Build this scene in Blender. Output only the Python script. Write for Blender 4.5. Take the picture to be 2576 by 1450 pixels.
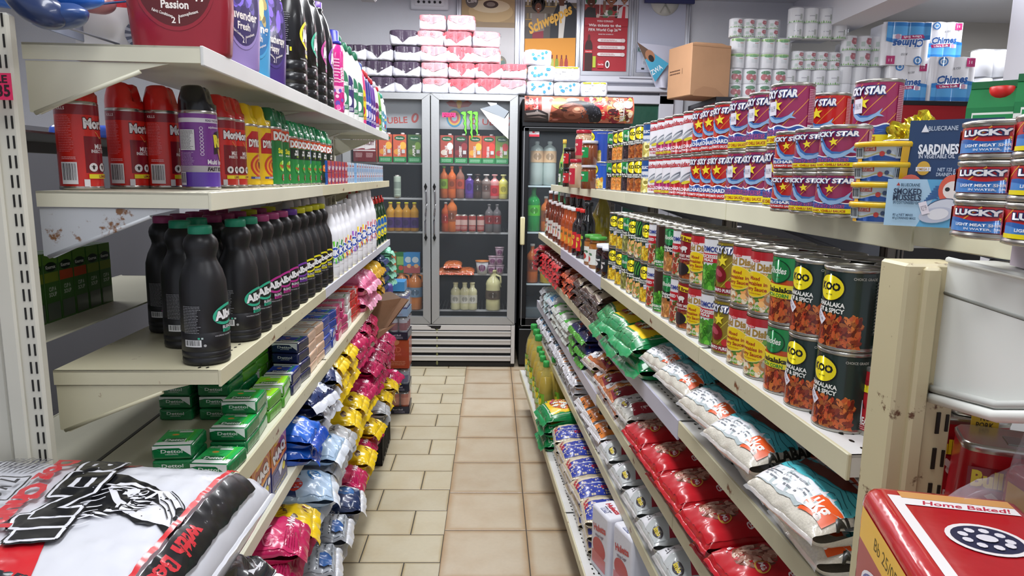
import bpy, bmesh, math, random
from mathutils import Vector, Matrix
PI=math.pi; sin=math.sin; cos=math.cos; rad=math.radians
for o in list(bpy.data.objects): bpy.data.objects.remove(o)
S=bpy.context.scene; COL=S.collection
rnd=random.Random(7)
# ---------------- camera
W,H=2576,1450
F_PX=1722.99; PITCH,ROLL,YAW=0.162669,0.0155649,0.0370391
CAM=Vector((0,0,1.45))
FW=Vector((sin(YAW)*cos(PITCH),cos(YAW)*cos(PITCH),-sin(PITCH)))
_r0=Vector((cos(YAW),-sin(YAW),0)); _u0=_r0.cross(FW)
RT=_r0*cos(ROLL)+_u0*sin(ROLL); UP=RT.cross(FW)
cd=bpy.data.cameras.new('camera'); cam=bpy.data.objects.new('camera',cd); COL.objects.link(cam)
cd.sensor_width=36; cd.lens=36*F_PX/W; cd.clip_start=.02; cd.clip_end=60
m=Matrix((RT,UP,-FW)).transposed().to_4x4(); m.translation=CAM; cam.matrix_world=m
S.camera=cam
# ---------------- light, world, exposure
S.view_settings.view_transform='Standard'; S.view_settings.look='None'
S.view_settings.gamma=1; S.view_settings.use_curve_mapping=False
S.view_settings.exposure=0.20
w=bpy.data.worlds.new('world'); S.world=w; w.use_nodes=True
bg=w.node_tree.nodes['Background']; bg.inputs[0].default_value=(.86,.9,1,1); bg.inputs[1].default_value=.56
def area(x,y,z,sx,sy,p,col=(.95,.97,1)):
    l=bpy.data.lights.new('ceiling_tube_light','AREA'); l.shape='RECTANGLE'; l.size=sx; l.size_y=sy; l.energy=p; l.color=col
    o=bpy.data.objects.new('ceiling_tube_light',l); o.location=(x,y,z); COL.objects.link(o); return o
area(-.1,.55,2.80,.28,1.3,22); area(-.1,2.3,2.80,.28,1.5,32); area(.15,4.5,2.80,1.8,.28,58)
area(2.6,3.6,2.80,1.2,.28,26); area(3.9,5.0,2.80,1.0,.28,22); area(-2.3,2.4,2.80,.28,1.4,22); area(1.6,.3,2.80,.28,1.2,18)
# ---------------- pixel helpers (2576x1450 photo -> places on real planes)
def ray(px,py): return RT*((px-W/2)/F_PX)-UP*((py-H/2)/F_PX)+FW
def onY(px,py,Y): q=ray(px,py); return CAM+q*(Y/q.y)
def onZ(px,py,z): q=ray(px,py); return CAM+q*((z-CAM.z)/q.z)
def projx(P):
    d=Vector(P)-CAM; return W/2+F_PX*d.dot(RT)/d.dot(FW)
LTH=rad(-1.23); RTH=rad(-2.44)
LO=Vector((-.503,1.27,0)); RO=Vector((.4538,.794,0))
def row(side,t,u,z):
    """t along the row, u from the front edge into the shelf (negative = towards the aisle)"""
    if side=='L':
        d=Vector((sin(LTH),cos(LTH),0)); n=Vector((-cos(LTH),sin(LTH),0)); o=LO
    else:
        d=Vector((sin(RTH),cos(RTH),0)); n=Vector((cos(RTH),-sin(RTH),0)); o=RO
    P=o+d*t+n*u; P.z=z; return P
def tpx(side,px,u,z):
    lo,hi=-.6,6
    for _ in range(40):
        mm=(lo+hi)/2; x=projx(row(side,mm,u,z))
        if (x<px)==(side=='L'): lo=mm
        else: hi=mm
    return mm
# ---------------- materials
def lin(c): c/=255; return c/12.92 if c<=.04045 else ((c+.055)/1.055)**2.4
def hexc(h): return tuple(lin(int(h[i:i+2],16)) for i in (0,2,4))+(1,)
_M={}
def M(hx,rough=.45,metal=0,coat=0,trans=0,alpha=1,bump=0,bscale=60,noise=0,nscale=8,emit=0,ior=1.45,spec=None):
    k=(hx,rough,metal,coat,trans,alpha,bump,bscale,noise,nscale,emit)
    if k in _M: return _M[k]
    m=bpy.data.materials.new('mat_'+hx); m.use_nodes=True; nt=m.node_tree; b=nt.nodes['Principled BSDF']
    b.inputs['Base Color'].default_value=hexc(hx); b.inputs['Roughness'].default_value=rough
    b.inputs['Metallic'].default_value=metal; b.inputs['IOR'].default_value=ior
    b.inputs['Coat Weight'].default_value=coat; b.inputs['Coat Roughness'].default_value=.08
    b.inputs['Transmission Weight'].default_value=trans; b.inputs['Alpha'].default_value=alpha
    if spec is not None: b.inputs['Specular IOR Level'].default_value=spec
    if emit: b.inputs['Emission Color'].default_value=hexc(hx); b.inputs['Emission Strength'].default_value=emit
    tc=None
    if bump or noise:
        tc=nt.nodes.new('ShaderNodeTexCoord')
    if bump:
        n=nt.nodes.new('ShaderNodeTexNoise'); n.inputs['Scale'].default_value=bscale; n.inputs['Detail'].default_value=3
        nt.links.new(tc.outputs['Object'],n.inputs['Vector'])
        bp=nt.nodes.new('ShaderNodeBump'); bp.inputs['Strength'].default_value=bump; bp.inputs['Distance'].default_value=.01
        nt.links.new(n.outputs['Fac'],bp.inputs['Height']); nt.links.new(bp.outputs[0],b.inputs['Normal'])
    if noise:
        n=nt.nodes.new('ShaderNodeTexNoise'); n.inputs['Scale'].default_value=nscale; n.inputs['Detail'].default_value=5
        nt.links.new(tc.outputs['Object'],n.inputs['Vector'])
        r=nt.nodes.new('ShaderNodeMapRange'); r.inputs[1].default_value=.35; r.inputs[2].default_value=.65
        r.inputs[3].default_value=1-noise; r.inputs[4].default_value=1+noise*.3
        nt.links.new(n.outputs['Fac'],r.inputs[0])
        mx=nt.nodes.new('ShaderNodeMix'); mx.data_type='RGBA'; mx.blend_type='MULTIPLY'; mx.inputs[0].default_value=1
        mx.inputs[6].default_value=hexc(hx); nt.links.new(r.outputs[0],mx.inputs[7]); nt.links.new(mx.outputs[2],b.inputs['Base Color'])
    _M[k]=m; return m
def P_(h): return M(h,.5)                 # print / paper
def G_(h): return M(h,.28,coat=.3)        # glossy print
def FILM(h,b=.5): return M(h,.22,coat=.5,bump=b,bscale=22)   # plastic bag film
STEEL=M('b9b6ae',.25,.9); STEEL2=M('9a9995',.35,.85)
def rusty(hx,rust='7a4a2a',amt=.62,scale=14):
    k=('rusty',hx,rust,amt,scale)
    if k in _M: return _M[k]
    m=bpy.data.materials.new('painted_steel'); m.use_nodes=True; nt=m.node_tree; b=nt.nodes['Principled BSDF']
    b.inputs['Roughness'].default_value=.42
    tc=nt.nodes.new('ShaderNodeTexCoord'); n=nt.nodes.new('ShaderNodeTexNoise'); n.inputs['Scale'].default_value=scale; n.inputs['Detail'].default_value=8; n.inputs['Roughness'].default_value=.65
    nt.links.new(tc.outputs['Object'],n.inputs['Vector'])
    cr=nt.nodes.new('ShaderNodeValToRGB'); e=cr.color_ramp.elements
    e[0].position=amt; e[0].color=hexc(hx); e[1].position=min(.99,amt+.05); e[1].color=hexc(rust)
    nt.links.new(n.outputs['Fac'],cr.inputs[0])
    n2=nt.nodes.new('ShaderNodeTexNoise'); n2.inputs['Scale'].default_value=2.5; n2.inputs['Detail'].default_value=4; nt.links.new(tc.outputs['Object'],n2.inputs['Vector'])
    r=nt.nodes.new('ShaderNodeMapRange'); r.inputs[1].default_value=.3; r.inputs[2].default_value=.7; r.inputs[3].default_value=.86; r.inputs[4].default_value=1.04
    nt.links.new(n2.outputs['Fac'],r.inputs[0])
    mx=nt.nodes.new('ShaderNodeMix'); mx.data_type='RGBA'; mx.blend_type='MULTIPLY'; mx.inputs[0].default_value=1
    nt.links.new(cr.outputs[0],mx.inputs[6]); nt.links.new(r.outputs[0],mx.inputs[7]); nt.links.new(mx.outputs[2],b.inputs['Base Color'])
    _M[k]=m; return m
CREAM=rusty('d8d5c0',amt=.70,scale=9); CREAM2=rusty('cfc9ab',amt=.64,scale=16); LIPW=rusty('d6d6d4',amt=.74,scale=12)
GREYW=M('c9c9d4',.4)
# ---------------- mesh builder
class MB:
    def __init__(s): s.bm=bmesh.new(); s.mats=[]; s.smooth=[]
    def mi(s,m):
        if m not in s.mats: s.mats.append(m)
        return s.mats.index(m)
    def face(s,vs,m,sm=False):
        try: f=s.bm.faces.new(vs)
        except ValueError: return None
        f.material_index=s.mi(m); f.smooth=sm; return f
    def quad(s,pts,m,sm=False): return s.face([s.bm.verts.new(p) for p in pts],m,sm)
    def box(s,c,d,m,bev=0,rot=None,seg=1):
        mt=Matrix.Translation(c)
        if rot is not None: mt=mt@(rot if isinstance(rot,Matrix) else Matrix.Rotation(rot,4,'Z'))
        r=bmesh.ops.create_cube(s.bm,size=1,matrix=mt@Matrix.Diagonal((*d,1)))
        vs=r['verts']; fs=set(f for v in vs for f in v.link_faces); i=s.mi(m)
        for f in fs: f.material_index=i
        if bev:
            es=set(e for v in vs for e in v.link_edges)
            rr=bmesh.ops.bevel(s.bm,geom=list(es),offset=bev,segments=seg,affect='EDGES',profile=.5)
            for f in rr['faces']: f.material_index=i; f.smooth=seg>1
        return s
    def box2(s,a,b,m,bev=0):
        return s.box([(a[i]+b[i])/2 for i in range(3)],[abs(b[i]-a[i]) for i in range(3)],m,bev)
    def lathe(s,prof,mats,n=24,c=(0,0,0),sq=0,sx=1,sy=1,cap=True,rot=0):
        """prof [(r,z)], mats one or a list per segment; sq -> squareness of the section; sx,sy stretch"""
        rings=[]
        for r,z in prof:
            ring=[]
            for k in range(n):
                a=2*PI*k/n+rot; ca,sa=cos(a),sin(a)
                if sq:
                    p=2+sq; q=(abs(ca)**p+abs(sa)**p)**(-1/p); 
                else: q=1
                ring.append(s.bm.verts.new((c[0]+r*ca*q*sx,c[1]+r*sa*q*sy,c[2]+z)))
            rings.append(ring)
        for i in range(len(rings)-1):
            m=mats[i] if isinstance(mats,list) else mats
            if m is None: continue
            for k in range(n):
                s.face([rings[i][k],rings[i][(k+1)%n],rings[i+1][(k+1)%n],rings[i+1][k]],m,True)
        if cap:
            m0=mats[0] if isinstance(mats,list) else mats; m1=mats[-1] if isinstance(mats,list) else mats
            if prof[0][0]>1e-4 and m0: s.face(rings[0][::-1],m0)
            if prof[-1][0]>1e-4 and m1: s.face(rings[-1],m1)
        return s
    def tube(s,pts,r,m,n=8,cap=True):
        pts=[Vector(p) for p in pts]; rings=[]
        for i,p in enumerate(pts):
            d=(pts[min(i+1,len(pts)-1)]-pts[max(i-1,0)]).normalized()
            a=d.cross(Vector((0,0,1))); 
            if a.length<.05: a=d.cross(Vector((1,0,0)))
            a.normalize(); b=d.cross(a); rr=r[i] if isinstance(r,(list,tuple)) else r
            rings.append([s.bm.verts.new(p+a*rr*cos(2*PI*k/n)+b*rr*sin(2*PI*k/n)) for k in range(n)])
        for i in range(len(rings)-1):
            for k in range(n): s.face([rings[i][k],rings[i+1][k],rings[i+1][(k+1)%n],rings[i][(k+1)%n]],m,True)
        if cap: s.face(rings[0],m); s.face(rings[-1][::-1],m)
        return s
    def prism(s,pts,dep,m,fn=None,side=None):
        """pts 2D outline (x,z) extruded along y 0..dep; fn maps (x,y,z)->co"""
        fn=fn or (lambda x,y,z:(x,y,z))
        a=[s.bm.verts.new(fn(x,0,z)) for x,z in pts]; b=[s.bm.verts.new(fn(x,dep,z)) for x,z in pts]
        s.face(a[::-1],m); s.face(b,m); k=len(pts)
        for i in range(k): s.face([a[i],a[(i+1)%k],b[(i+1)%k],b[i]],side or m)
        return s
    def grid(s,nx,ny,fn,m,sm=True,mf=None):
        v=[[s.bm.verts.new(fn(i/nx,j/ny)) for i in range(nx+1)] for j in range(ny+1)]
        for j in range(ny):
            for i in range(nx):
                mm=mf((i+.5)/nx,(j+.5)/ny) if mf else m
                s.face([v[j][i],v[j][i+1],v[j+1][i+1],v[j+1][i]],mm,sm)
        return s
    def apply(s,sheet,fn,gu=None,gv=None):
        sheet.put(s,fn,gu,gv); return s
    def obj(s,name,parent=None,loc=None,rz=0,fixn=False):
        if fixn: bmesh.ops.recalc_face_normals(s.bm,faces=s.bm.faces)
        me=bpy.data.meshes.new(name); s.bm.to_mesh(me); s.bm.free()
        for mm in s.mats: me.materials.append(mm)
        o=bpy.data.objects.new(name,me); COL.objects.link(o)
        if parent: o.parent=parent
        if loc is not None: o.location=loc
        o.rotation_euler.z=rz
        return o
# ---------------- flat artwork that is then laid on any surface
_TX={}
def textmesh(t,bold):
    k=(t,bold)
    if k in _TX: return _TX[k]
    c=bpy.data.curves.new('t','FONT'); c.body=t; c.resolution_u=2; c.size=1; c.offset=bold
    o=bpy.data.objects.new('t',c); COL.objects.link(o); me=bpy.data.meshes.new_from_object(o)
    vs=[(v.co.x,v.co.y) for v in me.vertices]; fs=[tuple(p.vertices) for p in me.polygons]
    bpy.data.objects.remove(o); bpy.data.curves.remove(c); bpy.data.meshes.remove(me)
    if not vs: vs=[(0,0)]
    x0=min(v[0] for v in vs); x1=max(v[0] for v in vs); _TX[k]=(vs,fs,x0,x1); return _TX[k]
class Sheet:
    def __init__(s): s.L=[]; s.n=1
    def add(s,vs,fs,m,same=False):
        s.L.append((vs,fs,m,s.n)); 
        if not same: s.n+=1
        return s
    def poly(s,pts,m): return s.add(pts,[tuple(range(len(pts)))],m)
    def rect(s,x0,y0,x1,y1,m): return s.poly([(x0,y0),(x1,y0),(x1,y1),(x0,y1)],m)
    def ell(s,cx,cy,rx,ry,m,n=20,rot=0):
        c,d=cos(rot),sin(rot); P=[]
        for k in range(n):
            x,y=rx*cos(2*PI*k/n),ry*sin(2*PI*k/n); P.append((cx+x*c-y*d,cy+x*d+y*c))
        return s.poly(P,m)
    def star(s,cx,cy,r,m,n=5,q=.42,rot=0):
        P=[]
        for k in range(2*n):
            a=PI/2+rot+PI*k/n; rr=r if k%2==0 else r*q; P.append((cx+rr*cos(a),cy+rr*sin(a)))
        vs=P+[(cx,cy)]; return s.add(vs,[(i,(i+1)%(2*n),2*n) for i in range(2*n)],m)
    def line(s,x0,y0,x1,y1,w,m):
        l=math.hypot(x1-x0,y1-y0) or 1; a,b=-(y1-y0)/l*w/2,(x1-x0)/l*w/2
        return s.poly([(x0-a,y0-b),(x1-a,y1-b),(x1+a,y1+b),(x0+a,y0+b)],m)
    def path(s,pts,w,m):
        for a,b in zip(pts,pts[1:]): s.line(*a,*b,w,m); s.n-=1
        s.n+=1; return s
    def band(s,x0,x1,f0,f1,m,n=16):
        """between two curves f0(x) (below) and f1(x)"""
        vs=[];fs=[]
        for i in range(n+1):
            x=x0+(x1-x0)*i/n; vs+=[(x,f0(x)),(x,f1(x))]
        for i in range(n): fs.append((2*i,2*i+2,2*i+3,2*i+1))
        return s.add(vs,fs,m)
    def text(s,t,cx,cy,h,m,w=None,bold=.02,rot=0,sh=0,arc=0,al='c'):
        vs,fs,x0,x1=textmesh(t,bold); sc=h/.72; wid=(x1-x0)*sc; sx=sc
        if w: sx=sc*w/wid; wid=w
        c,d=cos(rot),sin(rot); out=[]; xm=(x0+x1)/2 if al=='c' else (x0 if al=='l' else x1)
        for x,y in vs:
            X=(x-xm)*sx; Y=(y-.36)*sc; X+=sh*Y
            if arc: Y-=arc*X*X/(wid*wid/4+1e-9)*h
            out.append((cx+X*c-Y*d,cy+X*d+Y*c))
        return s.add(out,fs,m)
    def text2(s,t,cx,cy,h,m,mo,w=None,bold=.02,ob=.06,**k):
        s.text(t,cx,cy,h,mo,w=(w*1.03 if w else None),bold=bold+ob,**k); return s.text(t,cx,cy,h,m,w=w,bold=bold,**k)
    def lines(s,x0,y0,x1,y1,n,m,seed=1,fill=.5,rag=.25):
        r=random.Random(seed); dy=(y1-y0)/n
        for i in range(n):
            y=y1-(i+.5)*dy; x=x0
            L=(x1-x0)*(1-rag*r.random())
            while x<x0+L:
                wv=min((x1-x0)*r.uniform(.08,.22),x0+L-x); s.rect(x,y-dy*fill/2,x+wv*.88,y+dy*fill/2,m); s.n-=1; x+=wv
        s.n+=1; return s
    def bars(s,x0,y0,x1,y1,bgm,m,n=14,seed=3):
        s.rect(x0,y0,x1,y1,bgm); r=random.Random(seed); dx=(x1-x0)*.9/n
        for i in range(n):
            x=x0+(x1-x0)*.05+i*dx; s.rect(x,y0+(y1-y0)*.18,x+dx*r.choice((.25,.4,.65)),y1-(y1-y0)*.06,m); s.n-=1
        s.n+=1; return s
    def blobs(s,x0,y0,x1,y1,n,r0,r1,mats,seed=1,asp=1.0,inside=None,dk=None):
        r=random.Random(seed)
        if dk: s.rect(x0,y0,x1,y1,dk) if not inside else None
        for i in range(n):
            x=r.uniform(x0,x1); y=r.uniform(y0,y1)
            if inside and not inside(x,y): continue
            rr=r.uniform(r0,r1); m=mats[i%len(mats)]
            x=min(max(x,x0+rr),x1-rr) if not inside else x
            s.L.append(([(x+rr*asp*cos(2*PI*k/8)*cos(a)-rr*sin(2*PI*k/8)*sin(a),y+rr*asp*cos(2*PI*k/8)*sin(a)+rr*sin(2*PI*k/8)*cos(a)) for a in [r.uniform(0,PI)] for k in range(8)],[tuple(range(8))],m,s.n+(i%6)*.5))
        s.n+=4; return s
    def sticker(s,x,y,w=.02,h=.012,rot=.15,t=None):
        c,d=cos(rot),sin(rot)
        P=[(x+a*w/2*c-b*h/2*d,y+a*w/2*d+b*h/2*c) for a,b in((-1,-1),(1,-1),(1,1),(-1,1))]
        s.poly(P,P_('e6e2ee'))
        s.text(t or 'R16.99',x,y,h*.42,P_('777080'),w=w*.7,rot=rot,bold=0); return s
    def put(s,mb,fn,gu,gv):
        bm=bmesh.new(); eps=.00011
        for vs,fs,m,n in s.L:
            i=mb.mi(m); V=[bm.verts.new((x,y,n*eps)) for x,y in vs]
            for f in fs:
                try: ff=bm.faces.new([V[k] for k in f]); ff.material_index=i
                except ValueError: pass
        def cut(ax,g):
            if not g: return
            lo=min(v.co[ax] for v in bm.verts); hi=max(v.co[ax] for v in bm.verts)
            k=math.floor(lo/g)+1; no=Vector((1,0,0)) if ax==0 else Vector((0,1,0))
            while k*g<hi:
                bmesh.ops.bisect_plane(bm,geom=bm.verts[:]+bm.edges[:]+bm.faces[:],plane_co=no*(k*g),plane_no=no); k+=1
        # drop ngons that are concave: triangulate first
        bmesh.ops.triangulate(bm,faces=[f for f in bm.faces if len(f.verts)>4])
        cut(0,gu); cut(1,gv)
        mp={}
        for v in bm.verts: mp[v]=mb.bm.verts.new(fn(v.co.x,v.co.y,v.co.z+.00012))
        for f in bm.faces:
            try: nf=mb.bm.faces.new([mp[v] for v in f.verts]); nf.material_index=f.material_index; nf.smooth=bool(gu)
            except ValueError: pass
        bm.free()
def CYL(r,z0=0,sx=1,sy=1): return lambda u,v,o:((r+o)*sin(u/r)*sx,-(r+o)*cos(u/r)*sy,z0+v)
def FRONT(y,z0=0,x0=0): return lambda u,v,o:(x0+u,y-o,z0+v)
def BACKF(y,z0=0): return lambda u,v,o:(-u,y+o,z0+v)
def RIGHTF(x,z0=0,y0=0): return lambda u,v,o:(x+o,y0+u,z0+v)
def LEFTF(x,z0=0,y0=0): return lambda u,v,o:(x-o,y0-u,z0+v)
def TOPF(z): return lambda u,v,o:(u,v,z+o)
# ---------------- things
ORD=['nearest','second nearest','third nearest','fourth nearest','fifth nearest','sixth nearest','seventh nearest','eighth nearest','ninth nearest','tenth nearest','eleventh nearest','twelfth nearest','thirteenth nearest','fourteenth nearest','fifteenth nearest','sixteenth nearest','seventeenth nearest','eighteenth nearest','nineteenth nearest','twentieth nearest']
ALL=[]
def tag(o,label,cat,group=None,kind=None):
    if label: o['label']=label
    if cat: o['category']=cat
    if group: o['group']=group
    if kind: o['kind']=kind
    return o
def empty(name,loc=(0,0,0),rz=0):
    o=bpy.data.objects.new(name,None); COL.objects.link(o); o.location=loc; o.rotation_euler.z=rz; o.empty_display_size=.02; return o
def struct(mb,name,**k): o=mb.obj(name,**k); o['kind']='structure'; return o
def children(o): return KIDS.get(o,[])
KIDS={}
def child(mb,name,par,label=None):
    o=mb.obj(name,parent=par); KIDS.setdefault(par.name,[]).append(o.name)
    if label: o['label']=label
    return o
def dup(src,loc,rz,label=None,group=None,sc=None):
    r=src.copy(); COL.objects.link(r); r.location=loc
    if hasattr(rz,'__len__'): r.rotation_euler=rz
    else: r.rotation_euler=(0,0,rz)
    if sc: r.scale=sc if hasattr(sc,'__len__') else (sc,)*3
    if label: r['label']=label
    if group: r['group']=group
    def rec(a,b):
        for cn in KIDS.get(a.name,[]):
            c0=bpy.data.objects[cn]; c=c0.copy(); COL.objects.link(c); c.parent=b; KIDS.setdefault(b.name,[]).append(c.name); rec(c0,c)
    rec(src,r); return r
class Kind:
    """a product kind: built at first use, later copies share its meshes"""
    def __init__(s,fn,name,cat,desc,*a,**k): s.fn=fn; s.name=name; s.cat=cat; s.desc=desc; s.a=a; s.k=k; s.src=None; s.used=False
    def place(s,loc,rz,label=None,group=None,sc=None):
        if s.src is None:
            s.src=empty(s.name); s.src['category']=s.cat; s.fn(s.src,*s.a,**s.k)
        if not s.used:
            s.used=True; o=s.src; o.location=loc
            if hasattr(rz,'__len__'): o.rotation_euler=rz
            else: o.rotation_euler=(0,0,rz)
            if sc: o.scale=sc if hasattr(sc,'__len__') else (sc,)*3
        else: o=dup(s.src,loc,rz,None,None,sc)
        o['category']=s.cat
        if label: o['label']=label
        if group: o['group']=group
        return o
ROWS={}
def item(kind,side,px,u,z,where,tier='',rz=None,dz=0,sc=None,jit=.12,tilt=None,t=None,py=None):
    """put one product on a shelf; labels are settled once every place is known"""
    if t is None: t=tpx(side,px,u,z)
    if tilt: dz+=.8*(abs(tilt[0])*.12+abs(tilt[1])*.07)
    P=row(side,t,u,z+dz); base=(PI/2 if side=='L' else -PI/2)-(LTH if side=='L' else RTH)
    r=base+(rz if rz is not None else rnd.uniform(-jit,jit))
    if tilt: r=(tilt[0],tilt[1],r)
    o=kind.place(P,r,sc=sc); ROWS.setdefault((kind.desc,where,tier),[]).append((P.y,P.z,o)); return o
def settle():
    for (desc,where,tier),L in ROWS.items():
        L.sort(key=lambda a:(round(a[0],3),-a[1]))
        for i,(y,z,o) in enumerate(L):
            t=(tier.replace(' layer','').replace(' tier','')+' ') if tier else ''
            if len(L)==1: lb=f'{desc}, {t}{where}' if not tier else f'{desc}, {tier}, {where}'
            elif i==len(L)-1 and len(L)>3: lb=f'{desc}, {t}farthest {where}'
            else: lb=f'{desc}, {t}{ORD[min(i,19)]} {where}'
            o['label']=lb
            if len(lb.replace('-',' ').split())>16: print('LONG',lb)
            if len(L)>1: o['group']=f'{desc} {where}'
# =================== ROOM
YW=5.75
WALL=M('d6d7de',.6,bump=.12,bscale=120,noise=.03,nscale=3)
def tile_mat(name,w,h,x0,y0,off,base,edge,grout,edgew,var,gw=.0022):
    m=bpy.data.materials.new(name); m.use_nodes=True; nt=m.node_tree; L=nt.links; b=nt.nodes['Principled BSDF']
    def nd(op,a,b_=None,c=None):
        n=nt.nodes.new('ShaderNodeMath'); n.operation=op
        for i,v in enumerate((a,b_,c)):
            if v is None: continue
            if isinstance(v,(int,float)): n.inputs[i].default_value=v
            else: L.new(v,n.inputs[i])
        return n.outputs[0]
    tc=nt.nodes.new('ShaderNodeTexCoord'); sp=nt.nodes.new('ShaderNodeSeparateXYZ'); L.new(tc.outputs['Object'],sp.inputs[0])
    v=nd('DIVIDE',nd('SUBTRACT',sp.outputs[1],y0),h); r=nd('FLOOR',v)
    u=nd('ADD',nd('DIVIDE',nd('SUBTRACT',sp.outputs[0],x0),w),nd('MULTIPLY',nd('FLOORED_MODULO',r,2),off))
    fu=nd('FRACT',u); fv=nd('FRACT',v)
    du=nd('MULTIPLY',nd('MINIMUM',fu,nd('SUBTRACT',1,fu)),w); dv=nd('MULTIPLY',nd('MINIMUM',fv,nd('SUBTRACT',1,fv)),h)
    d=nd('MINIMUM',du,dv)
    n=nt.nodes.new('ShaderNodeTexNoise'); n.inputs['Scale'].default_value=7; n.inputs['Detail'].default_value=6; L.new(tc.outputs['Object'],n.inputs['Vector'])
    n3=nt.nodes.new('ShaderNodeTexNoise'); n3.inputs['Scale'].default_value=60; n3.inputs['Detail'].default_value=4; L.new(tc.outputs['Object'],n3.inputs['Vector'])
    mr=nt.nodes.new('ShaderNodeMapRange'); mr.interpolation_type='SMOOTHSTEP'; mr.inputs[1].default_value=0; mr.inputs[2].default_value=edgew; mr.inputs[3].default_value=1; mr.inputs[4].default_value=0; L.new(d,mr.inputs[0])
    ef=nd('MULTIPLY',nd('ADD',nd('MULTIPLY',mr.outputs[0],.9),nd('MULTIPLY',nd('SUBTRACT',n.outputs['Fac'],.42),1.3)),1); 
    cl=nt.nodes.new('ShaderNodeClamp'); L.new(ef,cl.inputs[0])
    mx=nt.nodes.new('ShaderNodeMix'); mx.data_type='RGBA'; mx.inputs[6].default_value=hexc(base); mx.inputs[7].default_value=hexc(edge); L.new(cl.outputs[0],mx.inputs[0])
    wn=nt.nodes.new('ShaderNodeTexWhiteNoise'); wn.noise_dimensions='2D'; cb=nt.nodes.new('ShaderNodeCombineXYZ'); L.new(nd('FLOOR',u),cb.inputs[0]); L.new(r,cb.inputs[1]); L.new(cb.outputs[0],wn.inputs['Vector'])
    vv=nd('ADD',nd('ADD',1-var,nd('MULTIPLY',wn.outputs[0],var*1.6)),nd('MULTIPLY',nd('SUBTRACT',n3.outputs['Fac'],.5),.12))
    m2=nt.nodes.new('ShaderNodeMix'); m2.data_type='RGBA'; m2.blend_type='MULTIPLY'; m2.inputs[0].default_value=1; L.new(mx.outputs[2],m2.inputs[6]); L.new(vv,m2.inputs[7])
    g=nd('LESS_THAN',d,gw); m3=nt.nodes.new('ShaderNodeMix'); m3.data_type='RGBA'; m3.inputs[7].default_value=hexc(grout); L.new(g,m3.inputs[0]); L.new(m2.outputs[2],m3.inputs[6]); L.new(m3.outputs[2],b.inputs['Base Color'])
    ro=nd('ADD',.28,nd('MULTIPLY',g,.5)); L.new(ro,b.inputs['Roughness'])
    bp=nt.nodes.new('ShaderNodeBump'); bp.inputs['Strength'].default_value=.5; bp.inputs['Distance'].default_value=.004
    m4=nt.nodes.new('ShaderNodeMapRange'); m4.inputs[2].default_value=.006; L.new(d,m4.inputs[0]); L.new(m4.outputs[0],bp.inputs['Height']); L.new(bp.outputs[0],b.inputs['Normal'])
    return m
XB=-.172
T1=tile_mat('floor_tiles_large',.3387,.3387,0,2.635,0,'c3b59e','ae9474','4e453b',.035,.06)
T2=tile_mat('floor_tiles_small',.306,.2035,.0-.135,2.60,.555,'c4bba2','b3a27e','3e3b36',.016,.05)
f=MB(); yb=7; 
f.quad([(0,-1.6,0),(5.2,-1.6,0),(5.2,yb,0),(0,yb,0)],T1); f.quad([(-4,-1.6,0),(0,-1.6,0),(0,yb,0),(-4,yb,0)],T2)
fo=struct(f,'floor'); fo.location=(XB-.0105,0,0); fo.rotation_euler.z=rad(-.35)
fo.data.materials[0]=T1
b=MB(); b.box2((-3.7,YW,0),(2.45,YW+.12,2.86),WALL); struct(b,'wall_back')
b=MB(); b.box2((-3.82,-1.6,0),(-3.7,YW+.12,2.86),WALL); struct(b,'wall_left')
b=MB(); b.box2((-3.82,-1.6,2.86),(5.2,YW+1.2,2.96),M('dcdce2',.6)); struct(b,'ceiling')
b=MB(); b.box2((2.45,-1.6,2.553),(2.70,YW,2.86),M('d6d6de',.6)); struct(b,'wall_right')
b=MB(); b.box2((2.45,YW+.5,0),(5.2,YW+.6,2.86),M('bdbab4',.6,noise=.04,nscale=2)); struct(b,'wall_annex')
b=MB(); b.box2((5.1,-1.6,0),(5.2,YW+.6,2.86),M('c2c0ba',.6)); struct(b,'wall_far_right')
b=MB(); b.box2((2.93,3.6,0),(3.5,3.95,2.86),M('d6d6de',.6)); b.box2((3.5,3.6,2.36),(5.1,3.95,2.86),M('d6d6de',.6)); struct(b,'trim_1')
# ledge and green hatch in the back wall
TR=M('cdced8',.4)
q0=onY(1545,262,YW); q1=onY(1655,262,YW)
b=MB(); x0,x1,zt=.85,q1.x,q0.z
b.box2((x0,YW-.02,1.0),(x1,YW,zt),M('1f5140',.5,bump=.2,bscale=30,noise=.15,nscale=4))
struct(b,'window_1')
b=MB()
b.box2((x1,YW-.05,.9),(x1+.12,YW,zt+.10),TR,.004); b.box2((x0-.1,YW-.05,zt),(x1+.12,YW,zt+.07),TR,.004)
b.box2((x0-.1,YW-.09,zt+.09),(x1+.24,YW,zt+.13),TR,.006); b.box2((x1+.12,YW-.03,.9),(x1+.2,YW,zt+.09),TR)
z2=onY(1640,205,YW).z
b.box2((.45,YW-.05,z2-.02),(2.2,YW,z2+.03),TR,.006); b.box2((.9,YW-.03,zt+.13),(2.3,YW,z2-.05),TR)
struct(b,'trim_2')
b=MB(); zc=onY(1700,200,YW).z; b.tube([(1.05,YW-.06,zc),(1.4,YW-.062,zc-.003),(1.9,YW-.06,zc-.03)],.006,M('c2c2cc'))
tag(b.obj('cable'),'thin white cable clipped along the ledge under the notice frames','cable')
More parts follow.
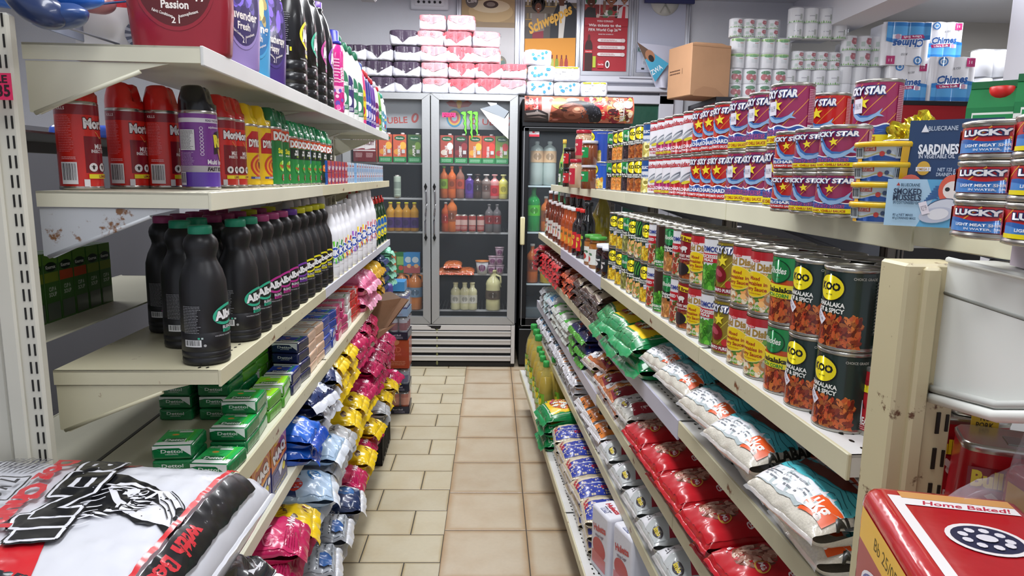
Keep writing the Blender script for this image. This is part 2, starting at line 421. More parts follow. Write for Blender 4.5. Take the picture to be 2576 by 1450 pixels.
# vent plate
v=empty('air_vent',onY(1081,8,YW)); tag(v,'white plastic vent plate with five small holes high on back wall','vent')
b=MB(); b.box((0,-.015,0),(.30,.03,.11),M('e2e2e8',.4),.012,seg=2); b.box((0,-.03,.005),(.235,.012,.07),M('ececf0',.4),.006); child(b,'plate',v)
b=MB()
for k in range(5): b.lathe([(.0,0),(.0105,0),(.0105,.006)],M('262428'),10,c=(-.085+k*.0425,-.043,0))
o=child(b,'holes',v); 
for p in o.data.vertices: x,y,z=p.co; p.co=(x,-.034-(z),y+.043)
# ---------------- snap frames with posters
ALU=M('b4b6be',.3,.75)
def frame(px0,px1,pyb,label,art,h=.72,wd=None,bgc='d8d8e2'):
    a=onY(px0,pyb,YW); c=onY(px1,pyb,YW); wd=c.x-a.x; cx=(a.x+c.x)/2
    t=empty('poster_frame',(cx,YW-.015,a.z)); tag(t,label,'poster')
    fw=.042; b=MB()
    b.box2((-wd/2,-.02,0),(-wd/2+fw,.01,h),ALU,.006); b.box2((wd/2-fw,-.02,0),(wd/2,.01,h),ALU,.006)
    b.box2((-wd/2,-.021,0),(wd/2,.01,fw),ALU,.006); b.box2((-wd/2,-.021,h-fw),(wd/2,.01,h),ALU,.006)
    for sx in(-1,1): b.box2((sx*(wd/2-fw*.45)-.003,-.024,0),(sx*(wd/2-fw*.45)+.003,-.02,h),M('8e9098',.3,.7))
    child(b,'frame',t)
    b=MB(); b.box2((-wd/2+fw,-.012,fw),(wd/2-fw,-.004,h-fw),P_(bgc)); s=Sheet(); art(s,wd-2*fw,h-2*fw); b.apply(s,FRONT(-.012,fw)); child(b,'poster',t)
    return t
def head(s,x,y,r,skin,hair,beard=None,smile=True):
    s.ell(x,y+r*.25,r*1.05,r*1.1,P_(hair)); s.rect(x-r*.3,y-r*1.5,x+r*.3,y,P_(skin)); s.ell(x,y-r*.1,r*.75,r,P_(skin))
    s.ell(x-r*.28,y+r*.05,r*.11,r*.07,P_('1a1010'),8); s.ell(x+r*.28,y+r*.05,r*.11,r*.07,P_('1a1010'),8)
    s.line(x-r*.42,y+r*.25,x-r*.14,y+r*.27,r*.06,P_('1a1010')); s.line(x+r*.14,y+r*.27,x+r*.42,y+r*.25,r*.06,P_('1a1010'))
    s.ell(x,y-r*.2,r*.12,r*.16,P_('5a3426'),8)
    s.ell(x,y-r*.52,r*.3,r*.15,P_('3a1512'),10); 
    if smile: s.ell(x,y-r*.48,r*.24,r*.08,P_('f0ece8'),10)
def art_bun(s,w,h):
    s.rect(-w/2,0,w/2,h,P_('cfcbc6')); s.rect(-w/2,.42,w/2,.72,P_('b49a72')); s.rect(-w/2,.62,w/2,.72,P_('cbb68c'))
    for k in range(7): s.rect(-w/2,.63+k*.013,w/2,.634+k*.013,P_('9c8258'))
    s.ell(.02,.52,w*.42,.085,P_('c9ae80')); s.ell(.02,.56,w*.36,.05,P_('dccba8')); s.ell(.02,.575,.06,.03,P_('4c3a34')); s.ell(.02,.575,.035,.017,P_('8d8178'))
    s.ell(-.13,.60,.05,.055,P_('6d6560')); s.text('Café',-.13,.60,.03,P_('e8e4e0'),rot=.1)
    s.rect(-w/2,.40,w/2,.44,P_('9e8a6e')); s.rect(-w/2,0,w/2,.40,P_('d3d2d4')); s.ell(.10,.13,.05,.055,P_('8d8a80')); s.ell(.09,.15,.03,.02,P_('b9a77b')); s.ell(.12,.12,.02,.03,P_('6b8c84'))
    s.rect(-.02,.73,w/2,.80,P_('6a6a70')); s.text('CUP',.06,.765,.045,P_('e6e6ea'))
    s.lines(-w/2+.01,.2,w/2-.09,.36,8,P_('bcbcc2'))
def art_sch(s,w,h):
    L0=len(s.L)
    s.rect(-w/2,0,w/2,h,P_('6d6458')); s.rect(-w/2,.25,w/2,.45,P_('56514d'))
    for k in range(4): s.rect(-w/2,.50+k*.10,w/2,.506+k*.10,P_('b99447')); 
    for k in range(4):
        for i in range(12): s.rect(-w/2+.012+i*.028,.51+k*.10,-w/2+.028+i*.028,.55+k*.10,P_(['8d7a58','c2b595','51483c','9c9a90'][(i*3+k)%4])); s.n-=1
    # woman behind
    s.ell(-.10,.62,.055,.062,P_('1d1512')); s.poly([(-.15,.22),(-.05,.22),(-.06,.50),(-.14,.50)],P_('8d2a3c')); s.poly([(-.155,.40),(-.05,.42),(-.055,.55),(-.15,.55)],P_('8a7f78')); head(s,-.10,.60,.033,'7a4a36','1d1512')
    # man in front
    s.poly([(-.01,.15),(w/2,.15),(w/2,.58),(.15,.64),(.05,.62),(0,.50)],P_('25272f')); s.poly([(.06,.2),(.09,.2),(.125,.62),(.07,.62)],P_('d8d4cc'))
    head(s,.085,.71,.066,'6d4433','15100e')
    for i in range(L0,len(s.L)): vs,fs,m_,n_=s.L[i]; s.L[i]=([(x,min(y-.085,h)) for x,y in vs],fs,m_,n_)
    s.rect(-w/2,0,w/2,.27,P_('e0962c')); s.poly([(-w/2,.27),(w/2,.27),(w/2,.285),(-.05,.275)],P_('e0962c'))
    s.text('Schweppes',-.005,.43,.082,P_('e9b34c'),w=w*.92,rot=.46,sh=.25,bold=.035)
    for k,c in enumerate(['8c2a2a','b8c060','8a9a2c','b0522c','a83838']):
        x=-.02+k*.038; s.rect(x-.014,.0,x+.014,.10,P_(c)); s.ell(x,.10,.012,.03,P_(c)); s.rect(x-.005,.12,x+.005,.15,P_('7a2020'))
def art_win(s,w,h):
    L0=len(s.L)
    s.rect(-w/2,0,w/2,h,P_('a8222f')); s.rect(-w/2,.50,w/2,h,P_('a5443f'))
    r=random.Random(4)
    for k in range(26): s.ell(r.uniform(-w/2+.03,w/2-.03),r.uniform(.52,h-.02),.022,.026,P_(['c8b4aa','7a3030','d8d0cc','4b6a4a','b02a34','2e2622'][k%6]),10)
    head(s,-.125,.66,.042,'5c3526','2c6a44'); s.rect(-.165,.685,-.085,.70,P_('c43a3a')); s.rect(-.165,.70,-.085,.712,P_('e6e2dc')); s.poly([(-w/2,.5),(-.08,.5),(-.09,.6),(-.15,.61),(-w/2,.57)],P_('2e2a2c'))
    head(s,.035,.69,.05,'9a6248','2a1a14'); head(s,.14,.68,.026,'a87054','3a2018'); s.poly([(.085,.5),(w/2,.5),(w/2,.62),(.14,.64),(.1,.6)],P_('d4cccc')); s.poly([(.12,.5),(.15,.5),(.15,.62),(.13,.62)],P_('c02834'))
    s.rect(-.03,.56,-.008,.67,P_('8c6a58')); s.ell(-.019,.69,.006,.025,P_('c9c0b8'))
    for a,b_ in(((-.055,.53),(.085,.53)),((.085,.53),(.085,.775)),((.085,.775),(-.055,.775)),((-.055,.775),(-.055,.53))): s.line(*a,*b_,.004,P_('f0ecec'))
    s.rect(-w/2,.43,w/2,.51,P_('a8222f'))
    W1=P_('efe6e6')
    s.text('YOU COULD',-.01,.478,.018,W1,w=.13); s.text('Win tickets to the',-.01,.438,.026,W1,w=.26); s.text('FIFA World Cup 26™',-.01,.395,.026,W1,w=.26); s.text('MAKE FOR 18 MEXICO',0,.352,.009,W1,w=.12)
    s.ell(-.135,.22,.03,.08,P_('3a1210')); s.rect(-.165,.0,-.105,.2,P_('3a1210')); s.rect(-.165,.17,-.105,.20,P_('c8202c')); s.text('Coca-Cola',-.135,.185,.012,W1,w=.05); s.ell(-.135,.315,.009,.035,P_('5a1c18')); s.rect(-.1,.03,-.075,.14,P_('b8c83a'))
    for k in range(3):
        y=.295-k*.068; s.rect(-.05,y-.016,w/2-.02,y+.016,P_('e6dcdc')); s.ell(-.05,y,.016,.016,P_('e6dcdc'),12); s.ell(w/2-.035,y,.019,.019,P_('d9c8c8'),14); s.lines(-.04,y-.01,w/2-.07,y+.01,2,P_('b77a7e'),k)
    for i in range(L0,len(s.L)): vs,fs,m_,n_=s.L[i]; s.L[i]=([(x,min(y*.80,h)) for x,y in vs],fs,m_,n_)
    s.rect(-.06,.02,-.01,.08,P_('c02030')); s.text('Coca-Cola',-.035,.05,.013,W1,w=.045); s.ell(.02,.05,.018,.03,P_('f2eeee')); s.ell(.02,.05,.010,.020,P_('2a2626'))
def art_board(s,w,h):
    s.rect(-w/2,0,w/2,h,P_('b9bccd')); s.text('REWARDS',-w/2+.006,.175,.036,P_('1e5a46'),w=.17,al='l')
    s.rect(-.145,.055,-.07,.115,P_('ccd0dc')); s.text('BUY',-.107,.097,.014,P_('6a7080')); s.lines(-.14,.06,-.075,.085,3,P_('8d93a4')); s.rect(-.15,.02,-.125,.035,P_('20262c'))
    s.rect(-w/2,0,w/2,.02,P_('aeb2c4'))
frame(1148,1305,213,'aluminium poster frame with faded bun and coffee picture, leftmost on back wall',art_bun,1.0)
frame(1305,1457,200,'aluminium poster frame with yellow lettering over smiling man in dark jacket',art_sch)
frame(1452,1585,192,'aluminium poster frame with red ticket competition poster and cheering fans',art_win)
fb=frame(1585,1727,196,'aluminium notice frame, nearly empty, rightmost on the back wall',art_board,bgc='b9bccd')
# curled loose poster hanging off the rightmost frame
t=empty('loose_poster',onY(1640,190,YW-.05)); tag(t,'curled white poster peeling off the rightmost notice frame','poster')
a=[onY(*p,YW-.06)-t.location for p in((1605,108),(1708,120),(1680,225),(1650,222))]
b=MB(); b.grid(8,8,lambda i,j:a[0].lerp(a[1],i).lerp(a[3].lerp(a[2],i),j)+Vector((0,-.05*sin(PI*i)*(.3+j),0)),M('c6c6d6',.35)); child(b,'sheet',t)
c=[onY(*p,YW-.13)-t.location for p in((1602,105),(1682,160),(1648,206))]
b=MB(); s=Sheet(); 
q=lambda x,y:(x,y)
s.poly([(p.x,p.z) for p in c],P_('4aa5c8')); mid=[(p.x,p.z) for p in c]
cx=sum(p[0] for p in mid)/3; cz=sum(p[1] for p in mid)/3
s.poly([mid[0],(mid[0][0]*.5+mid[1][0]*.5,mid[0][1]*.5+mid[1][1]*.5),(mid[0][0]*.55+mid[2][0]*.45,mid[0][1]*.55+mid[2][1]*.45)],P_('6a5040'))
s.ell(cx-.03,cz+.05,.035,.05,P_('b07a5a'),rot=.6); s.ell(cx-.02,cz+.03,.02,.03,P_('2a2020'),rot=.6)
s.text('ZWA',cx+.025,cz-.055,.04,P_('eef2f6'),rot=.6,w=.10)
y=c[0].y
vs=[b.bm.verts.new(p+Vector((0,.004,0))) for p in c]; b.face(vs,P_('d8d8e0'))
b.apply(s,lambda u,v,o:(u,y-o,v)); child(b,'folded_corner',t,'printed blue and brown curled corner')
# ball decoration and dark sign above
t=empty('ball_decoration',onY(1673,2,YW-.03)); tag(t,'round white football shaped cut-out hanging at top of notice frame','decoration')
b=MB(); R0=.115
b.lathe([(0,0),(R0*.6,.004),(R0,.016),(R0,.02),(0,.02)],M('c8c6be',.4),32)
s=Sheet(); s.star(0,0,.05,P_('3a3c48'),3,.3,rot=PI)
for k in range(3):
    aa=PI/2+PI+2*PI*k/3; s.line(.03*cos(aa),.03*sin(aa),R0*.92*cos(aa+.4),R0*.92*sin(aa+.4),.012,P_('9a988e')); s.line(.03*cos(aa),.03*sin(aa),R0*.92*cos(aa-.4),R0*.92*sin(aa-.4),.008,P_('aaa89e'))
b.apply(s,lambda u,v,o:(u,v,-.001-o+.004*0)) ; o=child(b,'disc',t)
for p in o.data.vertices: x,y,z=p.co; p.co=(x,z-.02,y)
b=MB(); p=onY(1685,-8,YW-.06); b.box((0,0,0),(.40,.03,.10),M('35386a',.4),.003); tag(b.obj('hanging_sign',loc=p),'dark blue sign edge at the very top above football cut-out','sign')
b=MB(); p=onY(925,-9,4.6); b.box((0,0,0),(.10,.10,.05),M('8d8d90',.4),.01); tag(b.obj('ceiling_fitting',loc=p),'small grey fitting hanging at the top above the left shelves','fitting')
# =================== GONDOLA SHELVING
def rfn(side,t0,z0):
    d=(row(side,1,0,0)-row(side,0,0,0)); n=(row(side,0,1,0)-row(side,0,0,0)); o=row(side,t0,0,z0)
    return o,d,n
def shelf(side,t0,t1,z,u0,u1,label,mat,lipm=None,lip=.032,holes=True,brk=True,lipout=0,name='gondola_shelf',brh=.085,liph2=None,brm=None,brside=(0,1)):
    """a shelf bay: local x runs along the row, y into the shelf"""
    o=row(side,t0,0,z); ang=(PI/2-LTH) if side=='L' else (PI/2-RTH)
    root=empty(name,o,ang); tag(root,label,'shelf'); sg=1 if side=='L' else -1   # local +y = -X(world) for L
    L_=t1-t0-.004; ya,yb=u0*sg,u1*sg; lipm=lipm or mat
    def bx(mb,x0,x1,y0,y1,z0,z1,m,bev=0): mb.box2((x0,min(y0*sg,y1*sg),z0),(x1,max(y0*sg,y1*sg),z1),m,bev)
    b=MB(); bx(b,.001,L_,u0+.002,u1,-.004,0,mat); bx(b,.001,.004,u0+.002,u1,-lip+.004,0,mat); bx(b,L_-.003,L_,u0+.002,u1,-lip+.004,0,mat)
    if holes:
        s=Sheet(); k=int(L_/.026)
        for i in range(k):
            for uu in (u0+.03,u0+.045+(.004 if i%2 else 0)):
                if uu>u0+.04 and i%2: continue
                s.ell(.02+i*.026,uu*sg,.0055,.003,P_('17150f'),8); s.n-=1
        b.apply(s,TOPF(0))
    child(b,'shelf_tray',root)
    b=MB(); bx(b,0,L_,u0-.002,u0+.004,-lip,.0015,lipm,.0012)
    if lipout:   # clear / plastic price rail tilted out
        P=[(u0-.003)*sg,(u0-.003-lipout)*sg]; v=[b.bm.verts.new(p) for p in((0,P[0],.001),(L_,P[0],.001),(L_,P[1],-liph2),(0,P[1],-liph2))]; b.face(v,GREYW)
        v=[b.bm.verts.new(p) for p in((0,P[0]-.0015*sg,.001),(L_,P[0]-.0015*sg,.001),(L_,P[1]-.0015*sg,-liph2),(0,P[1]-.0015*sg,-liph2))]; b.face(v,GREYW)
    child(b,'front_lip',root)
    if brk:
        for i,xx in enumerate((.004,L_-.007)):
            if i not in brside: continue
            b=MB(); pts=[(u0+.06,-lip+.002),(u1-.002,-lip+.002),(u1-.002,-lip-brh),(u1-.02,-lip-brh-.004),(u0+.12,-lip-.012)]
            pp=[(xx,y*sg,zz) for y,zz in pts]; qq=[(xx+.003,y*sg,zz) for y,zz in pts]
            A=[b.bm.verts.new(p) for p in pp]; B=[b.bm.verts.new(p) for p in qq]; bm_=brm or mat
            b.face(A,bm_); b.face(B[::-1],bm_)
            for k in range(5): b.face([A[k],B[k],B[(k+1)%5],A[(k+1)%5]],bm_)
            # folded flange along the lower edge
            b.tube([(xx+.0015,(u1-.01)*sg,-lip-brh-.002),(xx+.0015,(u0+.11)*sg,-lip-.012)],.004,bm_,6)
            child(b,'bracket',root)
    return root
LB=[0,.94,1.83,2.68]; NEAR={0:'nearest bay',1:'middle bay',2:'far bay'}
LZ=[(1.665,'top',LIPW),(1.41,'second',CREAM),(1.078,'third',CREAM2),(.842,'fourth',CREAM2),(.66,'fifth',CREAM),(.44,'sixth',CREAM),(.24,'bottom',CREAM2)]
RUST=rusty('b9bcc0','7a5334',.55,22)
for z,nm,mt in LZ:
    for k in range(3):
        lm=mt
        if nm=='third' and k>0: lm=GREYW
        if nm=='second' and k>0: lm=CREAM2
        lip=.032
        bm_=RUST if (nm=='second' and k==0) else None
        deep=.305
        if nm=='fourth': shelf('L',LB[k],LB[k+1],z,0,deep,f'cream steel shelf, {nm} from the top of left aisle shelving, {NEAR[k]}',CREAM,CREAM2,lip=.04,lipout=.0,liph2=.05)
        else: shelf('L',LB[k],LB[k+1],z,0,deep,f'cream steel shelf, {nm} {"from the top" if nm not in("top","bottom") else "level"} of left aisle shelving, {NEAR[k]}',mt if nm!='top' else CREAM,lm,lip=lip,brm=bm_,brside=() if nm=='bottom' else (0,1))
RB=[0,.64,1.515,2.44,3.36]
RN={0:'nearest bay',1:'second bay',2:'third bay',3:'far end bay'}
LAV=M('c0bfd0',.35)
RZ=[(1.40,'top',.065,.40),(1.112,'second',0,.38),(.92,'third',0,.38),(.695,'fourth',0,.38),(.49,'fifth',0,.38),(.25,'bottom',-.10,.38)]
for z,nm,u0,u1 in RZ:
    bays=[(RB[k],RB[k+1],RN[k]) for k in range(4)]
    if nm=='top': bays=[(-.75,.02,'bay above the rusty post')]+[(.02 if k==0 else RB[k]-.03,RB[k+1]-.03,RN[k]) for k in range(4)]
    if nm in('second',): bays[0]=(0,.54,RN[0]); bays[1]=(.54,1.51,RN[1])
    for a,c,n_ in bays:
        lm=CREAM2 if nm!='top' else rusty('e2dfc4',amt=.74)
        pl=LIPW
        if (nm,n_) in(('second','third bay'),('fourth','far end bay'),('fourth','third bay'),('third','second bay')): lm=LAV
        shelf('R',a,c,z,u0,u1,f'cream steel shelf, {nm} {"from the top" if nm not in("top","bottom") else "level"} of right aisle shelving, {n_}',pl,lm,lip=.045 if lm is LAV else(.026 if 'rusty' in n_ else .034),brm=M('5c5f66',.5) if nm=='top' else None,holes=(nm!='top'),brside=() if nm=='bottom' or 'rusty' in n_ else (0,1))
def post(side,t,u,z0,z1,w,d,label,mat,slots='front',sw=.018):
    P=row(side,t,u,z0); ang=-LTH if side=='L' else -RTH
    root=empty('upright_post',P,ang); tag(root,label,'post')
    h=z1-z0; b=MB(); b.box((0,0,h/2),(w,d,h),mat,.004)
    b.box((-w*.20,-d/2-.003,h/2),(w*.42,.008,h-.004),mat,.003)
    child(b,'column',root)
    b=MB(); dk=P_('14120f'); n=int(h/.0325); x=w/2-sw
    for i in range(n):
        for dx in(0,.0095): b.box((x+dx,-d/2-.0005,.03+i*.0325),(.0028,.0016,.021),dk); 
    # same slots on the aisle side face
    child(b,'slots',root,'dark bracket slots'); return root
POSTM=rusty('d3d0c2',amt=.73,scale=6)
post('L',-.055,.315,0,1.70,.066,.022,'tall cream slotted upright post at the near left edge',POSTM)
p=row('L',-.045,.375,0); b=MB(); b.box((0,0,.85),(.05,.03,1.69),POSTM,.003); tag(b.obj('upright_cover',loc=p),'plain cream upright strip beside the slotted post, far left edge','post')
for t_,n_ in((.94,'middle'),(1.83,'second far'),(2.68,'far end')):
    post('L',t_,.318,0,1.70,.04,.04,f'cream slotted upright of left shelving at its {n_} joint',POSTM)
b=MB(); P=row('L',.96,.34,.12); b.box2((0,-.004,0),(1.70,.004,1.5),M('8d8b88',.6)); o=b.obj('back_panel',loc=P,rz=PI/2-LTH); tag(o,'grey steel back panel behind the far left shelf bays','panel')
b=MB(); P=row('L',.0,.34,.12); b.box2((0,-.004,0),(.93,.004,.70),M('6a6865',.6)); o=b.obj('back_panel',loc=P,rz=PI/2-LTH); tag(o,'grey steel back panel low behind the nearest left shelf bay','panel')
b=MB(); b.box2((0,.0,0),(2.66,.03,.19),M('3a3836',.6)); o=b.obj('base_plinth',loc=row('L',0,.20,0),rz=PI/2-LTH); tag(o,'dark recessed plinth under the left shelving','plinth')
b=MB(); b.box2((0,-.03,0),(3.34,0,.20),M('3a3836',.6)); o=b.obj('base_plinth',loc=row('R',0,.10,0),rz=PI/2-RTH); tag(o,'dark recessed plinth under the right shelving','plinth')
DKP=rusty('5a5148',amt=.7)
for t_,n_ in((.62,'first'),(1.5,'second'),(2.43,'third'),(3.35,'fourth')):
    post('R',t_,.43,0,1.39,.05,.04,f'brown slotted upright behind right shelving, {n_} from camera',DKP)
b=MB(); P=row('R',-.02,.394,.1); b.box2((0,-.004,0),(3.36,.004,1.04),M('57534e',.6)); o=b.obj('back_panel',loc=P,rz=PI/2-RTH); tag(o,'dark back panel behind the lower right shelves','panel')
# near right post and white end shelf
RP=rusty('c8bd98','5d3a22',.60,26)
t=empty('upright_post',(.4695,.715,0),0); tag(t,'rust-spotted yellowed upright post with slots at near right','post')
b=MB(); b.box((0,0,.683),(.068,.05,1.366),RP,.003); b.box((-.008,-.027,.683),(.018,.010,1.36),RP,.003); child(b,'column',t)
b=MB()
for i in range(40):
    z=1.335-i*.0405
    if z>.05:
        b.box((.018,-.0255,z-.02),(.004,.0022,.024),P_('1c150e')); 
        if i>0: b.box((.028,-.0255,z-.04+.02),(.003,.0022,.019),P_('1c150e'))
child(b,'slots',t,'dark worn bracket slots')
WS=M('dfe1dc',.35)
t=empty('end_shelf',(0,0,0)); tag(t,'white steel end shelf with folded bracket, right of the rusty post','shelf')
A=Vector((.478,.69,1.372)); B=onZ(2576,694,1.372); dv=(B-A); dv.z=0; dv.normalize(); nv=Vector((-dv.y,dv.x,0))
if nv.x<0: nv=-nv
b=MB(); L_=.42
def wf(x,y,z): return A+dv*x+nv*y+Vector((0,0,z))
b.prism([(0,0),(L_,0),(L_,-.036),(0,-.036)],.0035,WS,wf); 
v=[b.bm.verts.new(wf(*p)) for p in((0,0,-.001),(L_,0,-.001),(L_,.6,-.001),(0,.6,-.001))]; b.face(v,WS)
b.tube([wf(0,0,-.001),wf(L_,0,-.001)],.003,WS); b.tube([wf(0,.001,-.036),wf(L_,.001,-.036)],.002,M('8c8e8a'))
child(b,'shelf_tray',t)
b=MB(); pts=[(-.004,-.038),(.05,-.038),(L_*.5,-.038),(L_,-.040),(L_,-.0405),(L_*.75,-.062),(.0,-.150),(-.012,-.157)]
b.prism(pts,.003,WS,wf)
fl=[wf(-.012,-.002,-.152),wf(.12,-.004,-.128),wf(L_*.7,-.004,-.068),wf(L_,-.002,-.045)]
b.tube(fl,.006,WS,8); b.tube([p+Vector((0,0,.010)) for p in fl],.004,M('b9bbb7'),8)
child(b,'bracket',t)
# other side of the left gondola (seen through the near bay)
for z,nm in((1.12,'middle'),(.80,'lower')):
    shelf('L',-.02,.93,z,.63,.35,f'cream steel shelf on the far side of left shelving, {nm} level',CREAM,brside=(0,))
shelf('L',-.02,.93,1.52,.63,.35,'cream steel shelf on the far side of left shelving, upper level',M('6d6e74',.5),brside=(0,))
b=MB(); b.box2((-1.95,.2,0),(-1.85,4.2,1.62),M('55555a',.6)); tag(b.obj('gap_shade_panel'),'dark panel added to stand in for shade beyond the left shelf gaps','shelving')  # added dark panel, its colour standing in for shade behind the left gaps
b=MB(); b.box((0,0,.045),(.16,.03,.09),M('c9b8c4',.35)); s=Sheet(); s.rect(-.01,.02,.03,.07,P_('d8d6e0')); s.rect(.035,.01,.075,.08,P_('8a9ac4')); b.apply(s,FRONT(-.015)); tag(b.obj('pale_packet',loc=(.575,.60,1.3725),rz=-.3),'pale pink and blue packet lying behind the white shelf lip','packet')
# =================== TWO DOOR FRIDGE
FY=5.07; ALF=M('b5b7b9',.36,.55,bump=.06,bscale=90); DK=M('3e3f44',.6)
GL=M('7c838a',.04,alpha=.09)
fx0,fxm,fx1=-1.055,-.417,.214
t=empty('display_fridge',((fx0+fx1)/2,FY,0)); tag(t,'tall silver two-door glass display fridge at the end of the aisle','fridge'); ox=t.location.x
b=MB()
for x in(fx0+.01,fx1-.01): b.box2((x-.02-ox,.045,.34),(x+.02-ox,.62,2.02),DK)
b.box2((fx0-ox,.045,2.0),(fx1-ox,.62,2.028),M('aaacae',.4,.4)); b.box2((fx0-ox,.6,.03),(fx1-ox,.62,2.0),DK); b.box2((fx0-ox,.06,.33),(fx1-ox,.62,.36),DK)
b.box2((fxm-.012-ox,.045,.34),(fxm+.012-ox,.10,2.01),M('1c1c1e'))
child(b,'cabinet',t)
zs=[onY(1190,py,FY+.1).z for py in(412,500,584,688,779)]
for z in zs:
    b=MB()
    for (a_,c_) in((fx0+.03,fxm-.02),(fxm+.02,fx1-.03)):
        b.box2((a_-ox,.09,z-.014),(c_-ox,.105,z),M('c9cdd0',.35,.3)); 
        for i in range(22):
            x=a_+(c_-a_)*i/21-ox; b.box2((x-.0012,.1,z-.008),(x+.0012,.52,z-.004),M('b9bcc0',.4,.3))
    child(b,'wire_shelf',t)
b=MB(); 
WP=M('c9c6c4',.4); b.box2((fx0-ox,.02,.005),(fx1-ox,.05,.035),M('1c1c1e')); b.box2((fx0-ox,.03,.03),(fx1-ox,.06,.33),M('26262a'))
for i in range(4):
    z=.05+i*.064
    b.box2((fx0-ox,.0,z),(fx1-.03-ox,.02,z+.034),WP,.003); b.box2((fx0-ox,-.004,z+.032),(fx1-.03-ox,.02,z+.040),M('e4e4e6',.25,.3))
b.box2((fx0-ox,.0,.29),(fx1-.03-ox,.02,.328),WP,.002); b.box2((fx1-.028-ox,.0,.03),(fx1-ox,.03,.328),WP,.002)
s=Sheet(); x=fxm+.055-ox
s.poly([(x-.09,.325),(x+.02,.325),(x+.012,.30),(x-.02,.292),(x-.03,.300),(x-.055,.303),(x-.06,.312)],P_('17161a')); 
for i in range(5): s.ell(x-.012,.035+i*.062,.007,.018,P_('6f7048'))
b.apply(s,FRONT(0)); child(b,'grille',t,'white louvred grille at the bottom, stained')
def door(px0,px1,nm,hx,art,lb):
    b=MB(); z0,z1=.335,2.022; fw=.057
    w=px1-px0; dr=MB()
    def tri(p): 
        dr.prism([(x,z) for x,z in p],.04,ALF)
    X0,X1=px0-ox+.004,px1-ox-.004
    tri([(X0,z0),(X1,z0),(X1-fw,z0+fw),(X0+fw,z0+fw)]); tri([(X0,z1),(X0+fw,z1-.043),(X1-fw,z1-.043),(X1,z1)])
    tri([(X0,z0),(X0+fw,z0+fw),(X0+fw,z1-.043),(X0,z1)]); tri([(X1,z0),(X1,z1),(X1-fw,z1-.043),(X1-fw,z0+fw)])
    for a_ in((X0+.002,z0+.002,X0+fw,z0+fw),(X1-.002,z0+.002,X1-fw,z0+fw),(X0,z1,X0+fw,z1-.043),(X1,z1,X1-fw,z1-.043)):
        dr.tube([(a_[0],-.0005,a_[1]),(a_[2],-.0005,a_[3])],.0012,P_('6c6e70'),4)
    o=child(dr,'door',t,lb)
    b=MB(); b.box2((X0+fw,.012,z0+fw),(X1-fw,.018,z1-.043),GL); child(b,'glass',o)
    b=MB(); za,zb=onY(1080,470,FY).z,onY(1080,597,FY).z; x=hx-ox; CH=M('b8bac0',.12,.95); K=M('101010',.3)
    n=9; pts=[]
    for i in range(n+1):
        q=i/n; pts.append((x+.004*sin(q*6),-.045,za+(zb-za)*q))
    b.tube(pts,.0065,CH); 
    for zz in(za,zb):
        for sgn in(1,):
            v=[(0,.028),(.012,0),(0,-.028),(-.012,0)]; b.prism([(x+p[0],zz+p[1]) for p in v],.012,K,lambda X,Y,Z:(X,Y-.058,Z))
        b.box((x,-.025,zz),(.010,.05,.014),K)
    child(b,'handle',o,'slim chrome handle with black diamond ends')
    s=Sheet(); art(s,X0+fw,X1-fw,z1-.043); b=MB(); b.apply(s,FRONT(.011)); 
    if s.L: child(b,'stickers',o)
def px2x(px,py,Y=None): q=onY(px,py,Y or FY); return q.x-ox,q.z
def art_l(s,x0,x1,zt): pass
def art_r(s,x0,x1,zt):
    g=P_('6ee645'); k=P_('10200e')
    def claw(pts,w0,m,e=0):
        n=len(pts); Lp=[];Rp=[]
        for i,(x,z) in enumerate(pts):
            ww=w0*(1-.55*i/(n-1))*(1 if i<n-1 else .1)*(1+.25*((-1)**i))+e; Lp.append((x-ww,z)); Rp.append((x+ww,z))
        vs=Lp+Rp; s.add(vs,[(i,i+1,n+i+1,n+i) for i in range(n-1)],m)
    for cx,top,bot,lean in((1168,281,341,4),(1184,279,352,3),(1198,281,342,2)):
        P=[]
        for i in range(9):
            q=i/8; P.append(px2x(cx+lean*q+ (1.2 if i%2 else -1),top+(bot-top)*q))
        hd=[px2x(*a_) for a_ in((cx-11,top+3),(cx-6,top-1),(cx+3,top+1),(cx+6,top+7),(cx-3,top+9),(cx-7,top+6))]
        s.poly([(a_[0]*1.0,a_[1]) for a_ in hd],k); claw(P,.010,k,.003); s.poly([(hd[0][0]+.004,hd[0][1]),(hd[1][0]+.002,hd[1][1]-.003),(hd[2][0],hd[2][1]-.003),(hd[3][0]-.003,hd[3][1]),(hd[4][0],hd[4][1]+.003),(hd[5][0],hd[5][1]+.003)],g); claw(P,.010,g)
    a_=px2x(1112,283); c_=px2x(1146,295); s.rect(a_[0],c_[1],c_[0],a_[1],P_('e83a78')); s.text('SALE BY',(a_[0]+c_[0])/2,a_[1]-.010,.010,P_('5a1230'),w=.08); s.text('MODEM',(a_[0]+c_[0])/2,a_[1]-.025,.010,P_('5a1230'),w=.07)
    # torn silver-white sticker, right corner
    P=[px2x(*a_) for a_ in((1208,273),(1232,305),(1279,350),(1280,284),(1270,298),(1262,300),(1276,306))]
    s.poly([P[0],P[1],P[2],P[3],P[4]],P_('e4e9ee')); P=[px2x(*a_) for a_ in((1226,257),(1250,259),(1247,275),(1236,268))]; s.poly(P,P_('dfe4ea'))
    P=[px2x(*a_) for a_ in((1209,273),(1250,262),(1280,280),(1268,298),(1240,285))]; s.poly(P,P_('8d949c'))
door(fx0,fxm,'left',fxm-.033,art_l,None); door(fxm,fx1,'right',fxm+.03,art_r,None)
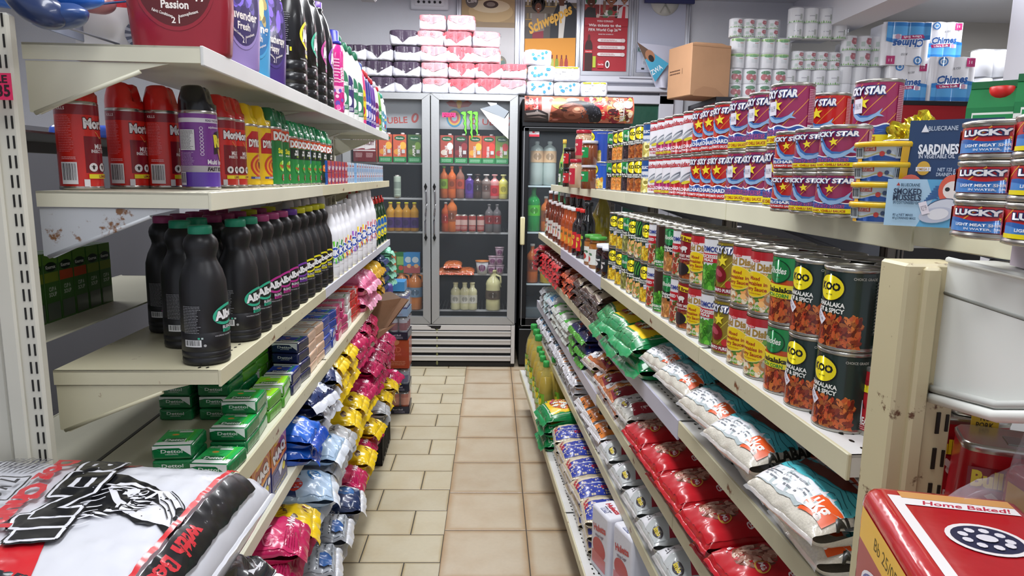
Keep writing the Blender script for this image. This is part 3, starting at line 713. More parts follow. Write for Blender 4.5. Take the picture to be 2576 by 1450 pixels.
# header boards behind the glass
for (pa,pb,nm,full) in((fx0+.06,fxm-.06,'left',0),(fxm+.06,fx1-.06,'right',1)):
    b=MB(); z0=onY(1190,326,FY+.08).z; z1=1.985; b.box2((pa-ox,.08,z0),(pb-ox,.09,z1),P_('a9adb2')); s=Sheet(); rd=P_('b3443c')
    cx=(pa+pb)/2-ox
    if full:
        s.text('D UBLE',cx+.10,z0+.055,.042,rd,w=.24,rot=-.05); s.ell(cx+.245,z0+.06,.026,.034,rd,rot=-.3); s.ell(cx+.245,z0+.06,.010,.020,P_('a9adb2'),rot=-.3)
        c2=(px2x(1143,297,FY+.08)); 
        for rr,cc in((.058,'3d86a8'),(.046,'c9a24a'),(.034,'b9555a'),(.020,'9cb0bc')): s.ell(c2[0],c2[1],rr,rr*1.15,P_(cc))
        c3=px2x(1155,263,FY+.08); s.ell(c3[0],c3[1],.028,.028,P_('d8a73c'))
        for sg in(-1,1): s.poly([(c3[0]+sg*.01,c3[1]-.022),(c3[0]+sg*.07,c3[1]-.014),(c3[0]+sg*.095,c3[1]+.012),(c3[0]+sg*.06,c3[1]+.028),(c3[0]+sg*.022,c3[1]+.016)],P_('a8493c'))
    else:
        s.text('DOUBLE',cx+.02,z0+.055,.045,rd,w=.25,rot=.06); s.ell(cx+.20,z0+.075,.026,.036,rd,rot=-.3); s.ell(cx+.20,z0+.075,.010,.022,P_('a9adb2'),rot=-.3)
    b.apply(s,FRONT(.08)); child(b,'header_board',t)
# =================== COLA FRIDGE
CY=5.08; t=empty('display_fridge',(.645,CY,0)); tag(t,'black single-door drinks fridge with curved lit picture header','fridge'); ox2=.645
cx0,cx1=.245-ox2,1.00-ox2; BK=M('141519',.35); b=MB()
b.box2((cx0,.04,.02),(cx0+.03,.66,1.80),BK); b.box2((cx1-.03,.04,.02),(cx1,.66,1.80),BK); b.box2((cx0,.64,.02),(cx1,.66,2.0),BK); b.box2((cx0,.0,.02),(cx1,.6,.30),BK,.004); b.box2((cx0,.04,1.79),(cx1,.66,2.0),BK)
child(b,'cabinet',t)
zh0=onY(1430,308,CY-.03).z; zh1=onY(1430,243,CY-.03).z
def hd(i,j):
    x=cx0+.012+(cx1-cx0+.03)*i; z=zh0+(zh1-zh0)*j; return (x,.0-.045*sin(PI*j)-.02,z)
b=MB(); b.grid(16,8,hd,M('f2e0d0',.3)); b.box2((cx0,-.022,zh0-.03),(cx1+.03,.06,zh0-.005),BK); b.box2((cx0,-.01,zh1),(cx1+.04,.06,zh1+.006),BK)
s=Sheet(); Wd=cx1-cx0+.03; Hh=zh1-zh0
def E(h): return M(h,.35,emit=.10)
def hp(pts,c): s.poly([((x-70)/1030*Wd,(350-y)/320*Hh) for x,y in pts],E(c))
def he(x,y,a,b_,c,rot=0): s.ell((x-70)/1030*Wd,(350-y)/320*Hh,a/1030*Wd,b_/320*Hh,E(c),24,rot)
s.rect(0,0,Wd,Hh,E('a85c46')); s.blobs(.36,.01,Wd-.01,Hh-.01,150,.007,.022,[E(c) for c in('d8b080','b02834','5a2c28','e0c8a0','98a050','c87848','782430','e8d8c0')],5,1.3)
he(760,150,50,60,'c01828'); he(800,260,50,50,'b81c2c'); he(900,215,50,40,'4a2428'); he(960,130,60,45,'e0cc98'); he(1040,120,45,50,'e8e0cc')
hp([(70,350),(70,40),(230,40),(230,350)],'8e4436'); s.blobs(.005,.03,.11,Hh-.01,40,.006,.016,[E(c) for c in('c88068','5a1a18','c8b0a8','a8302c','3a1814')],8); hp([(150,60),(215,60),(215,250),(150,250)],'a02028'); s.text('Coca-Cola',(182-70)/1030*Wd,(350-155)/320*Hh,.018,E('e8dcdc'),w=.115,rot=PI/2)
hp([(230,40),(330,40),(300,350),(230,350)],'b8a4a0'); he(320,90,34,40,'cfc8c4'); he(320,90,22,26,'7a5a54'); hp([(70,220),(200,200),(290,250),(300,350),(70,350)],'3a3436'); hp([(80,250),(200,228),(280,270),(200,262),(90,275)],'a89c98'); hp([(90,300),(210,280),(280,310),(200,300)],'8c7c7a')
he(400,120,80,70,'c8bc58'); he(520,75,60,30,'d8b098')
hp([(400,150),(500,105),(620,110),(670,200),(700,345),(290,345),(345,305),(306,282),(332,262),(302,240),(345,222),(380,198),(384,172)],'5e3024'); he(540,235,110,75,'7a4636',.2); he(575,200,60,40,'a06c56',.1); he(560,190,28,20,'c8987e'); he(470,140,55,24,'7a4636',.3)
hp([(430,130),(480,95),(600,78),(700,110),(770,170),(797,250),(790,320),(770,345),(690,345),(668,260),(640,190),(600,130),(520,108)],'1c1c22'); s.blobs((560-70)/1030*Wd,(350-340)/320*Hh,(780-70)/1030*Wd,(350-100)/320*Hh,60,.003,.006,[E(c) for c in('3c3c44','26262c','50505a')],3,1.0,inside=lambda a,c:((a/Wd*1030+70-690)/95)**2+((350-c/Hh*320-215)/110)**2<1)
hp([(405,185),(450,168),(490,178),(450,180)],'1a0e0c'); he(440,205,30,12,'241210',-.1); he(352,255,26,18,'4a241c'); hp([(345,300),(400,296),(430,310),(380,330),(320,338)],'7c3c34'); he(360,322,30,10,'a86a5c')
s.text('IS BETTER',Wd-.085,Hh/2,.028,E('ece8e8'),w=Hh*.9,rot=-PI/2,bold=.03); s.text('OTHER',Wd-.12,Hh/2+.04,.026,E('e8e4e4'),w=Hh*.5,rot=-PI/2)
b.apply(s,lambda u,v,o:(lambda p:(p[0],p[1]-.001-o,p[2]))(hd(u/Wd,v/Hh)),.05,.02); child(b,'header_sign',t,'curved picture header with a man and nuts')
b=MB(); z0,z1=.325,zh0-.035; fw=.05
for p in(((cx0,z0),(cx0+fw,z1)),((cx1-fw,z0),(cx1,z1)),((cx0,z0),(cx1,z0+.06)),((cx0,z1-.03),(cx1,z1))): b.box2((p[0][0],.0,p[0][1]),(p[1][0],.035,p[1][1]),BK,.002)
b.box2((cx0+.012,-.002,z0),(cx0+.018,.0,z1),M('a0a2a6',.3,.6)); b.box2((cx0+.012,-.002,z0),(cx1,.0,z0+.005),M('a0a2a6',.3,.6)); b.box2((cx0+.012,-.002,z1-.006),(cx1,.0,z1),M('a0a2a6',.3,.6)); b.box2((cx1-.008,-.002,z0),(cx1-.003,.0,z1),M('a0a2a6',.3,.6))
o=child(b,'door',t)
b=MB(); b.box2((cx0+fw,.010,z0+.06),(cx1-fw,.016,z1-.03),GL); child(b,'glass',o)
s=Sheet(); 
def p2(px,py): q=onY(px,py,CY); return q.x-ox2,q.z
a_=p2(1327,325); c_=p2(1357,344); s.rect(a_[0],c_[1],c_[0],a_[1],P_('e2e0e4')); s.rect(a_[0],c_[1],c_[0],c_[1]+.016,P_('c23444')); s.ell(a_[0]+.045,a_[1]-.02,.010,.007,P_('c23444')); s.lines(a_[0]+.02,c_[1]+.018,c_[0]-.02,a_[1]-.028,2,P_('888890'))
a_=p2(1504,331); c_=p2(1529,358); s.rect(a_[0],c_[1],c_[0],a_[1],P_('dfe6ea')); s.rect(a_[0]+.005,c_[1]+.03,a_[0]+.03,c_[1]+.055,P_('3aa5dc')); s.rect(c_[0]-.03,c_[1]+.03,c_[0]-.005,c_[1]+.05,P_('26343c'))
b=MB(); b.apply(s,FRONT(.009)); child(b,'stickers',o)
b=MB(); za,zb=onY(1315,545,CY).z,onY(1315,615,CY).z; b.box((cx0-.0+.012,-.045,(za+zb)/2),(.034,.03,za-zb),M('dcd3a8',.4),.008,seg=2); b.box((cx0+.012,-.02,za-.01),(.014,.04,.012),M('8a8a8a')); b.box((cx0+.012,-.02,zb+.01),(.014,.04,.012),M('8a8a8a')); child(b,'handle',o,'yellowed plastic handle')
CZ=[onY(1360,py,CY+.1).z for py in(467,583,712)]
for z in CZ:
    b=MB(); b.box2((cx0+.03,.06,z-.012),(cx1-.03,.07,z),M('cfe6ee',.35)); b.box2((cx0+.03,.07,z-.006),(cx1-.03,.6,z-.003),M('9aa0a4',.4,alpha=.5)); child(b,'wire_shelf',t)
b=MB(); b.box2((cx0+.03,.05,.37),(cx1-.03,.6,.45),M('5d6a70',.4)); child(b,'tray',t)
# =================== RED COOLERS along the annex
RC=M('a01822',.4); t=empty('red_cooler',(1.62,5.0,0)); tag(t,'red topped display cooler with black rim, stacked with toilet paper','cooler')
b=MB(); b.box2((0,0,0),(2.6,.68,2.0),M('2a2a2e',.4)); child(b,'cabinet',t)
b=MB(); zt=onY(1757,243,5.0).z; b.box2((0,-.012,1.45),(.04,0,zt),G_('1b1b20')); b.box2((.04,-.01,1.5),(2.6,0,zt-.03),RC,.002); b.box2((0,-.014,zt-.03),(2.6,.68,zt),G_('1b1b20')); b.box2((-.004,.02,1.4),(-.001,.66,zt-.04),M('8a1c24',.4)); child(b,'header_panel',t,'plain red header panel')
COOLZ=zt
from mathutils import noise as NZ
# =================== PRODUCT BUILDERS (front looks along local -Y)
def dkc(h,f): return ''.join('%02x'%max(0,min(255,int(int(h[i:i+2],16)*f))) for i in(0,2,4))
def can(root,r,h,art,lid=True,rim=True,stk=None):
    b=MB(); e=.0012
    b.lathe([(r*.96,.0),(r+e,.001),(r+e,.004),(r-.0006,.006),(r-.0006,h-.006),(r+e,h-.004),(r+e,h-.001),(r*.97,h)],[STEEL,STEEL,STEEL,STEEL2,STEEL,STEEL,STEEL],28,cap=False)
    s=Sheet(); C=PI*r; art(s,r,h-.012,C)
    if stk: s.sticker(*stk)
    b.apply(s,CYL(r,.006),.006); child(b,'body',root)
    b=MB(); b.lathe([(r*.97,h),(r*.93,h-.003),(r*.80,h-.003),(r*.78,h-.002),(r*.3,h-.002),(0,h-.002)],STEEL,28,cap=False); b.box((0,-r*.5,h-.0005),(.012,.02,.001),STEEL2,.0004); child(b,'lid',root)
def bgr(s,r,h,C,c,y0=0,y1=None): s.rect(-C,y0,C,h if y1 is None else y1,G_(c))
def wave(a,f,y,p=0): return lambda x:y+a*sin(x*f+p)
def fish(s,x,y,k,m1='8fb4dc',m2='3c6cae'):
    P=[(-.5,.30),(-.46,.10),(-.35,-.12),(-.15,-.30),(.1,-.38),(.35,-.32),(.55,-.18),(.78,-.20),(.62,-.10),(.70,.10),(.50,-.08),(.25,-.16),(0,-.14),(-.2,.02),(-.36,.26),(-.44,.38)]
    n=8; vs=P; s.add([(x+a*k,y+b*k) for a,b in P],[(i,i+1,14-i,15-i) for i in range(7)],G_(m1))
    Q=[(-.44,.38),(-.36,.26),(-.2,.02),(0,-.14),(.25,-.16),(.5,-.08),(.25,-.22),(0,-.22),(-.22,-.08),(-.40,.20)]
    s.add([(x+a*k,y+b*k) for a,b in Q],[(i,i+1,8-i,9-i) for i in range(4)],G_(m2)); s.ell(x-.43*k,y+.2*k,.035*k,.03*k,P_('15202c'),8)
def lucky(red=False,gold=False,tuna=False):
    bg='c2231f' if red else ('8d7a1e' if gold else '982a58')
    def art(s,r,h,C):
        bgr(s,r,h,C,bg); W1=G_('eef0f4')
        k=-C
        while k<C: s.line(k,h*.02,k+h*.9,h*.98,.0011,G_('e8a23a') if not gold else G_('d8cf4a')); s.n-=1; k+=.026
        s.n+=1
        for sx in(-1,1):
            x0=sx*C*.62; s.rect(x0-.013,h*.30,x0+.013,h*.97,G_(bg)); s.lines(x0-.012,h*.36,x0+.012,h*.95,20,G_('d8a0ae'),3); s.bars(x0-.012,h*.04,x0+.012,h*.32,P_('e6e6ee'),P_('3a3a66'),12)
        if not gold:
            s.band(-C,C,lambda x:h*.12,wave(h*.022,190,h*.30),G_('eef2f8'),60); s.band(-C,C,lambda x:h*.12,wave(h*.022,190,h*.275),G_('2b4f9e'),60)
            s.path([(x*.002-C,h*.22+h*.015*sin(x*.4)) for x in range(int(C*1000))],.0009,G_('4f7cc2')); s.path([(x*.002-C,h*.17+h*.015*sin(x*.4+2)) for x in range(int(C*1000))],.0009,G_('4f7cc2'))
            if red: s.rect(-C,0,C,h*.12,G_(bg)); s.text('PILCHARDS',0,h*.185,h*.085,W1,w=r*1.6,bold=.04); s.text('IN TOMATO SAUCE',0,h*.065,h*.055,W1,w=r*1.3,bold=.03); s.ell(r*.85,h*.19,.006,.005,G_('d8402a'))
            else: s.rect(-C,0,C,h*.125,G_('f0dc1e')); s.text2('PILCHARDS',0,h*.19,h*.085,G_('2c3f8e'),G_('e05a78'),w=r*1.35); s.text('IN HOT CHILLI SAUCE',0,h*.06,h*.06,G_('a8321e'),w=r*1.5,bold=.03)
            fish(s,r*.05,h*.52,r*1.25)
        else:
            s.rect(-C,h*.04,C,h*.15,G_('8e1a2a')); s.text('TOMATO PUREE',0,h*.095,h*.06,W1,w=r*1.5,bold=.03); s.ell(-.004,h*.40,r*.48,h*.15,G_('7c1420'),rot=-.5); s.ell(-.006,h*.42,r*.30,h*.06,G_('b8485a'),rot=-.4)
            for a_ in((.5,.22),(.8,.35),(-.7,.2),(.85,.5)): s.ell(a_[0]*r,a_[1]*h,h*.07,h*.07,G_('c22a2a'))
        s.star(r*.08,h*.66,h*.125,G_('f4e23a'),rot=.15)
        s.text2('LUCKY STAR',0,h*.87,h*.125,W1,G_('22356e'),w=r*2.05,bold=.05,ob=.09,sh=.12)
    return art
def tunaart(kind=0):
    def art(s,r,h,C):
        W1=G_('eef0f4'); bgr(s,r,h,C,'bf2a30'); k=-C
        while k<C: s.line(k,h*.3,k+h,h,.0012,G_('e8a23a')); s.n-=1; k+=.03
        s.n+=1
        s.band(-r*1.3,r*1.3,lambda x:h*.02,wave(h*.06,110,h*.50),G_('2d62ae'),30); s.band(-r*1.3,r*1.3,lambda x:h*.02,wave(h*.05,110,h*.38,1),G_('4d8ad0'),30)
        s.text2('LUCKY STAR',0,h*.78,h*.22,W1,G_('1c2c5e'),w=r*2.1,bold=.05,ob=.09); s.star(r*.1,h*.55,h*.14,G_('f4d43a'))
        s.text('LIGHT MEAT SHREDDED TUNA',0,h*.30,h*.11,W1,w=r*1.9,bold=.03); s.text('IN WATER, SALT ADDED',0,h*.14,h*.085,W1,w=r*1.35)
        if kind: s.rect(-r*1.3,0,r*1.3,h*.16,G_('f0dc1e'))
        for x0 in(C*.68,-C*.68):
            s.rect(x0-.03,h*.05,x0+.03,h*.95,G_('b4282e')); s.lines(x0-.027,h*.3,x0-.003,h*.9,9,G_('dfa0a4'),2); s.lines(x0+.003,h*.3,x0+.027,h*.9,9,G_('dfa0a4'),5)
            s.text('119 g',x0,h*.17,h*.12,G_('e6c0c2'),w=.03)
    return art
def saldanha(magenta):
    bg='a81e62' if magenta==1 else('b81f28' if magenta==0 else 'e6e4e6')
    def art(s,r,h,C):
        bgr(s,r,h,C,'eceaf0'); s.rect(-C,h*.955,C,h,G_('b8202c')); 
        if magenta<2: s.band(-C,C,lambda x:0,lambda x:h*(.30+.06*cos(x/r)),G_(bg),30)
        s.text('Saldanha',0,h*.83,h*.12,G_('b8202c'),w=r*1.9,bold=.03,sh=.35,rot=.06); s.line(-r*.8,h*.745,r*.8,h*.79,.0013,G_('b8202c'))
        s.ell(r*.05,h*.50,r*.8,h*.075,G_('9a9ea8'),rot=.5); s.ell(r*.12,h*.53,r*.75,h*.04,G_('5a606c'),rot=.5); s.ell(-r*.1,h*.48,r*.55,h*.03,G_('d0d4da'),rot=.5)
        s.poly([(r*.55,h*.62),(r*.95,h*.72),(r*.8,h*.58)],G_('5a606c'))
        if magenta<2:
            s.text('PILCHARDS',0,h*.17,h*.085,G_('f0eef2'),w=r*1.5,bold=.04); s.text('IN TOMATO SAUCE',0,h*.07,h*.055,G_('f0eef2'),w=r*1.5,bold=.03) if magenta==0 else (s.rect(-C,h*.03,C,h*.10,G_('e9dc2a')),s.text('IN CHILLI SAUCE',0,h*.065,h*.045,G_('8a2040'),w=r*1.3))
        else: s.text('MACKEREL',0,h*.2,h*.09,G_('b8202c'),w=r*1.5,bold=.04); s.text('IN BRINE',0,h*.09,h*.06,G_('b8202c'),w=r*.9)
        s.ell(r*.05,h*.35,r*.4,h*.04,G_('d8cc3a'),rot=.2); s.bars(C*.6-.012,h*.05,C*.6+.012,h*.85,P_('e6e6ee'),P_('4a4a66'),12); s.bars(-C*.6-.012,h*.05,-C*.6+.012,h*.85,P_('e6e6ee'),P_('4a4a66'),12)
        s.lines(C*.33,h*.3,C*.5,h*.85,14,G_('b0b0ba'))
    return art
FOOD={'beans':['d98a3a','c8742a','e8a055'],'rbeans':['a85a2a','c47436','8e4420'],'corn':['e8c030','f2d24a','d4a41e'],'peas':['4c9a2c','6ab83c','3a7e22'],'opeas':['8e8e4a','a8a860','74743a'],'mix':['e09a5a','d8d0b8','6a9a3c','e8b070'],'chick':['c88a4a','dca468','b0713a'],'chaka':['a83a1c','b85428','7c2612','c87034','5c1a0e'],'dark':['3a2a30','4c3a40','2a1e24'],'fruit':['e8c86a','e69a3a','f0d890','d8c84a'],'mush':['d8c870','b8a850','e8dc9a'],'veg':['d8442a','4a6a2c','d8d0b0','8a3a2a']}
def veg(bg,food,oval=None,lines=(),top=None,band=None,ovc='f4e11c',ovt='KOO',fh=.40,txt='f0f0ea',ovm='101010',corner=None,fsz=.0042,stripes=None,side=True,ovy=.78,ovs=1.0):
    def art(s,r,h,C):
        bgr(s,r,h,C,bg)
        if top: s.rect(-C,h*.66,C,h,G_(top))
        if corner: s.poly([(-r*.2,h),(r*1.4,h),(r*1.4,h*.62)],G_(corner))
        if stripes:
            for i in range(-9,10): s.path([(i*.010+.012*q*q,h*(.62+.36*q)) for q in(0,.3,.6,1)],.0035,G_(stripes))
        s.rect(-r*1.25,0,r*1.25,h*fh*.9,G_(FOOD[food][2])); s.blobs(-r*1.25,h*.0,r*1.25,h*fh,int(r*2.5*h*fh/(fsz*fsz)*.9),fsz*.55,fsz*1.15,[G_(dkc(c,q)) for q in(1,.82,1.12) for c in FOOD[food]],len(food)+7,{'beans':1.4,'rbeans':1.4,'chaka':2.1,'veg':1.3,'mush':1.6}.get(food,1.1))
        if oval: s.ell(0,h*ovy,r*.62*ovs,h*.185*ovs,G_(ovm),28); s.ell(0,h*ovy,r*.57*ovs,h*.17*ovs,G_(ovc),28); s.text(ovt,0,h*(ovy+.02),h*.10*ovs,G_('14181a' if ovc[0]=='f' else 'f2f2ea'),w=r*.9*ovs,bold=.05 if ovt=='KOO' else .02,sh=0 if ovt=='KOO' else .15); s.text('est. 1940',0,h*(ovy-.09),h*.02,G_('4a4a20'),w=r*.3)
        if band: s.rect(-C,h*band[0],C,h*band[1],G_(band[2])); 
        for (tx,y,hh,wd,*cc) in lines: s.text(tx,0,h*y,h*hh,G_(cc[0] if cc else txt),w=r*wd,bold=.04)
        if side:
            for sx in(-1,1):
                x0=sx*C*.68; s.lines(x0-.016,h*.2,x0+.016,h*.9,16,G_('9a9a94'),2); s.rect(x0-.014,h*.03,x0+.014,h*.17,P_('c8c8bc'))
        s.text('CHOICE GRADE',r*1.25,h*.93,h*.035,G_('b8b8b0'),w=r*.8)
    return art
R_,H_=.0365,.110
def K(desc,name,cat,fn,*a,**k): return Kind(fn,name,cat,desc,*a,**k)
def tin(desc,art,r=R_,h=H_,**k): return K(desc,'food_tin','tin',can,r,h,art,**k)
KD=dict(
 pm=tin('maroon pilchard tin with yellow star and fish',lucky(),stk=(-.004,.06,.016,.024,.05)),
 pr=tin('bright red pilchard tin with yellow star',lucky(red=True)),
 gold=tin('olive gold tomato puree tin with yellow star',lucky(gold=True)),
 sm=tin('white tin with red script name and magenta base',saldanha(1)), sr=tin('white tin with red script name and red base',saldanha(0)), sw=tin('white tin with red script name and pale base',saldanha(2)),
 tuna=tin('squat red and blue shredded tuna tin',tunaart(0),.040,.035), tuna2=tin('squat red tuna tin with yellow rim band',tunaart(1),.040,.035),
 kooc=tin('dark green relish tin with yellow oval badge',veg('1d302c','chaka',1,[('CHAKALAKA',.56,.06,1.3),('HOT & SPICY',.48,.06,1.3)],fh=.40,fsz=.0032),stk=(-.012,.036,.02,.012,-.7,'R25.99')),
 rhch=tin('green and yellow tin with round green badge',veg('c8501e','chaka',1,[('Chakalaka',.50,.08,1.5,'1c1c14'),('WITH CORN',.41,.055,1.2,'3a8a3c')],top='1f8a48',band=(.37,.58,'f0e22a'),ovc='1a7a40',ovt='Rhodes',ovm='0c3a22',fh=.4)),
 gd=tin('red topped vegetable tin with yellow oval',veg('a8602a','mix',0,[],fh=.9,fsz=.006,side=True)),
 peas=tin('peas tin with white top, red band',veg('e8e8ec','peas',0,[('TOMCO',.81,.10,1.3,'2c3e8e'),('PROCESSED',.66,.07,1.4,'f0f0f0'),('PEAS',.585,.05,.7,'f0f0f0')],band=(.54,.72,'c2202c'),fh=.53,fsz=.0055)),
 mvr=tin('narrow vegetable tin with red band',veg('e8e8ec','veg',0,[('TOMCO',.82,.09,1.3,'2c3e8e'),('MIXED VEG',.62,.07,1.4,'f0f0f0')],band=(.52,.71,'c2202c'),fh=.5,fsz=.005)),
 mince=tin('dark red mince tin with yellow ribbon',veg('8e1c26','rbeans',0,[('SAVOURY MINCE',.52,.05,1.4),],fh=.36)),
 chick=tin('black chickpea tin with green top',veg('17191a','chick',1,[('Chickpeas',.56,.065,1.2),('in Brine',.49,.055,.9)],top='1f9a4e',ovc='1a7a40',ovt='Rhodes',ovm='0c3a22',fh=.43,fsz=.006)),
 gpeas=tin('brown peas tin with green base',veg('3c2620','peas',0,[('GARDEN PEAS',.12,.06,1.3),('net 400g',.05,.03,.6),],band=(.02,.18,'2c8a3c'),fh=.5,fsz=.0045)),
 corn=tin('dark green sweetcorn tin with yellow oval',veg('14342c','corn',1,[('WHOLE KERNEL',.56,.045,1.25),('SWEETCORN IN BRINE',.50,.04,1.35)],fh=.40),stk=(.01,.04)),
 olive=tin('olive pea tin with green top',veg('20261e','opeas',1,[('Fresh Peas',.56,.06,1.2),('in Brine',.49,.05,.9)],top='1f9a4e',ovc='1a7a40',ovt='Rhodes',ovm='0c3a22',fh=.44,fsz=.0055)),
 mixv=tin('vegetable tin with leafy green stripes',veg('1c4030','mix',0,[('Vegetables',.54,.06,1.3),('in Brine',.47,.05,.9)],stripes='4aa83c',fh=.42,fsz=.006)),
 mixk=tin('leafy green tin with yellow oval badge',veg('17402f','mix',1,[('Vegetables',.55,.06,1.2),('in Brine',.48,.05,.9)],stripes='3c8a3c',fh=.42,fsz=.006)),
 kbean=tin('black bean tin with yellow circle',veg('17171a','rbeans',1,[('BAKED BEANS',.55,.055,1.3),('IN TOMATO SAUCE',.48,.05,1.35)],fh=.43,ovy=.8,ovs=1.15)),
 bbean=tin('black bean tin with red corner and yellow oval',veg('17171a','beans',1,[('RED BEANS',.56,.06,1.3),('IN BRINE',.49,.04,.9,'c8d83a')],ovt='Buçay',corner='c8222a',fh=.43,ovy=.8,ovs=1.1)),
 rbean=tin('black bean tin with green badge',veg('17191a','dark',1,[('Black Beans',.57,.06,1.3),('in Brine',.50,.05,.9)],top='1f9a4e',ovc='1a7a40',ovt='Rhodes',ovm='0c3a22',fh=.43)),
 blue=tin('blue topped tin with pale blue middle band',veg('d8dce4','mush',0,[('SELECTED',.78,.09,1.3,'e8ecf4'),('Mushrooms',.53,.07,1.3,'4a6aa0')],top='26508e',fh=.42,fsz=.008)),
 pms=tin('short maroon pilchard tin with yellow star',lucky(),.032,.0625), prs=tin('short bright red pilchard tin with yellow star',lucky(red=True),.032,.0625),
 bigk=tin('large royal blue fruit tin',veg('2a4aa8','fruit',1,[('PEACHES',.42,.04,.8)],fh=.34,fsz=.012,ovy=.8),.05,.142),
 bluek=tin('royal blue fruit salad tin',veg('2a5ac0','fruit',1,[('FRUIT COCKTAIL',.52,.05,1.2)],fh=.42,fsz=.008,ovy=.75)),
)
_g=veg('a8602a','mix',0,[],fh=.9,fsz=.006)
def _gd(s,r,h,C):
    _g(s,r,h,C); s.rect(-C,h*.86,C,h,G_('b8242c')); s.rect(-C,h*.66,C,h*.86,G_('e6e0e0')); s.text('Gold Dish',0,h*.75,h*.12,G_('a8843a'),w=r*1.75,bold=.05); s.ell(0,h*.85,r*.25,h*.025,G_('c8303a')); s.text('PAKCO',0,h*.85,h*.025,G_('f0e8e8'),w=r*.35)
    s.ell(0,h*.45,r*.85,h*.22,G_('f2ea9a'),30); s.ell(0,h*.45,r*.82,h*.21,G_('f0cf1a'),30); rd=G_('a83818')
    for t,y in(('Mixed',.555),('Vegetables in',.465),('Curry Sauce',.375)): s.text(t,0,h*y,h*.062,rd,w=r*(.6 if t=='Mixed' else 1.3),bold=.03)
    s.text('with potatoes & beans',0,h*.30,h*.02,rd,w=r*.8); s.text('CHOICE GRADE',0,h*.06,h*.04,G_('ece4d8'),w=r*.9)
KD['gd'].a=(R_,H_,_gd)
def _mn(s,r,h,C):
    veg('8e1c26','rbeans',0,[],fh=.36)(s,r,h,C); s.poly([(-r*.8,h*.86),(r*.9,h*.78),(r*.9,h*.90),(-r*.8,h*.97)],G_('f0dc2a')); s.text('Bull Brand',0,h*.875,h*.075,G_('6a1018'),w=r*1.4,rot=-.11,bold=.04)
    s.ell(-.003,h*.66,r*.3,h*.05,G_('ece8e4'),rot=.1); s.rect(-.008,h*.57,-.005,h*.66,G_('ece8e4')); s.rect(.002,h*.57,.005,h*.66,G_('ece8e4')); s.text('SAVOURY MINCE',0,h*.50,h*.06,G_('f0e8e4'),w=r*1.5,bold=.03); s.text('WITH VEGETABLES',0,h*.43,h*.035,G_('f0e8e4'),w=r*1.3); s.ell(r*.4,h*.22,r*.3,h*.1,G_('d8dc2c')); s.ell(-r*.2,h*.2,r*.6,h*.14,G_('2a2226'))
KD['mince'].a=(R_,H_,_mn)
# tapered corned meat tin
def corned(root,w=.082,d=.058,h=.095):
    b=MB(); R=G_('b5202a'); 
    b.lathe([(1,.0),(1.02,.002),(1.02,.005),(1.0,.007),(.92,h-.007),(.94,h-.005),(.94,h-.002),(.9,h)],[STEEL,STEEL,STEEL,R,STEEL,STEEL,STEEL],32,sq=4,sx=w/2,sy=d/2)
    s=Sheet(); s.poly([(-.034,.058),(.034,.058),(.034,.076),(-.034,.076)],G_('8c1420')); s.text('Bull Brand',0,.067,.013,G_('f4e32a'),w=.062,bold=.05)
    s.ell(-.002,.045,.014,.007,G_('eee8e4')); 
    for x in(-.012,-.007,.005,.010): s.rect(x-.0012,.030,x+.0012,.044,G_('eee8e4'))
    s.poly([(-.013,.046),(-.021,.053),(-.016,.056),(-.009,.050)],G_('eee8e4')); s.line(.011,.047,.016,.037,.0014,G_('1c1c1c')); s.text('CORNED',-.012,.021,.010,G_('efe6e2'),w=.036,bold=.03); s.text('MEAT',.018,.021,.010,G_('efe6e2'),w=.02,bold=.03)
    s.lines(-.034,.008,.03,.016,3,G_('d8a0a0')); s.sticker(.008,.035,.010,.026,.05)
    b.apply(s,lambda u,v,o:(u,-(d/2)*(1-.08*v/h)*.985-.0006-o,v)); child(b,'body',root)
    b=MB(); b.box((0,-d*.1,h),(.012,.02,.0015),STEEL2); child(b,'key_tab',root)
KD['cm']=K('red corned meat tin with yellow lettering','corned_meat_tin','tin',corned)
# flat boxes and cartons
def boxitem(root,w,d,h,base,fr=None,top=None,rt=None,lf=None,bev=.0008,bk=None,gab=0,cap=None):
    b=MB(); b.box((0,0,h/2),(w,d,h),base,bev)
    if gab:
        for sy in(-1,1): b.face([b.bm.verts.new(p) for p in((-w/2,sy*d/2,h),(w/2,sy*d/2,h),(w/2,0,h+gab),(-w/2,0,h+gab))],gab and G_('1c6a3c'))
        for sx in(-1,1): b.face([b.bm.verts.new(p) for p in((sx*w/2,-d/2,h),(sx*w/2,d/2,h),(sx*w/2,0,h+gab))],G_('e6e8e4'))
        b.box((0,0,h+gab+.006),(w,.003,.012),G_('1c6a3c'))
    for art,fn,W in((fr,FRONT(-d/2),w),(bk,BACKF(d/2),w),(rt,RIGHTF(w/2),d),(lf,LEFTF(-w/2),d)):
        if art: s=Sheet(); art(s,W,h); b.apply(s,fn)
    if top: s=Sheet(); top(s,w,d); b.apply(s,TOPF(h))
    child(b,'carton',root)
    if cap: b=MB(); b.lathe([(cap[0],0),(cap[0],cap[1]),(cap[0]*.9,cap[1]+.001)],cap[2],16,c=(cap[3] if len(cap)>3 else 0,0,h+(gab*.4 if gab else 0))); child(b,'cap',root)
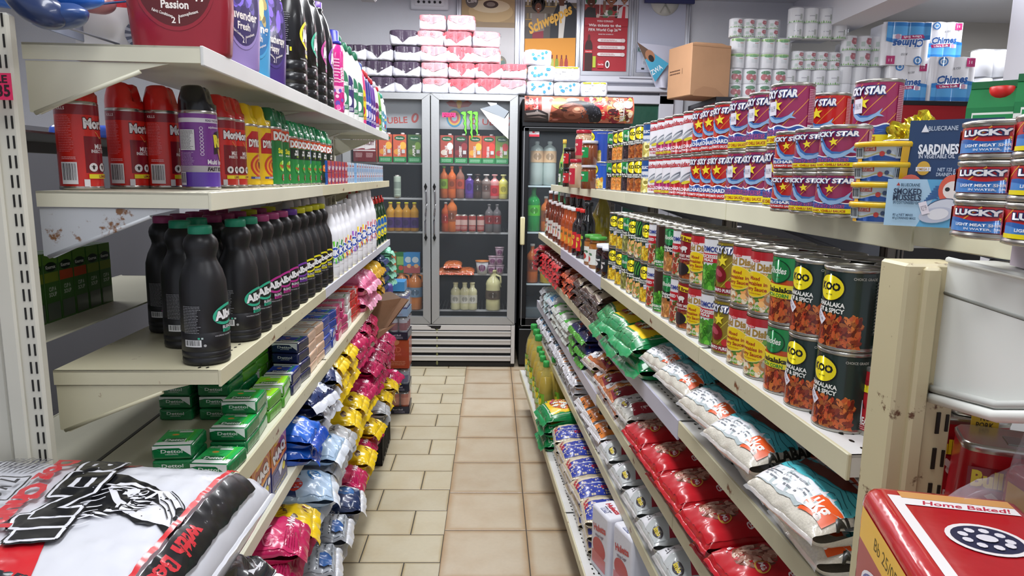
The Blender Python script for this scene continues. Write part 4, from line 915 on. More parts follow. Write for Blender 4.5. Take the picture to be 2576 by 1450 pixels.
def a_muss(s,w,h):
    s.rect(-w/2,0,w/2,h,G_('a8cce6')); s.poly([(-.012,0),(w/2,0),(w/2,h),(-.004,h),(.006,h*.6)],G_('5aa6d4')); s.rect(.040,0,w/2,h,G_('26305a')); s.poly([(.03,0),(w/2,0),(w/2,h*.2),(.04,h*.14)],G_('c8643c'))
    for k in range(7): s.path([(-.005+.002*k,h*(.55+.05*k)),(.008+.003*k,h*(.62+.04*k)),(.012+.004*k,h*(.6+.06*k))],.0022,G_('2e5e98'))
    s.ell(.028,h*.78,.017,.022,G_('d8604a')); s.ell(.029,h*.78,.0125,.013,G_('e9e4e2')); s.ell(.022,h*.80,.003,.003,G_('1a1a22'))
    s.ell(.016,h*.36,.024,.015,G_('3a4a6a'),rot=.5); s.ell(.016,h*.36,.0225,.0138,G_('cfd6e4'),rot=.5); s.ell(.012,h*.26,.022,.011,G_('b8c0d4'),rot=.2); s.ell(.014,h*.28,.013,.008,G_('dfe2ea'),rot=.2)
    s.text('BLUECRANE',-.024,h*.88,.0042,G_('28465e'),w=.024); s.poly([(-.042,h*.86),(-.037,h*.86),(-.0395,h*.93)],G_('a83a34'))
    s.text('SMOKED',-.027,h*.74,.0085,G_('1e2f4c'),w=.036,bold=.03); s.text('MUSSELS',-.027,h*.61,.0085,G_('1e2f4c'),w=.036,bold=.03); s.text('IN COTTONSEED OIL',-.027,h*.50,.004,G_('35526e'),w=.034)
    s.text('85 g NET MASS',-.030,h*.24,.0034,G_('35526e'),w=.026); s.text('60 g DRAINED MASS',-.028,h*.17,.0034,G_('35526e'),w=.030); s.sticker(-.004,h*.40,.010,.018,.35,'R27.99')
def a_sard(s,w,h):
    s.rect(-w/2,0,w/2,h,G_('243f66')); s.ell(.034,h*.52,.016,h*.42,G_('c8b890'),rot=-.12); s.ell(.034,h*.52,.014,h*.39,G_('8a7c6a'),rot=-.12)
    for k in range(4): s.ell(.026+k*.006,h*(.42+.07*k),.003,h*.30,G_(['d8dce0','3a4450','c8b8b0','e8e4e0'][k]),rot=-.5)
    s.text('BLUECRANE',-.013,h*.86,.005,G_('b8c4d4'),w=.034); s.poly([(-.038,h*.80),(-.029,h*.80),(-.034,h*.93)],G_('e6e8ee'))
    s.text('SARDINES',-.016,h*.52,.0105,G_('eef0f4'),w=.047,bold=.04); s.text('IN VEGETABLE OIL',-.017,h*.40,.0045,G_('d8dce6'),w=.042)
    s.ell(-.031,h*.20,.008,.008,G_('d8a83a')); s.rect(-.040,h*.15,-.022,h*.22,G_('e8e8ec')); s.text('OMEGA 3',-.031,h*.185,.003,G_('b8862a'),w=.014); s.text('NET 125 g',-.004,h*.18,.004,G_('c8d0dc'),w=.020); s.text('DRAINED 90 g',-.002,h*.10,.004,G_('c8d0dc'),w=.026); s.sticker(.030,h*.66,.011,.020,-.25)
KD['muss']=K('pale blue smoked mussels carton with shell drawing','fish_carton','carton',boxitem,.108,.024,.068,G_('5f9fc8'),a_muss,bk=a_muss)
KD['sard']=K('navy sardines carton with oval window picture','fish_carton','carton',boxitem,.105,.024,.068,G_('233a5e'),a_sard)
def tub(root,r=.035,h=.0240):
    b=MB(); b.lathe([(r*.86,0),(r*.9,.002),(r*.97,h-.006),(r,h-.004)],G_('c9d4dc'),32); s=Sheet(); C=PI*r
    s.rect(-C,.002,C,h*.78,G_('c9d4dc')); s.band(-C,C,lambda x:.002,wave(.002,140,h*.28),G_('27509a'),60); s.path([(i*.003-C,h*.40+.0022*sin(i*.5)) for i in range(int(C/.0015))],.0012,G_('b8b27a'))
    for x0 in(0,-C*.5,C*.5,C): 
        s.rect(x0-.010,h*.55,x0+.006,h*.78,G_('b8342a')); s.text('LUCKY STAR',x0-.002,h*.67,.004,G_('f0e8e4'),w=.014); s.ell(x0+.013,h*.42,.003,.003,G_('c23a34')); s.ell(x0+.02,h*.5,.0025,.0025,G_('3a4a6a')); s.bars(x0+.028,h*.2,x0+.045,h*.72,G_('bcc6cc'),P_('2a2e36'),9)
        s.rect(x0-.022,.001,x0-.013,h*.78,G_('e9b320'))
    b.apply(s,lambda u,v,o:((r*(.90+.07*v/h)+o)*sin(u/r),-(r*(.90+.07*v/h)+o)*cos(u/r),v),.006); child(b,'tub',root)
    b=MB(); b.lathe([(r,h-.006),(r*1.04,h-.006),(r*1.05,h-.002),(r*1.02,h),(r*.95,h),(r*.93,h-.001),(0,h-.001)],G_('f0c322'),32,cap=False); child(b,'lid',root,'yellow plastic lid')
KD['tub']=K('round clear fish tub with yellow lid','plastic_tub','tub',tub)
# bottles
def bottle(root,prof,mats,cap,capm,art=None,n=24,sq=0,sx=1,sy=1,inner=None,lab=None):
    b=MB(); b.lathe(prof,mats,n,sq=sq,sx=sx,sy=sy)
    if art: s=Sheet(); art(s); b.apply(s,lab[0],lab[1] if len(lab)>1 else .006)
    child(b,'bottle',root)
    if inner: b=MB(); b.lathe(inner[0],inner[1],n,sq=sq,sx=sx,sy=sy); child(b,'contents',root)
    b=MB(); b.lathe(cap,capm,n); child(b,'cap',root)
def squeeze(mb): pass
BLK=M('1d1d20',.38,bump=.02)
def albex(root,colr,big=1.0,name='Albex',flav='BLEACH'):
    r=.043*big; h=.262*big
    pr=[(.0,0),(.86,.004),(.97,.012),(1,.03),(.985,.055),(.95,.060),(1,.066),(1,.10),(.96,.104),(1,.108),(.99,.24),(.96,.245),(.99,.25),(.98,.50),(.95,.60),(.82,.68),(.66,.735),(.60,.765),(.62,.79),(.70,.83),(.72,.865),(.66,.90),(.52,.93),(.42,.945)]
    b=MB(); b.lathe([(a*r,z*h) for a,z in pr],BLK,28,cap=False)
    s=Sheet(); cm=G_(colr); C=PI*r
    s.ell(0,h*.365,r*.80,h*.075,cm,28,rot=.15); s.ell(0,h*.365,r*.66,h*.055,G_('1a1a1c'),28,rot=.15); s.text2(name,0,h*.37,h*.062,G_('f0f0f2'),G_('1a1a1c'),w=r*1.45,bold=.05,rot=.12); s.text(flav,0,h*.272,h*.022,G_('d8d8dc'),w=r*.7,bold=.03)
    s.rect(-r*.35,h*.235,r*.35,h*.257,cm); s.text('CITRUS' if colr[0]=='e' else('FLORAL' if colr[0]=='b' else 'REGULAR'),0,h*.246,h*.013,G_('1a1a1c'),w=r*.5); s.text('WHITENS WHITES · KILLS GERMS',0,h*.215,h*.010,G_('a8a8ac'),w=r*1.5)
    for x0 in(-C*.52,C*.52):
        s.lines(x0-r*.42,h*.24,x0+r*.40,h*.44,18,G_('8a8a8e'),3,.35); s.bars(x0-r*.40,h*.145,x0+r*.34,h*.195,P_('d8d8d8'),P_('1a1a1a'),16); s.rect(x0+r*.2,h*.20,x0+r*.29,h*.213,cm); s.rect(x0+r*.34,h*.20,x0+r*.42,h*.213,P_('b8c8c4'))
        s.ell(x0+r*.48,h*.155,r*.06,r*.06,P_('a8a8a8'),10)
    b.apply(s,CYL(r*.992),.006)
    child(b,'bottle',root)
    b=MB(); n=28; b.lathe([(.47*r,.935*h),(.49*r,.94*h),(.485*r,.985*h),(.46*r,.995*h),(0,1.0*h)],M(capc(colr),.4),n,cap=False); child(b,'cap',root)
def capc(c): return {'35b08e':'1f8a6a','b8308e':'9c3a6e','e8e026':'c6c41e','7a3ca8':'5e3590'}.get(c,c)
for k_,c_,n_ in(('ag','35b08e','green'),('am','b8308e','magenta'),('ay','e8e026','yellow'),('ap','7a3ca8','purple')):
    KD[k_]=K(f'black bleach bottle with {n_} cap and label','bleach_bottle','bottle',albex,c_)
def bigalbex(root,colr):
    r=.058; h=.36; b=MB()
    pr=[(0,0),(.85,.004),(1,.02),(1,.085),(.96,.09),(1,.095),(1,.17),(.96,.175),(1,.18),(1,.26),(.97,.265),(1,.27),(.99,.60),(.93,.68),(.80,.76),(.60,.84),(.45,.88),(.50,.90),(.40,.92)]
    b.lathe([(a*r,z*h) for a,z in pr],M('1b1b1e',.25,coat=.2),28,sq=1.2,cap=False); s=Sheet(); cm=G_(colr)
    s.ell(0,h*.47,r*.85,h*.11,cm,28,rot=.2); s.ell(0,h*.47,r*.68,h*.085,G_('19191b'),28,rot=.2); s.text('Albex',0,h*.475,h*.085,G_('f0f0f2'),w=r*1.45,bold=.06,rot=.15); s.text('BLEACH',0,h*.345,h*.03,G_('d8d8dc'),w=r*.8,bold=.03); s.rect(-r*.4,h*.30,r*.4,h*.325,cm); s.text('WHITENS WHITES · KILLS GERMS',0,h*.278,h*.011,G_('b0b0b4'),w=r*1.7)
    for x0 in(-PI*r*.5,PI*r*.5): s.lines(x0-r*.35,h*.40,x0+r*.35,h*.62,14,G_('9a9a9e'),3,.35); s.bars(x0-r*.3,h*.30,x0+r*.2,h*.37,P_('d8d8d8'),P_('1a1a1a'),10); s.rect(x0+r*.25,h*.33,x0+r*.34,h*.36,cm)
    b.apply(s,CYL(r*1.0,0),.006) if 0 else b.apply(s,lambda u,v,o:(lambda a:((r*(abs(cos(a))**3.2+abs(sin(a))**3.2)**(-1/3.2)+o)*cos(a),(r*(abs(cos(a))**3.2+abs(sin(a))**3.2)**(-1/3.2)+o)*sin(a),v))(-PI/2+u/(r*1.06)),.006)
    child(b,'bottle',root)
    b=MB(); b.lathe([(.44*r,.90*h),(.44*r,.97*h),(0,.985*h)],M(capc(colr),.4),20,cap=False); child(b,'cap',root)
    b=MB(); b.tube([(0,r*.5,h*.83),(0,r*1.0,h*.84),(0,r*1.15,h*.74),(0,r*.95,h*.62)],.011,M('1b1b1e',.25,coat=.2)); child(b,'handle',root)
for k_,c_,n_ in(('by','e8e026','yellow'),('bg','35b08e','green'),('bm','b8308e','magenta'),('bp','7a3ca8','purple')):
    KD[k_]=K(f'large black bleach jug with {n_} label','bleach_jug','bottle',bigalbex,c_)
def jug(root,colr,lab,capcol,t1,t2,w=.19,d=.09,h=.30,flow='6a2a2e',dark=0):
    m=M(colr,.28,coat=.25); b=MB()
    pr=[(0,0),(.84,0),(.90,.006),(.93,.03),(1,.30),(1,.52),(.93,.66),(.78,.80),(.5,.90),(.28,.94),(.24,.96)]
    b.lathe([(a,z*h) for a,z in pr],m,36,sq=1.6,sx=w/2,sy=d/2,cap=False)
    s=Sheet(); L=M(lab,.3,coat=.2); y=lambda u,v:-(d/2)*((1-min(.99,abs(u)/(w/2))**3.6)**(1/3.6))*.985*(.93+.07*min(1,v/(.3*h)))
    s.ell(0,h*.44,w*.385,h*.30,M(colr,.2,coat=.3),34); s.ell(0,h*.445,w*.36,h*.28,L,34)
    s.blobs(-w*.24,h*.42,w*.24,h*.68,34,.006,.014,[G_(c) for c in(flow,dkc(flow,.7),dkc(flow,1.35))],4,1.6,inside=lambda a,c:(a/(w*.30))**2+((c-h*.5)/(h*.22))**2<1)
    s.text(t1,0,h*.375,h*.062,G_('efe6e2'),w=w*.60,bold=.03,arc=-.05); s.text(t2,0,h*.30,h*.05,G_('efe6e2'),w=w*.26,bold=.03); s.text('2 l',0,h*.205,h*.038,G_('efe6e2')); s.text('Fabric Conditioner',-w*.12,h*.245,h*.018,G_('efe6e2'),w=w*.2,rot=-.3); s.text('Assouplissant',w*.12,h*.245,h*.018,G_('efe6e2'),w=w*.2,rot=.3)
    b.apply(s,lambda u,v,o:(u,y(u,v)-.0012-o,v),.012); child(b,'bottle',root)
    b=MB(); hx=w*.30; b.tube([(w*.20,0,h*.84),(hx+.012,0,h*.90),(w*.46,0,h*.78),(w*.475,0,h*.62),(w*.46,0,h*.52)],.012,m); child(b,'handle',root)
    b=MB(); b.lathe([(.022,h*.95),(.024,h*.96),(.022,h*1.05),(.018,h*1.055)],M(capcol,.4),20); child(b,'cap',root)
def dkc(h,f): return ''.join('%02x'%max(0,min(255,int(int(h[i:i+2],16)*f))) for i in(0,2,4))
KD['jr']=K('dark red fabric softener jug with oval label','softener_jug','bottle',jug,'8e1f2e','5a1a1e','7a1422','aromatherapy','Passion',flow='a03a20')
KD['jl']=K('lilac fabric softener jug with lavender label','softener_jug','bottle',jug,'9a86c4','3a2a62','7a66b0','Lavender','Fresh',flow='6a58b0')
KD['jc']=K('sky blue fabric softener jug','softener_jug','bottle',jug,'4aa3d6','2c78b4','2a70b0','Spring','Fresh',flow='c8b070')
KD['jp']=K('deep purple fabric softener jug','softener_jug','bottle',jug,'45307e','2c1e56','5a3a90','aromatherapy','Happy',flow='6a50a8')
def cleaner(root,body,capc_,lab,labc,t,w=.085,d=.055,h=.27,capt=0,hd=0,over=None):
    m=M(body,.3,coat=.2); b=MB()
    pr=[(0,0),(.92,0),(.97,.008),(1,.05),(1,.55),(.93,.66),(.86,.74),(.80,.80),(.5,.88),(.36,.90)]
    b.lathe([(a,z*h) for a,z in pr],m,24,sq=1.0,sx=w/2,sy=d/2,cap=False)
    s=Sheet(); s.ell(0,h*.36,w*.38,h*.22,G_(lab),24); s.rect(-w*.36,h*.10,w*.36,h*.34,G_(lab)); s.text(t,0,h*.43,h*.07,G_(labc),w=w*.62,bold=.04); s.ell(0,h*.24,w*.2,h*.07,G_(over or labc),14); s.lines(-w*.3,h*.11,w*.3,h*.16,3,G_(labc))
    s2=lambda u,v,o:((w/2*(abs(cos(a))**3+abs(sin(a))**3)**(-1/3)+o)*cos(a) if 0 else 0,0,0)
    b.apply(s,lambda u,v,o:(lambda q:(u,-(d/2)*(1-min(.98,abs(u)/(w/2))**3)**(1/3)-.0008-o,v))(0),.01); 
    s=Sheet(); s.rect(-d*.25,h*.12,d*.25,h*.50,G_(lab)); s.lines(-d*.2,h*.2,d*.2,h*.45,10,G_(labc)); 
    b.apply(s,lambda u,v,o:((w/2)*(1-min(.98,abs(u)/(d/2))**3)**(1/3)+.0008+o,u,v),.01); b.apply(s,lambda u,v,o:(-(w/2)*(1-min(.98,abs(u)/(d/2))**3)**(1/3)-.0008-o,-u,v),.01)
    child(b,'bottle',root)
    b=MB(); b.lathe([(.017,h*.89),(.019,h*.90),(.017,h*.97),(.012,h*1.0),(.010,h*1.0)],M(capc_,.4),16); child(b,'cap',root)
CL=lambda k,desc,*a,**kw: KD.__setitem__(k,K(desc,'cleaner_bottle','bottle',cleaner,*a,**kw))
def pinkb(root):
    r=.040;h=.30; b=MB(); b.lathe([(0,0),(.9*r,0),(r,.02),(r,.5*h),(.97*r,.6*h),(r,.72*h),(.9*r,.8*h),(.7*r,.84*h)],M('cf2c86',.2,coat=.5),24,cap=False); s=Sheet(); s.rect(-r,.08,r,.10,G_('f0b0d0')); s.text('Vanish',0,.14,.03,G_('f2e6ee'),w=.055,rot=PI/2); s.blobs(-r,.02,r,.10,20,.005,.010,[G_(c) for c in('f0c8dc','e860a8','6a50b0')],3); s.lines(-r*.9,.11,-r*.2,.20,8,G_('f0b0d0')); b.apply(s,CYL(r),.006); child(b,'bottle',root)
    b=MB(); b.lathe([(.74*r,.83*h),(.82*r,.835*h),(.82*r,.87*h),(.62*r,.88*h),(.60*r,.99*h),(.5*r,h)],M('2a2f9a',.35),24); child(b,'cap',root)
KD['pk']=K('bright pink stain remover bottle with blue cap','cleaner_bottle','bottle',pinkb)
CL('wg','white cleaner bottle with dark green cap','e2e4e2','1f6a4c','2c7a56','e8ece8','clean',.10,.05,.30); CL('wn','white cleaner bottle with navy label strip','e0e0e4','1f6a4c','38306a','e8e8f0','2in1',.10,.05,.295)
CL('yp','yellow and pink cleaner bottle with blue cap','d8417e','2a4a9a','e8d02a','b82a4a','POWER',.075,.05,.275); CL('nv','navy blue toilet cleaner bottle with red cap','2c2f88','c02a34','3a4ab0','e8e8f4','Domestos'[:5],.065,.05,.26); CL('pu','purple toilet cleaner bottle','6a3aa0','c02a34','50308a','f0e8f4','fresh',.065,.05,.25)
CL('hm','white handy bottle with purple plum label','e6e4ea','e0e0e6','7a2a6a','f0e4ec','HAPPY',.07,.05,.25,over='c23a3a'); CL('pg','white and green pine gel bottle with red cap','7ab04a','c8303a','3c9a3c','f0f4e8','PINE',.07,.05,.24,over='e86a3a'); CL('wt','white bottle with teal cap','e4e8e8','2a9a84','5a9aa8','e8f0f0','gel',.06,.045,.22); CL('wb','white bottle with blue and yellow label','e4e6ea','e0e4e8','3a8ac8','f0e23a','fresh',.065,.045,.20,over='c8303a')
def spray(root,body,capm,art,r=.033,h=.205,capcut=1,capz=.76):
    b=MB(); b.lathe([(r*.9,0),(r*1.01,.001),(r*1.01,.005),(r*.98,.007),(r*.98,h*capz-.006),(r*1.0,h*capz-.004),(r*.96,h*capz)],[STEEL,STEEL,STEEL,body,STEEL,STEEL],28,cap=False)
    s=Sheet(); art(s,r,h*capz-.012,PI*r); b.apply(s,CYL(r*.98,.006),.006); child(b,'can',root)
    b=MB(); n=28; prof=[(r*.97,h*capz),(r*.97,h*capz+.012),(r*.93,h*capz+.022),(r*.80,h*.955),(r*.74,h*.985),(r*.55,h)]
    rings=[]
    for R,z in prof:
        ring=[]
        for k in range(n):
            a=2*PI*k/n; f=max(0,-sin(a)) # front cut for the nozzle
            zz=z; RR=R
            if capcut and z>h*capz+.02: RR=R*(1-.35*max(0,f-.75)/.25); zz=z-.012*max(0,f-.6)/.4
            ring.append(b.bm.verts.new((RR*cos(a),RR*sin(a),zz)))
        rings.append(ring)
    for i in range(len(rings)-1):
        for k in range(n): b.face([rings[i][k],rings[i][(k+1)%n],rings[i+1][(k+1)%n],rings[i+1][k]],capm,True)
    b.face(rings[-1],capm); child(b,'cap',root)
def a_mort(s,r,h,C):
    bgr(s,r,h,C,'d2281f'); s.rect(-C,h*.88,C,h,G_('8c1824')); s.rect(-r*.9,h*.17,r*.9,h*.62,G_('7c1622')); s.text2('Mortein',0,h*.78,h*.12,G_('eceaf0'),G_('3a0c12'),w=r*1.75,bold=.05)
    s.path([(-.01,h*.68),(.0,h*.60),(.004,h*.62),(.014,h*.54)],.0012,G_('e8b060')); s.star(.014,h*.54,.008,G_('f0dca0'),6,.3); s.text('MULTI',0,h*.5,h*.06,G_('e8e0e4'),w=r*.8,bold=.03); s.text('INSECT KILLER',0,h*.44,h*.04,G_('e8e0e4'),w=r*1.2,bold=.03)
    for x in(-.6,0,.6): s.ell(x*r*.9,h*.24,r*.22,r*.22,G_('e6e2e4'),16); s.ell(x*r*.9,h*.24,r*.06,r*.12,G_('2a1a1c'),8); s.line((x*.9-.12)*r,h*.25,(x*.9+.12)*r,h*.25,.0008,G_('2a1a1c'))
    s.rect(-r*.8,h*.10,r*.8,h*.155,G_('e8d82a')); s.text('LEMON',0,h*.128,h*.035,G_('8c1824'),w=r*.6,bold=.03)
    for x0,se in((-C*.5,2),(C*.5,4)): s.text('KILLS',x0-.008,h*.95,h*.035,G_('e8d8da'),w=.014); s.lines(x0-.016,h*.42,x0+.008,h*.87,22,G_('e07078'),se,.35); s.bars(x0-.014,h*.03,x0+.010,h*.30,P_('e4e2e6'),P_('3c3c40'),14); s.rect(x0+.018,h*.0,x0+.026,h*.09,P_('e4e2e6')); s.lines(x0-.012,h*.33,x0+.010,h*.37,2,G_('e0a0a6'))
def a_raid(s,r,h,C):
    bgr(s,r,h,C,'7c3a94'); s.rect(-C,h*.88,C,h*.94,G_('dcd8e4')); s.text('READ THE LABEL',-r*.4,h*.91,h*.03,G_('5a4a70'),w=r); s.rect(-C,h*.20,C,h*.29,G_('aea8b0')); s.text('FAST KILL',-r*.3,h*.245,h*.05,G_('241c28'),w=r*1.2,bold=.05,sh=.2); s.rect(-C,0,C,h*.20,G_('5c3aa4'))
    s.poly([(-r*.5,h*.45),(r*.9,h*.5),(r*.9,h*.85),(-r*.4,h*.75)],G_('1e1a22')); s.text('Raid',.1*r,h*.65,h*.16,G_('f0e23a'),w=r*1.15,bold=.06,rot=.1); s.ell(0,h*.45,.004,.012,G_('c88a3a'),rot=.4); s.text('Multi Insect',-r*.2,h*.345,h*.065,G_('e8e4ee'),w=r*1.4,bold=.03)
    for i in range(8): s.ell(-r*1.15,h*(.80-.05*i),.0032,.0032,G_('e0cce8'),12); s.ell(-r*1.15,h*(.80-.05*i),.0022,.0022,G_('7c3a94'),12)
    s.text('scjohnson',-r*.5,h*.82,h*.03,G_('e8e4ee'),w=r*.6)
    for x0 in(-C*.6,C*.6): s.rect(x0-.014,h*.50,x0+.014,h*.78,P_('d8d8dc')); s.lines(x0-.013,h*.51,x0+.013,h*.77,16,P_('6a6a70'),3,.4); s.lines(x0-.013,h*.22,x0+.013,h*.48,14,G_('b89ac8'),4,.4); s.bars(x0-.016,h*.02,x0-.004,h*.2,P_('d8d0dc'),P_('2a2230'),8)
def a_dyr(s,r,h,C):
    bgr(s,r,h,C,'ecc41a'); s.poly([(-r*1.1,h*.55),(-r*1.1,h*.80),(-r*.7,h*.92),(r*.7,h*.92),(r*1.1,h*.80),(r*1.1,h*.55)],G_('c02028')); s.text2('DYROACH',0,h*.72,h*.12,G_('f0f0f0'),G_('701018'),w=r*1.9,bold=.06)
    for q in(1,.82,.64,.46,.3): s.ell(0,h*.33,r*.9*q,h*.2*q,G_('c8402c' if q in(1,.64,.3) else 'e8a02a'),24)
    s.ell(0,h*.34,.004,.010,G_('7a4a20'),rot=.8); s.rect(-C,h*.0,C,h*.07,G_('ecc41a')); s.rect(-r*.9,h*.10,r*.9,h*.14,G_('4a4a8a')); s.text('COCKROACHES',0,h*.12,h*.03,G_('e8e8f0'),w=r*1.2)
    for x0 in(-C*.55,C*.55): s.rect(x0-.014,h*.30,x0+.012,h*.68,G_('8f8a8e')); s.lines(x0-.013,h*.31,x0+.011,h*.67,18,G_('6a666a'),3,.3); s.lines(x0-.014,h*.72,x0+.012,h*.95,8,G_('a8861a'),2,.3)
def a_doom(sup=0,orange=0):
    def art(s,r,h,C):
        bgr(s,r,h,C,'1f7a3a' if not orange else '1c3a2a'); s.rect(-C,h*.80,C,h*1.0,G_('d84a22')); s.text2('DOOM',0,h*.885,h*.14,G_('f0f0f0'),G_('8a2410'),w=r*1.8,bold=.07,ob=.05)
        if sup: s.text('Super',0,h*.62,h*.09,G_('e0e03a'),w=r*1.1,bold=.05); s.text('MULTI INSECT',0,h*.53,h*.03,G_('d8e0d0'),w=r)
        else: s.rect(-r*.9,h*.55,r*.9,h*.78,G_('1a2a22')); s.text('MULTI',0,h*.72,h*.05,G_('e8e8e8'),w=r*.8,bold=.04); s.text('INSECTS',0,h*.655,h*.05,G_('e8e8e8'),w=r,bold=.04); s.text('SUPER',0,h*.60,h*.03,G_('b8d83a'),w=r*.5)
        if orange: s.poly([(r*.8*cos(PI/6+k*PI/3),h*.38+h*.14*sin(PI/6+k*PI/3)) for k in range(6)],G_('e07a28')); s.text('Crawling',0,h*.40,h*.045,G_('f4f0e8'),w=r*1.1); s.rect(-C,0,C,h*.14,G_('1a2420'))
        else: s.ell(0,h*.34,r*.5,h*.10,G_('8ab82c' if sup else '4a9a3a'),20); s.ell(r*.1,h*.35,r*.35,h*.03,G_('6a3a22'),rot=.4); s.ell(-r*.2,h*.33,r*.3,h*.022,G_('b05a2c'),rot=-.4)
        s.ell(0,h*.13,r*.24,r*.24,G_('d8502a')); s.ell(0,h*.13,r*.18,r*.18,G_('1a2a22')); s.path([(.001,h*.17),(-.002,h*.13),(.002,h*.13),(-.001,h*.09)],.0012,G_('f0f0f0'))
        for x0 in(-C*.58,C*.58): s.lines(x0-.012,h*.1,x0+.012,h*.76,26,G_('3c9a58'),3,.3)
    return art
SP=lambda k,desc,body,capm,art,**kw: KD.__setitem__(k,K(desc,'spray_can','spray can',spray,G_(body),M(capm,.25,coat=.3),art,**kw))
SP('mo','red insect spray can with barcode side','d2281f','c8201c',a_mort,r=.033,h=.192); SP('ra','purple insect spray can with black cap','7c3a94','131318',a_raid,r=.034,h=.19)
SP('dy','yellow cockroach spray can','ecc41a','ecc80e',a_dyr,r=.032,h=.185); SP('du','tall green insect spray can','1f7a3a','156a42',a_doom(1),r=.031,h=.185); SP('dm','shorter green insect spray can','1f7a3a','1c9058',a_doom(0),r=.029,h=.165); SP('do','green spray can with orange hexagon','1c3a2a','1c9058',a_doom(0,1),r=.030,h=.16)
def jik(root,c1,c2,h=.255,t='JIK'):
    r=.037; b=MB(); pr=[(0,0),(.92,.0),(1,.01),(.98,.10),(1,.14),(.97,.2),(1,.24),(1,.55),(.96,.62),(.88,.68),(.80,.70),(.78,.74),(.66,.80),(.5,.86),(.42,.90)]
    b.lathe([(a*r,z*h) for a,z in pr],M('e6e6ec',.3),24,cap=False); s=Sheet()
    s.rect(-r*1.2,h*.16,r*1.2,h*.52,G_('ecebf0'))
    for k in range(12):
        a=2*PI*k/12; s.poly([(0,h*.36),(r*1.0*cos(a),h*.36+h*.16*sin(a)),(r*1.0*cos(a+.26),h*.36+h*.16*sin(a+.26))],G_(c1 if k%2 else c2))
    s.poly([(r*.72*cos(PI/6+k*PI/3),h*.36+h*.085*sin(PI/6+k*PI/3)) for k in range(6)],G_('f0f0f4')); s.poly([(r*.66*cos(PI/6+k*PI/3),h*.36+h*.075*sin(PI/6+k*PI/3)) for k in range(6)],G_('2a4aa8')); s.text(t,0,h*.36,h*.075,G_('f4f4f8'),w=r*1.0,bold=.06,sh=.15,rot=.1); s.text('REMOVES STAINS',0,h*.22,h*.02,G_('2a4aa8'),w=r*1.1)
    for x0 in(-PI*r*.6,PI*r*.6): s.lines(x0-.012,h*.2,x0+.012,h*.5,14,G_('b8b8c4'),3,.3)
    b.apply(s,CYL(r),.006); child(b,'bottle',root); b=MB(); b.lathe([(.42*r,.895*h),(.45*r,.90*h),(.43*r,.97*h),(.38*r,h)],M('e4e4ea',.35),20); child(b,'cap',root)
for k_,a_,c_,n_ in(('kg','6ac23a','3c9a3c','green'),('ky','f0c82a','d8442a','yellow and red'),('kv','9a5ac0','7a3aa8','violet'),('kp','e08a9a','d05a70','pink')): KD[k_]=K(f'white bleach bottle with {n_} starburst label','bleach_bottle','bottle',jik,a_,c_)
def dish(root):
    h=.255; w=.075; d=.045; b=MB(); pr=[(0,0),(.9,0),(1,.02),(.96,.3),(1,.5),(.92,.62),(.6,.74),(.34,.82),(.3,.86)]
    b.lathe([(a,z*h) for a,z in pr],M('0f3a26',.12,coat=.6,alpha=.96),24,sq=.6,sx=w/2,sy=d/2,cap=False); s=Sheet(); s.ell(0,h*.36,w*.36,h*.22,G_('f0dc2a'),24); s.ell(0,h*.36,w*.31,h*.18,G_('2a6ab8'),24); s.text('SUNLIGHT',0,h*.38,h*.05,G_('f4e83a'),w=w*.56,bold=.05); s.ell(0,h*.25,w*.16,h*.05,G_('f4e83a'))
    b.apply(s,lambda u,v,o:(u,-(d/2)*(1-min(.97,abs(u)/(w/2))**2.6)**(1/2.6)-.001-o,v),.01)
    s=Sheet(); s.rect(-d*.3,h*.15,d*.3,h*.55,G_('d8cc3a')); s.lines(-d*.25,h*.2,d*.25,h*.5,9,G_('2a6a3c')); b.apply(s,lambda u,v,o:((w/2)*(1-min(.97,abs(u)/(d/2))**2.6)**(1/2.6)+.001+o,u,v),.008); b.apply(s,lambda u,v,o:(-(w/2)*(1-min(.97,abs(u)/(d/2))**2.6)**(1/2.6)-.001-o,-u,v),.008)
    child(b,'bottle',root); b=MB(); b.lathe([(.013,h*.85),(.014,h*.86),(.013,h*.93),(.006,h*.95),(.005,h)],M('c82a24',.35),16); child(b,'cap',root)
KD['ds']=K('dark green dish liquid bottle with red cap','dish_liquid_bottle','bottle',dish)
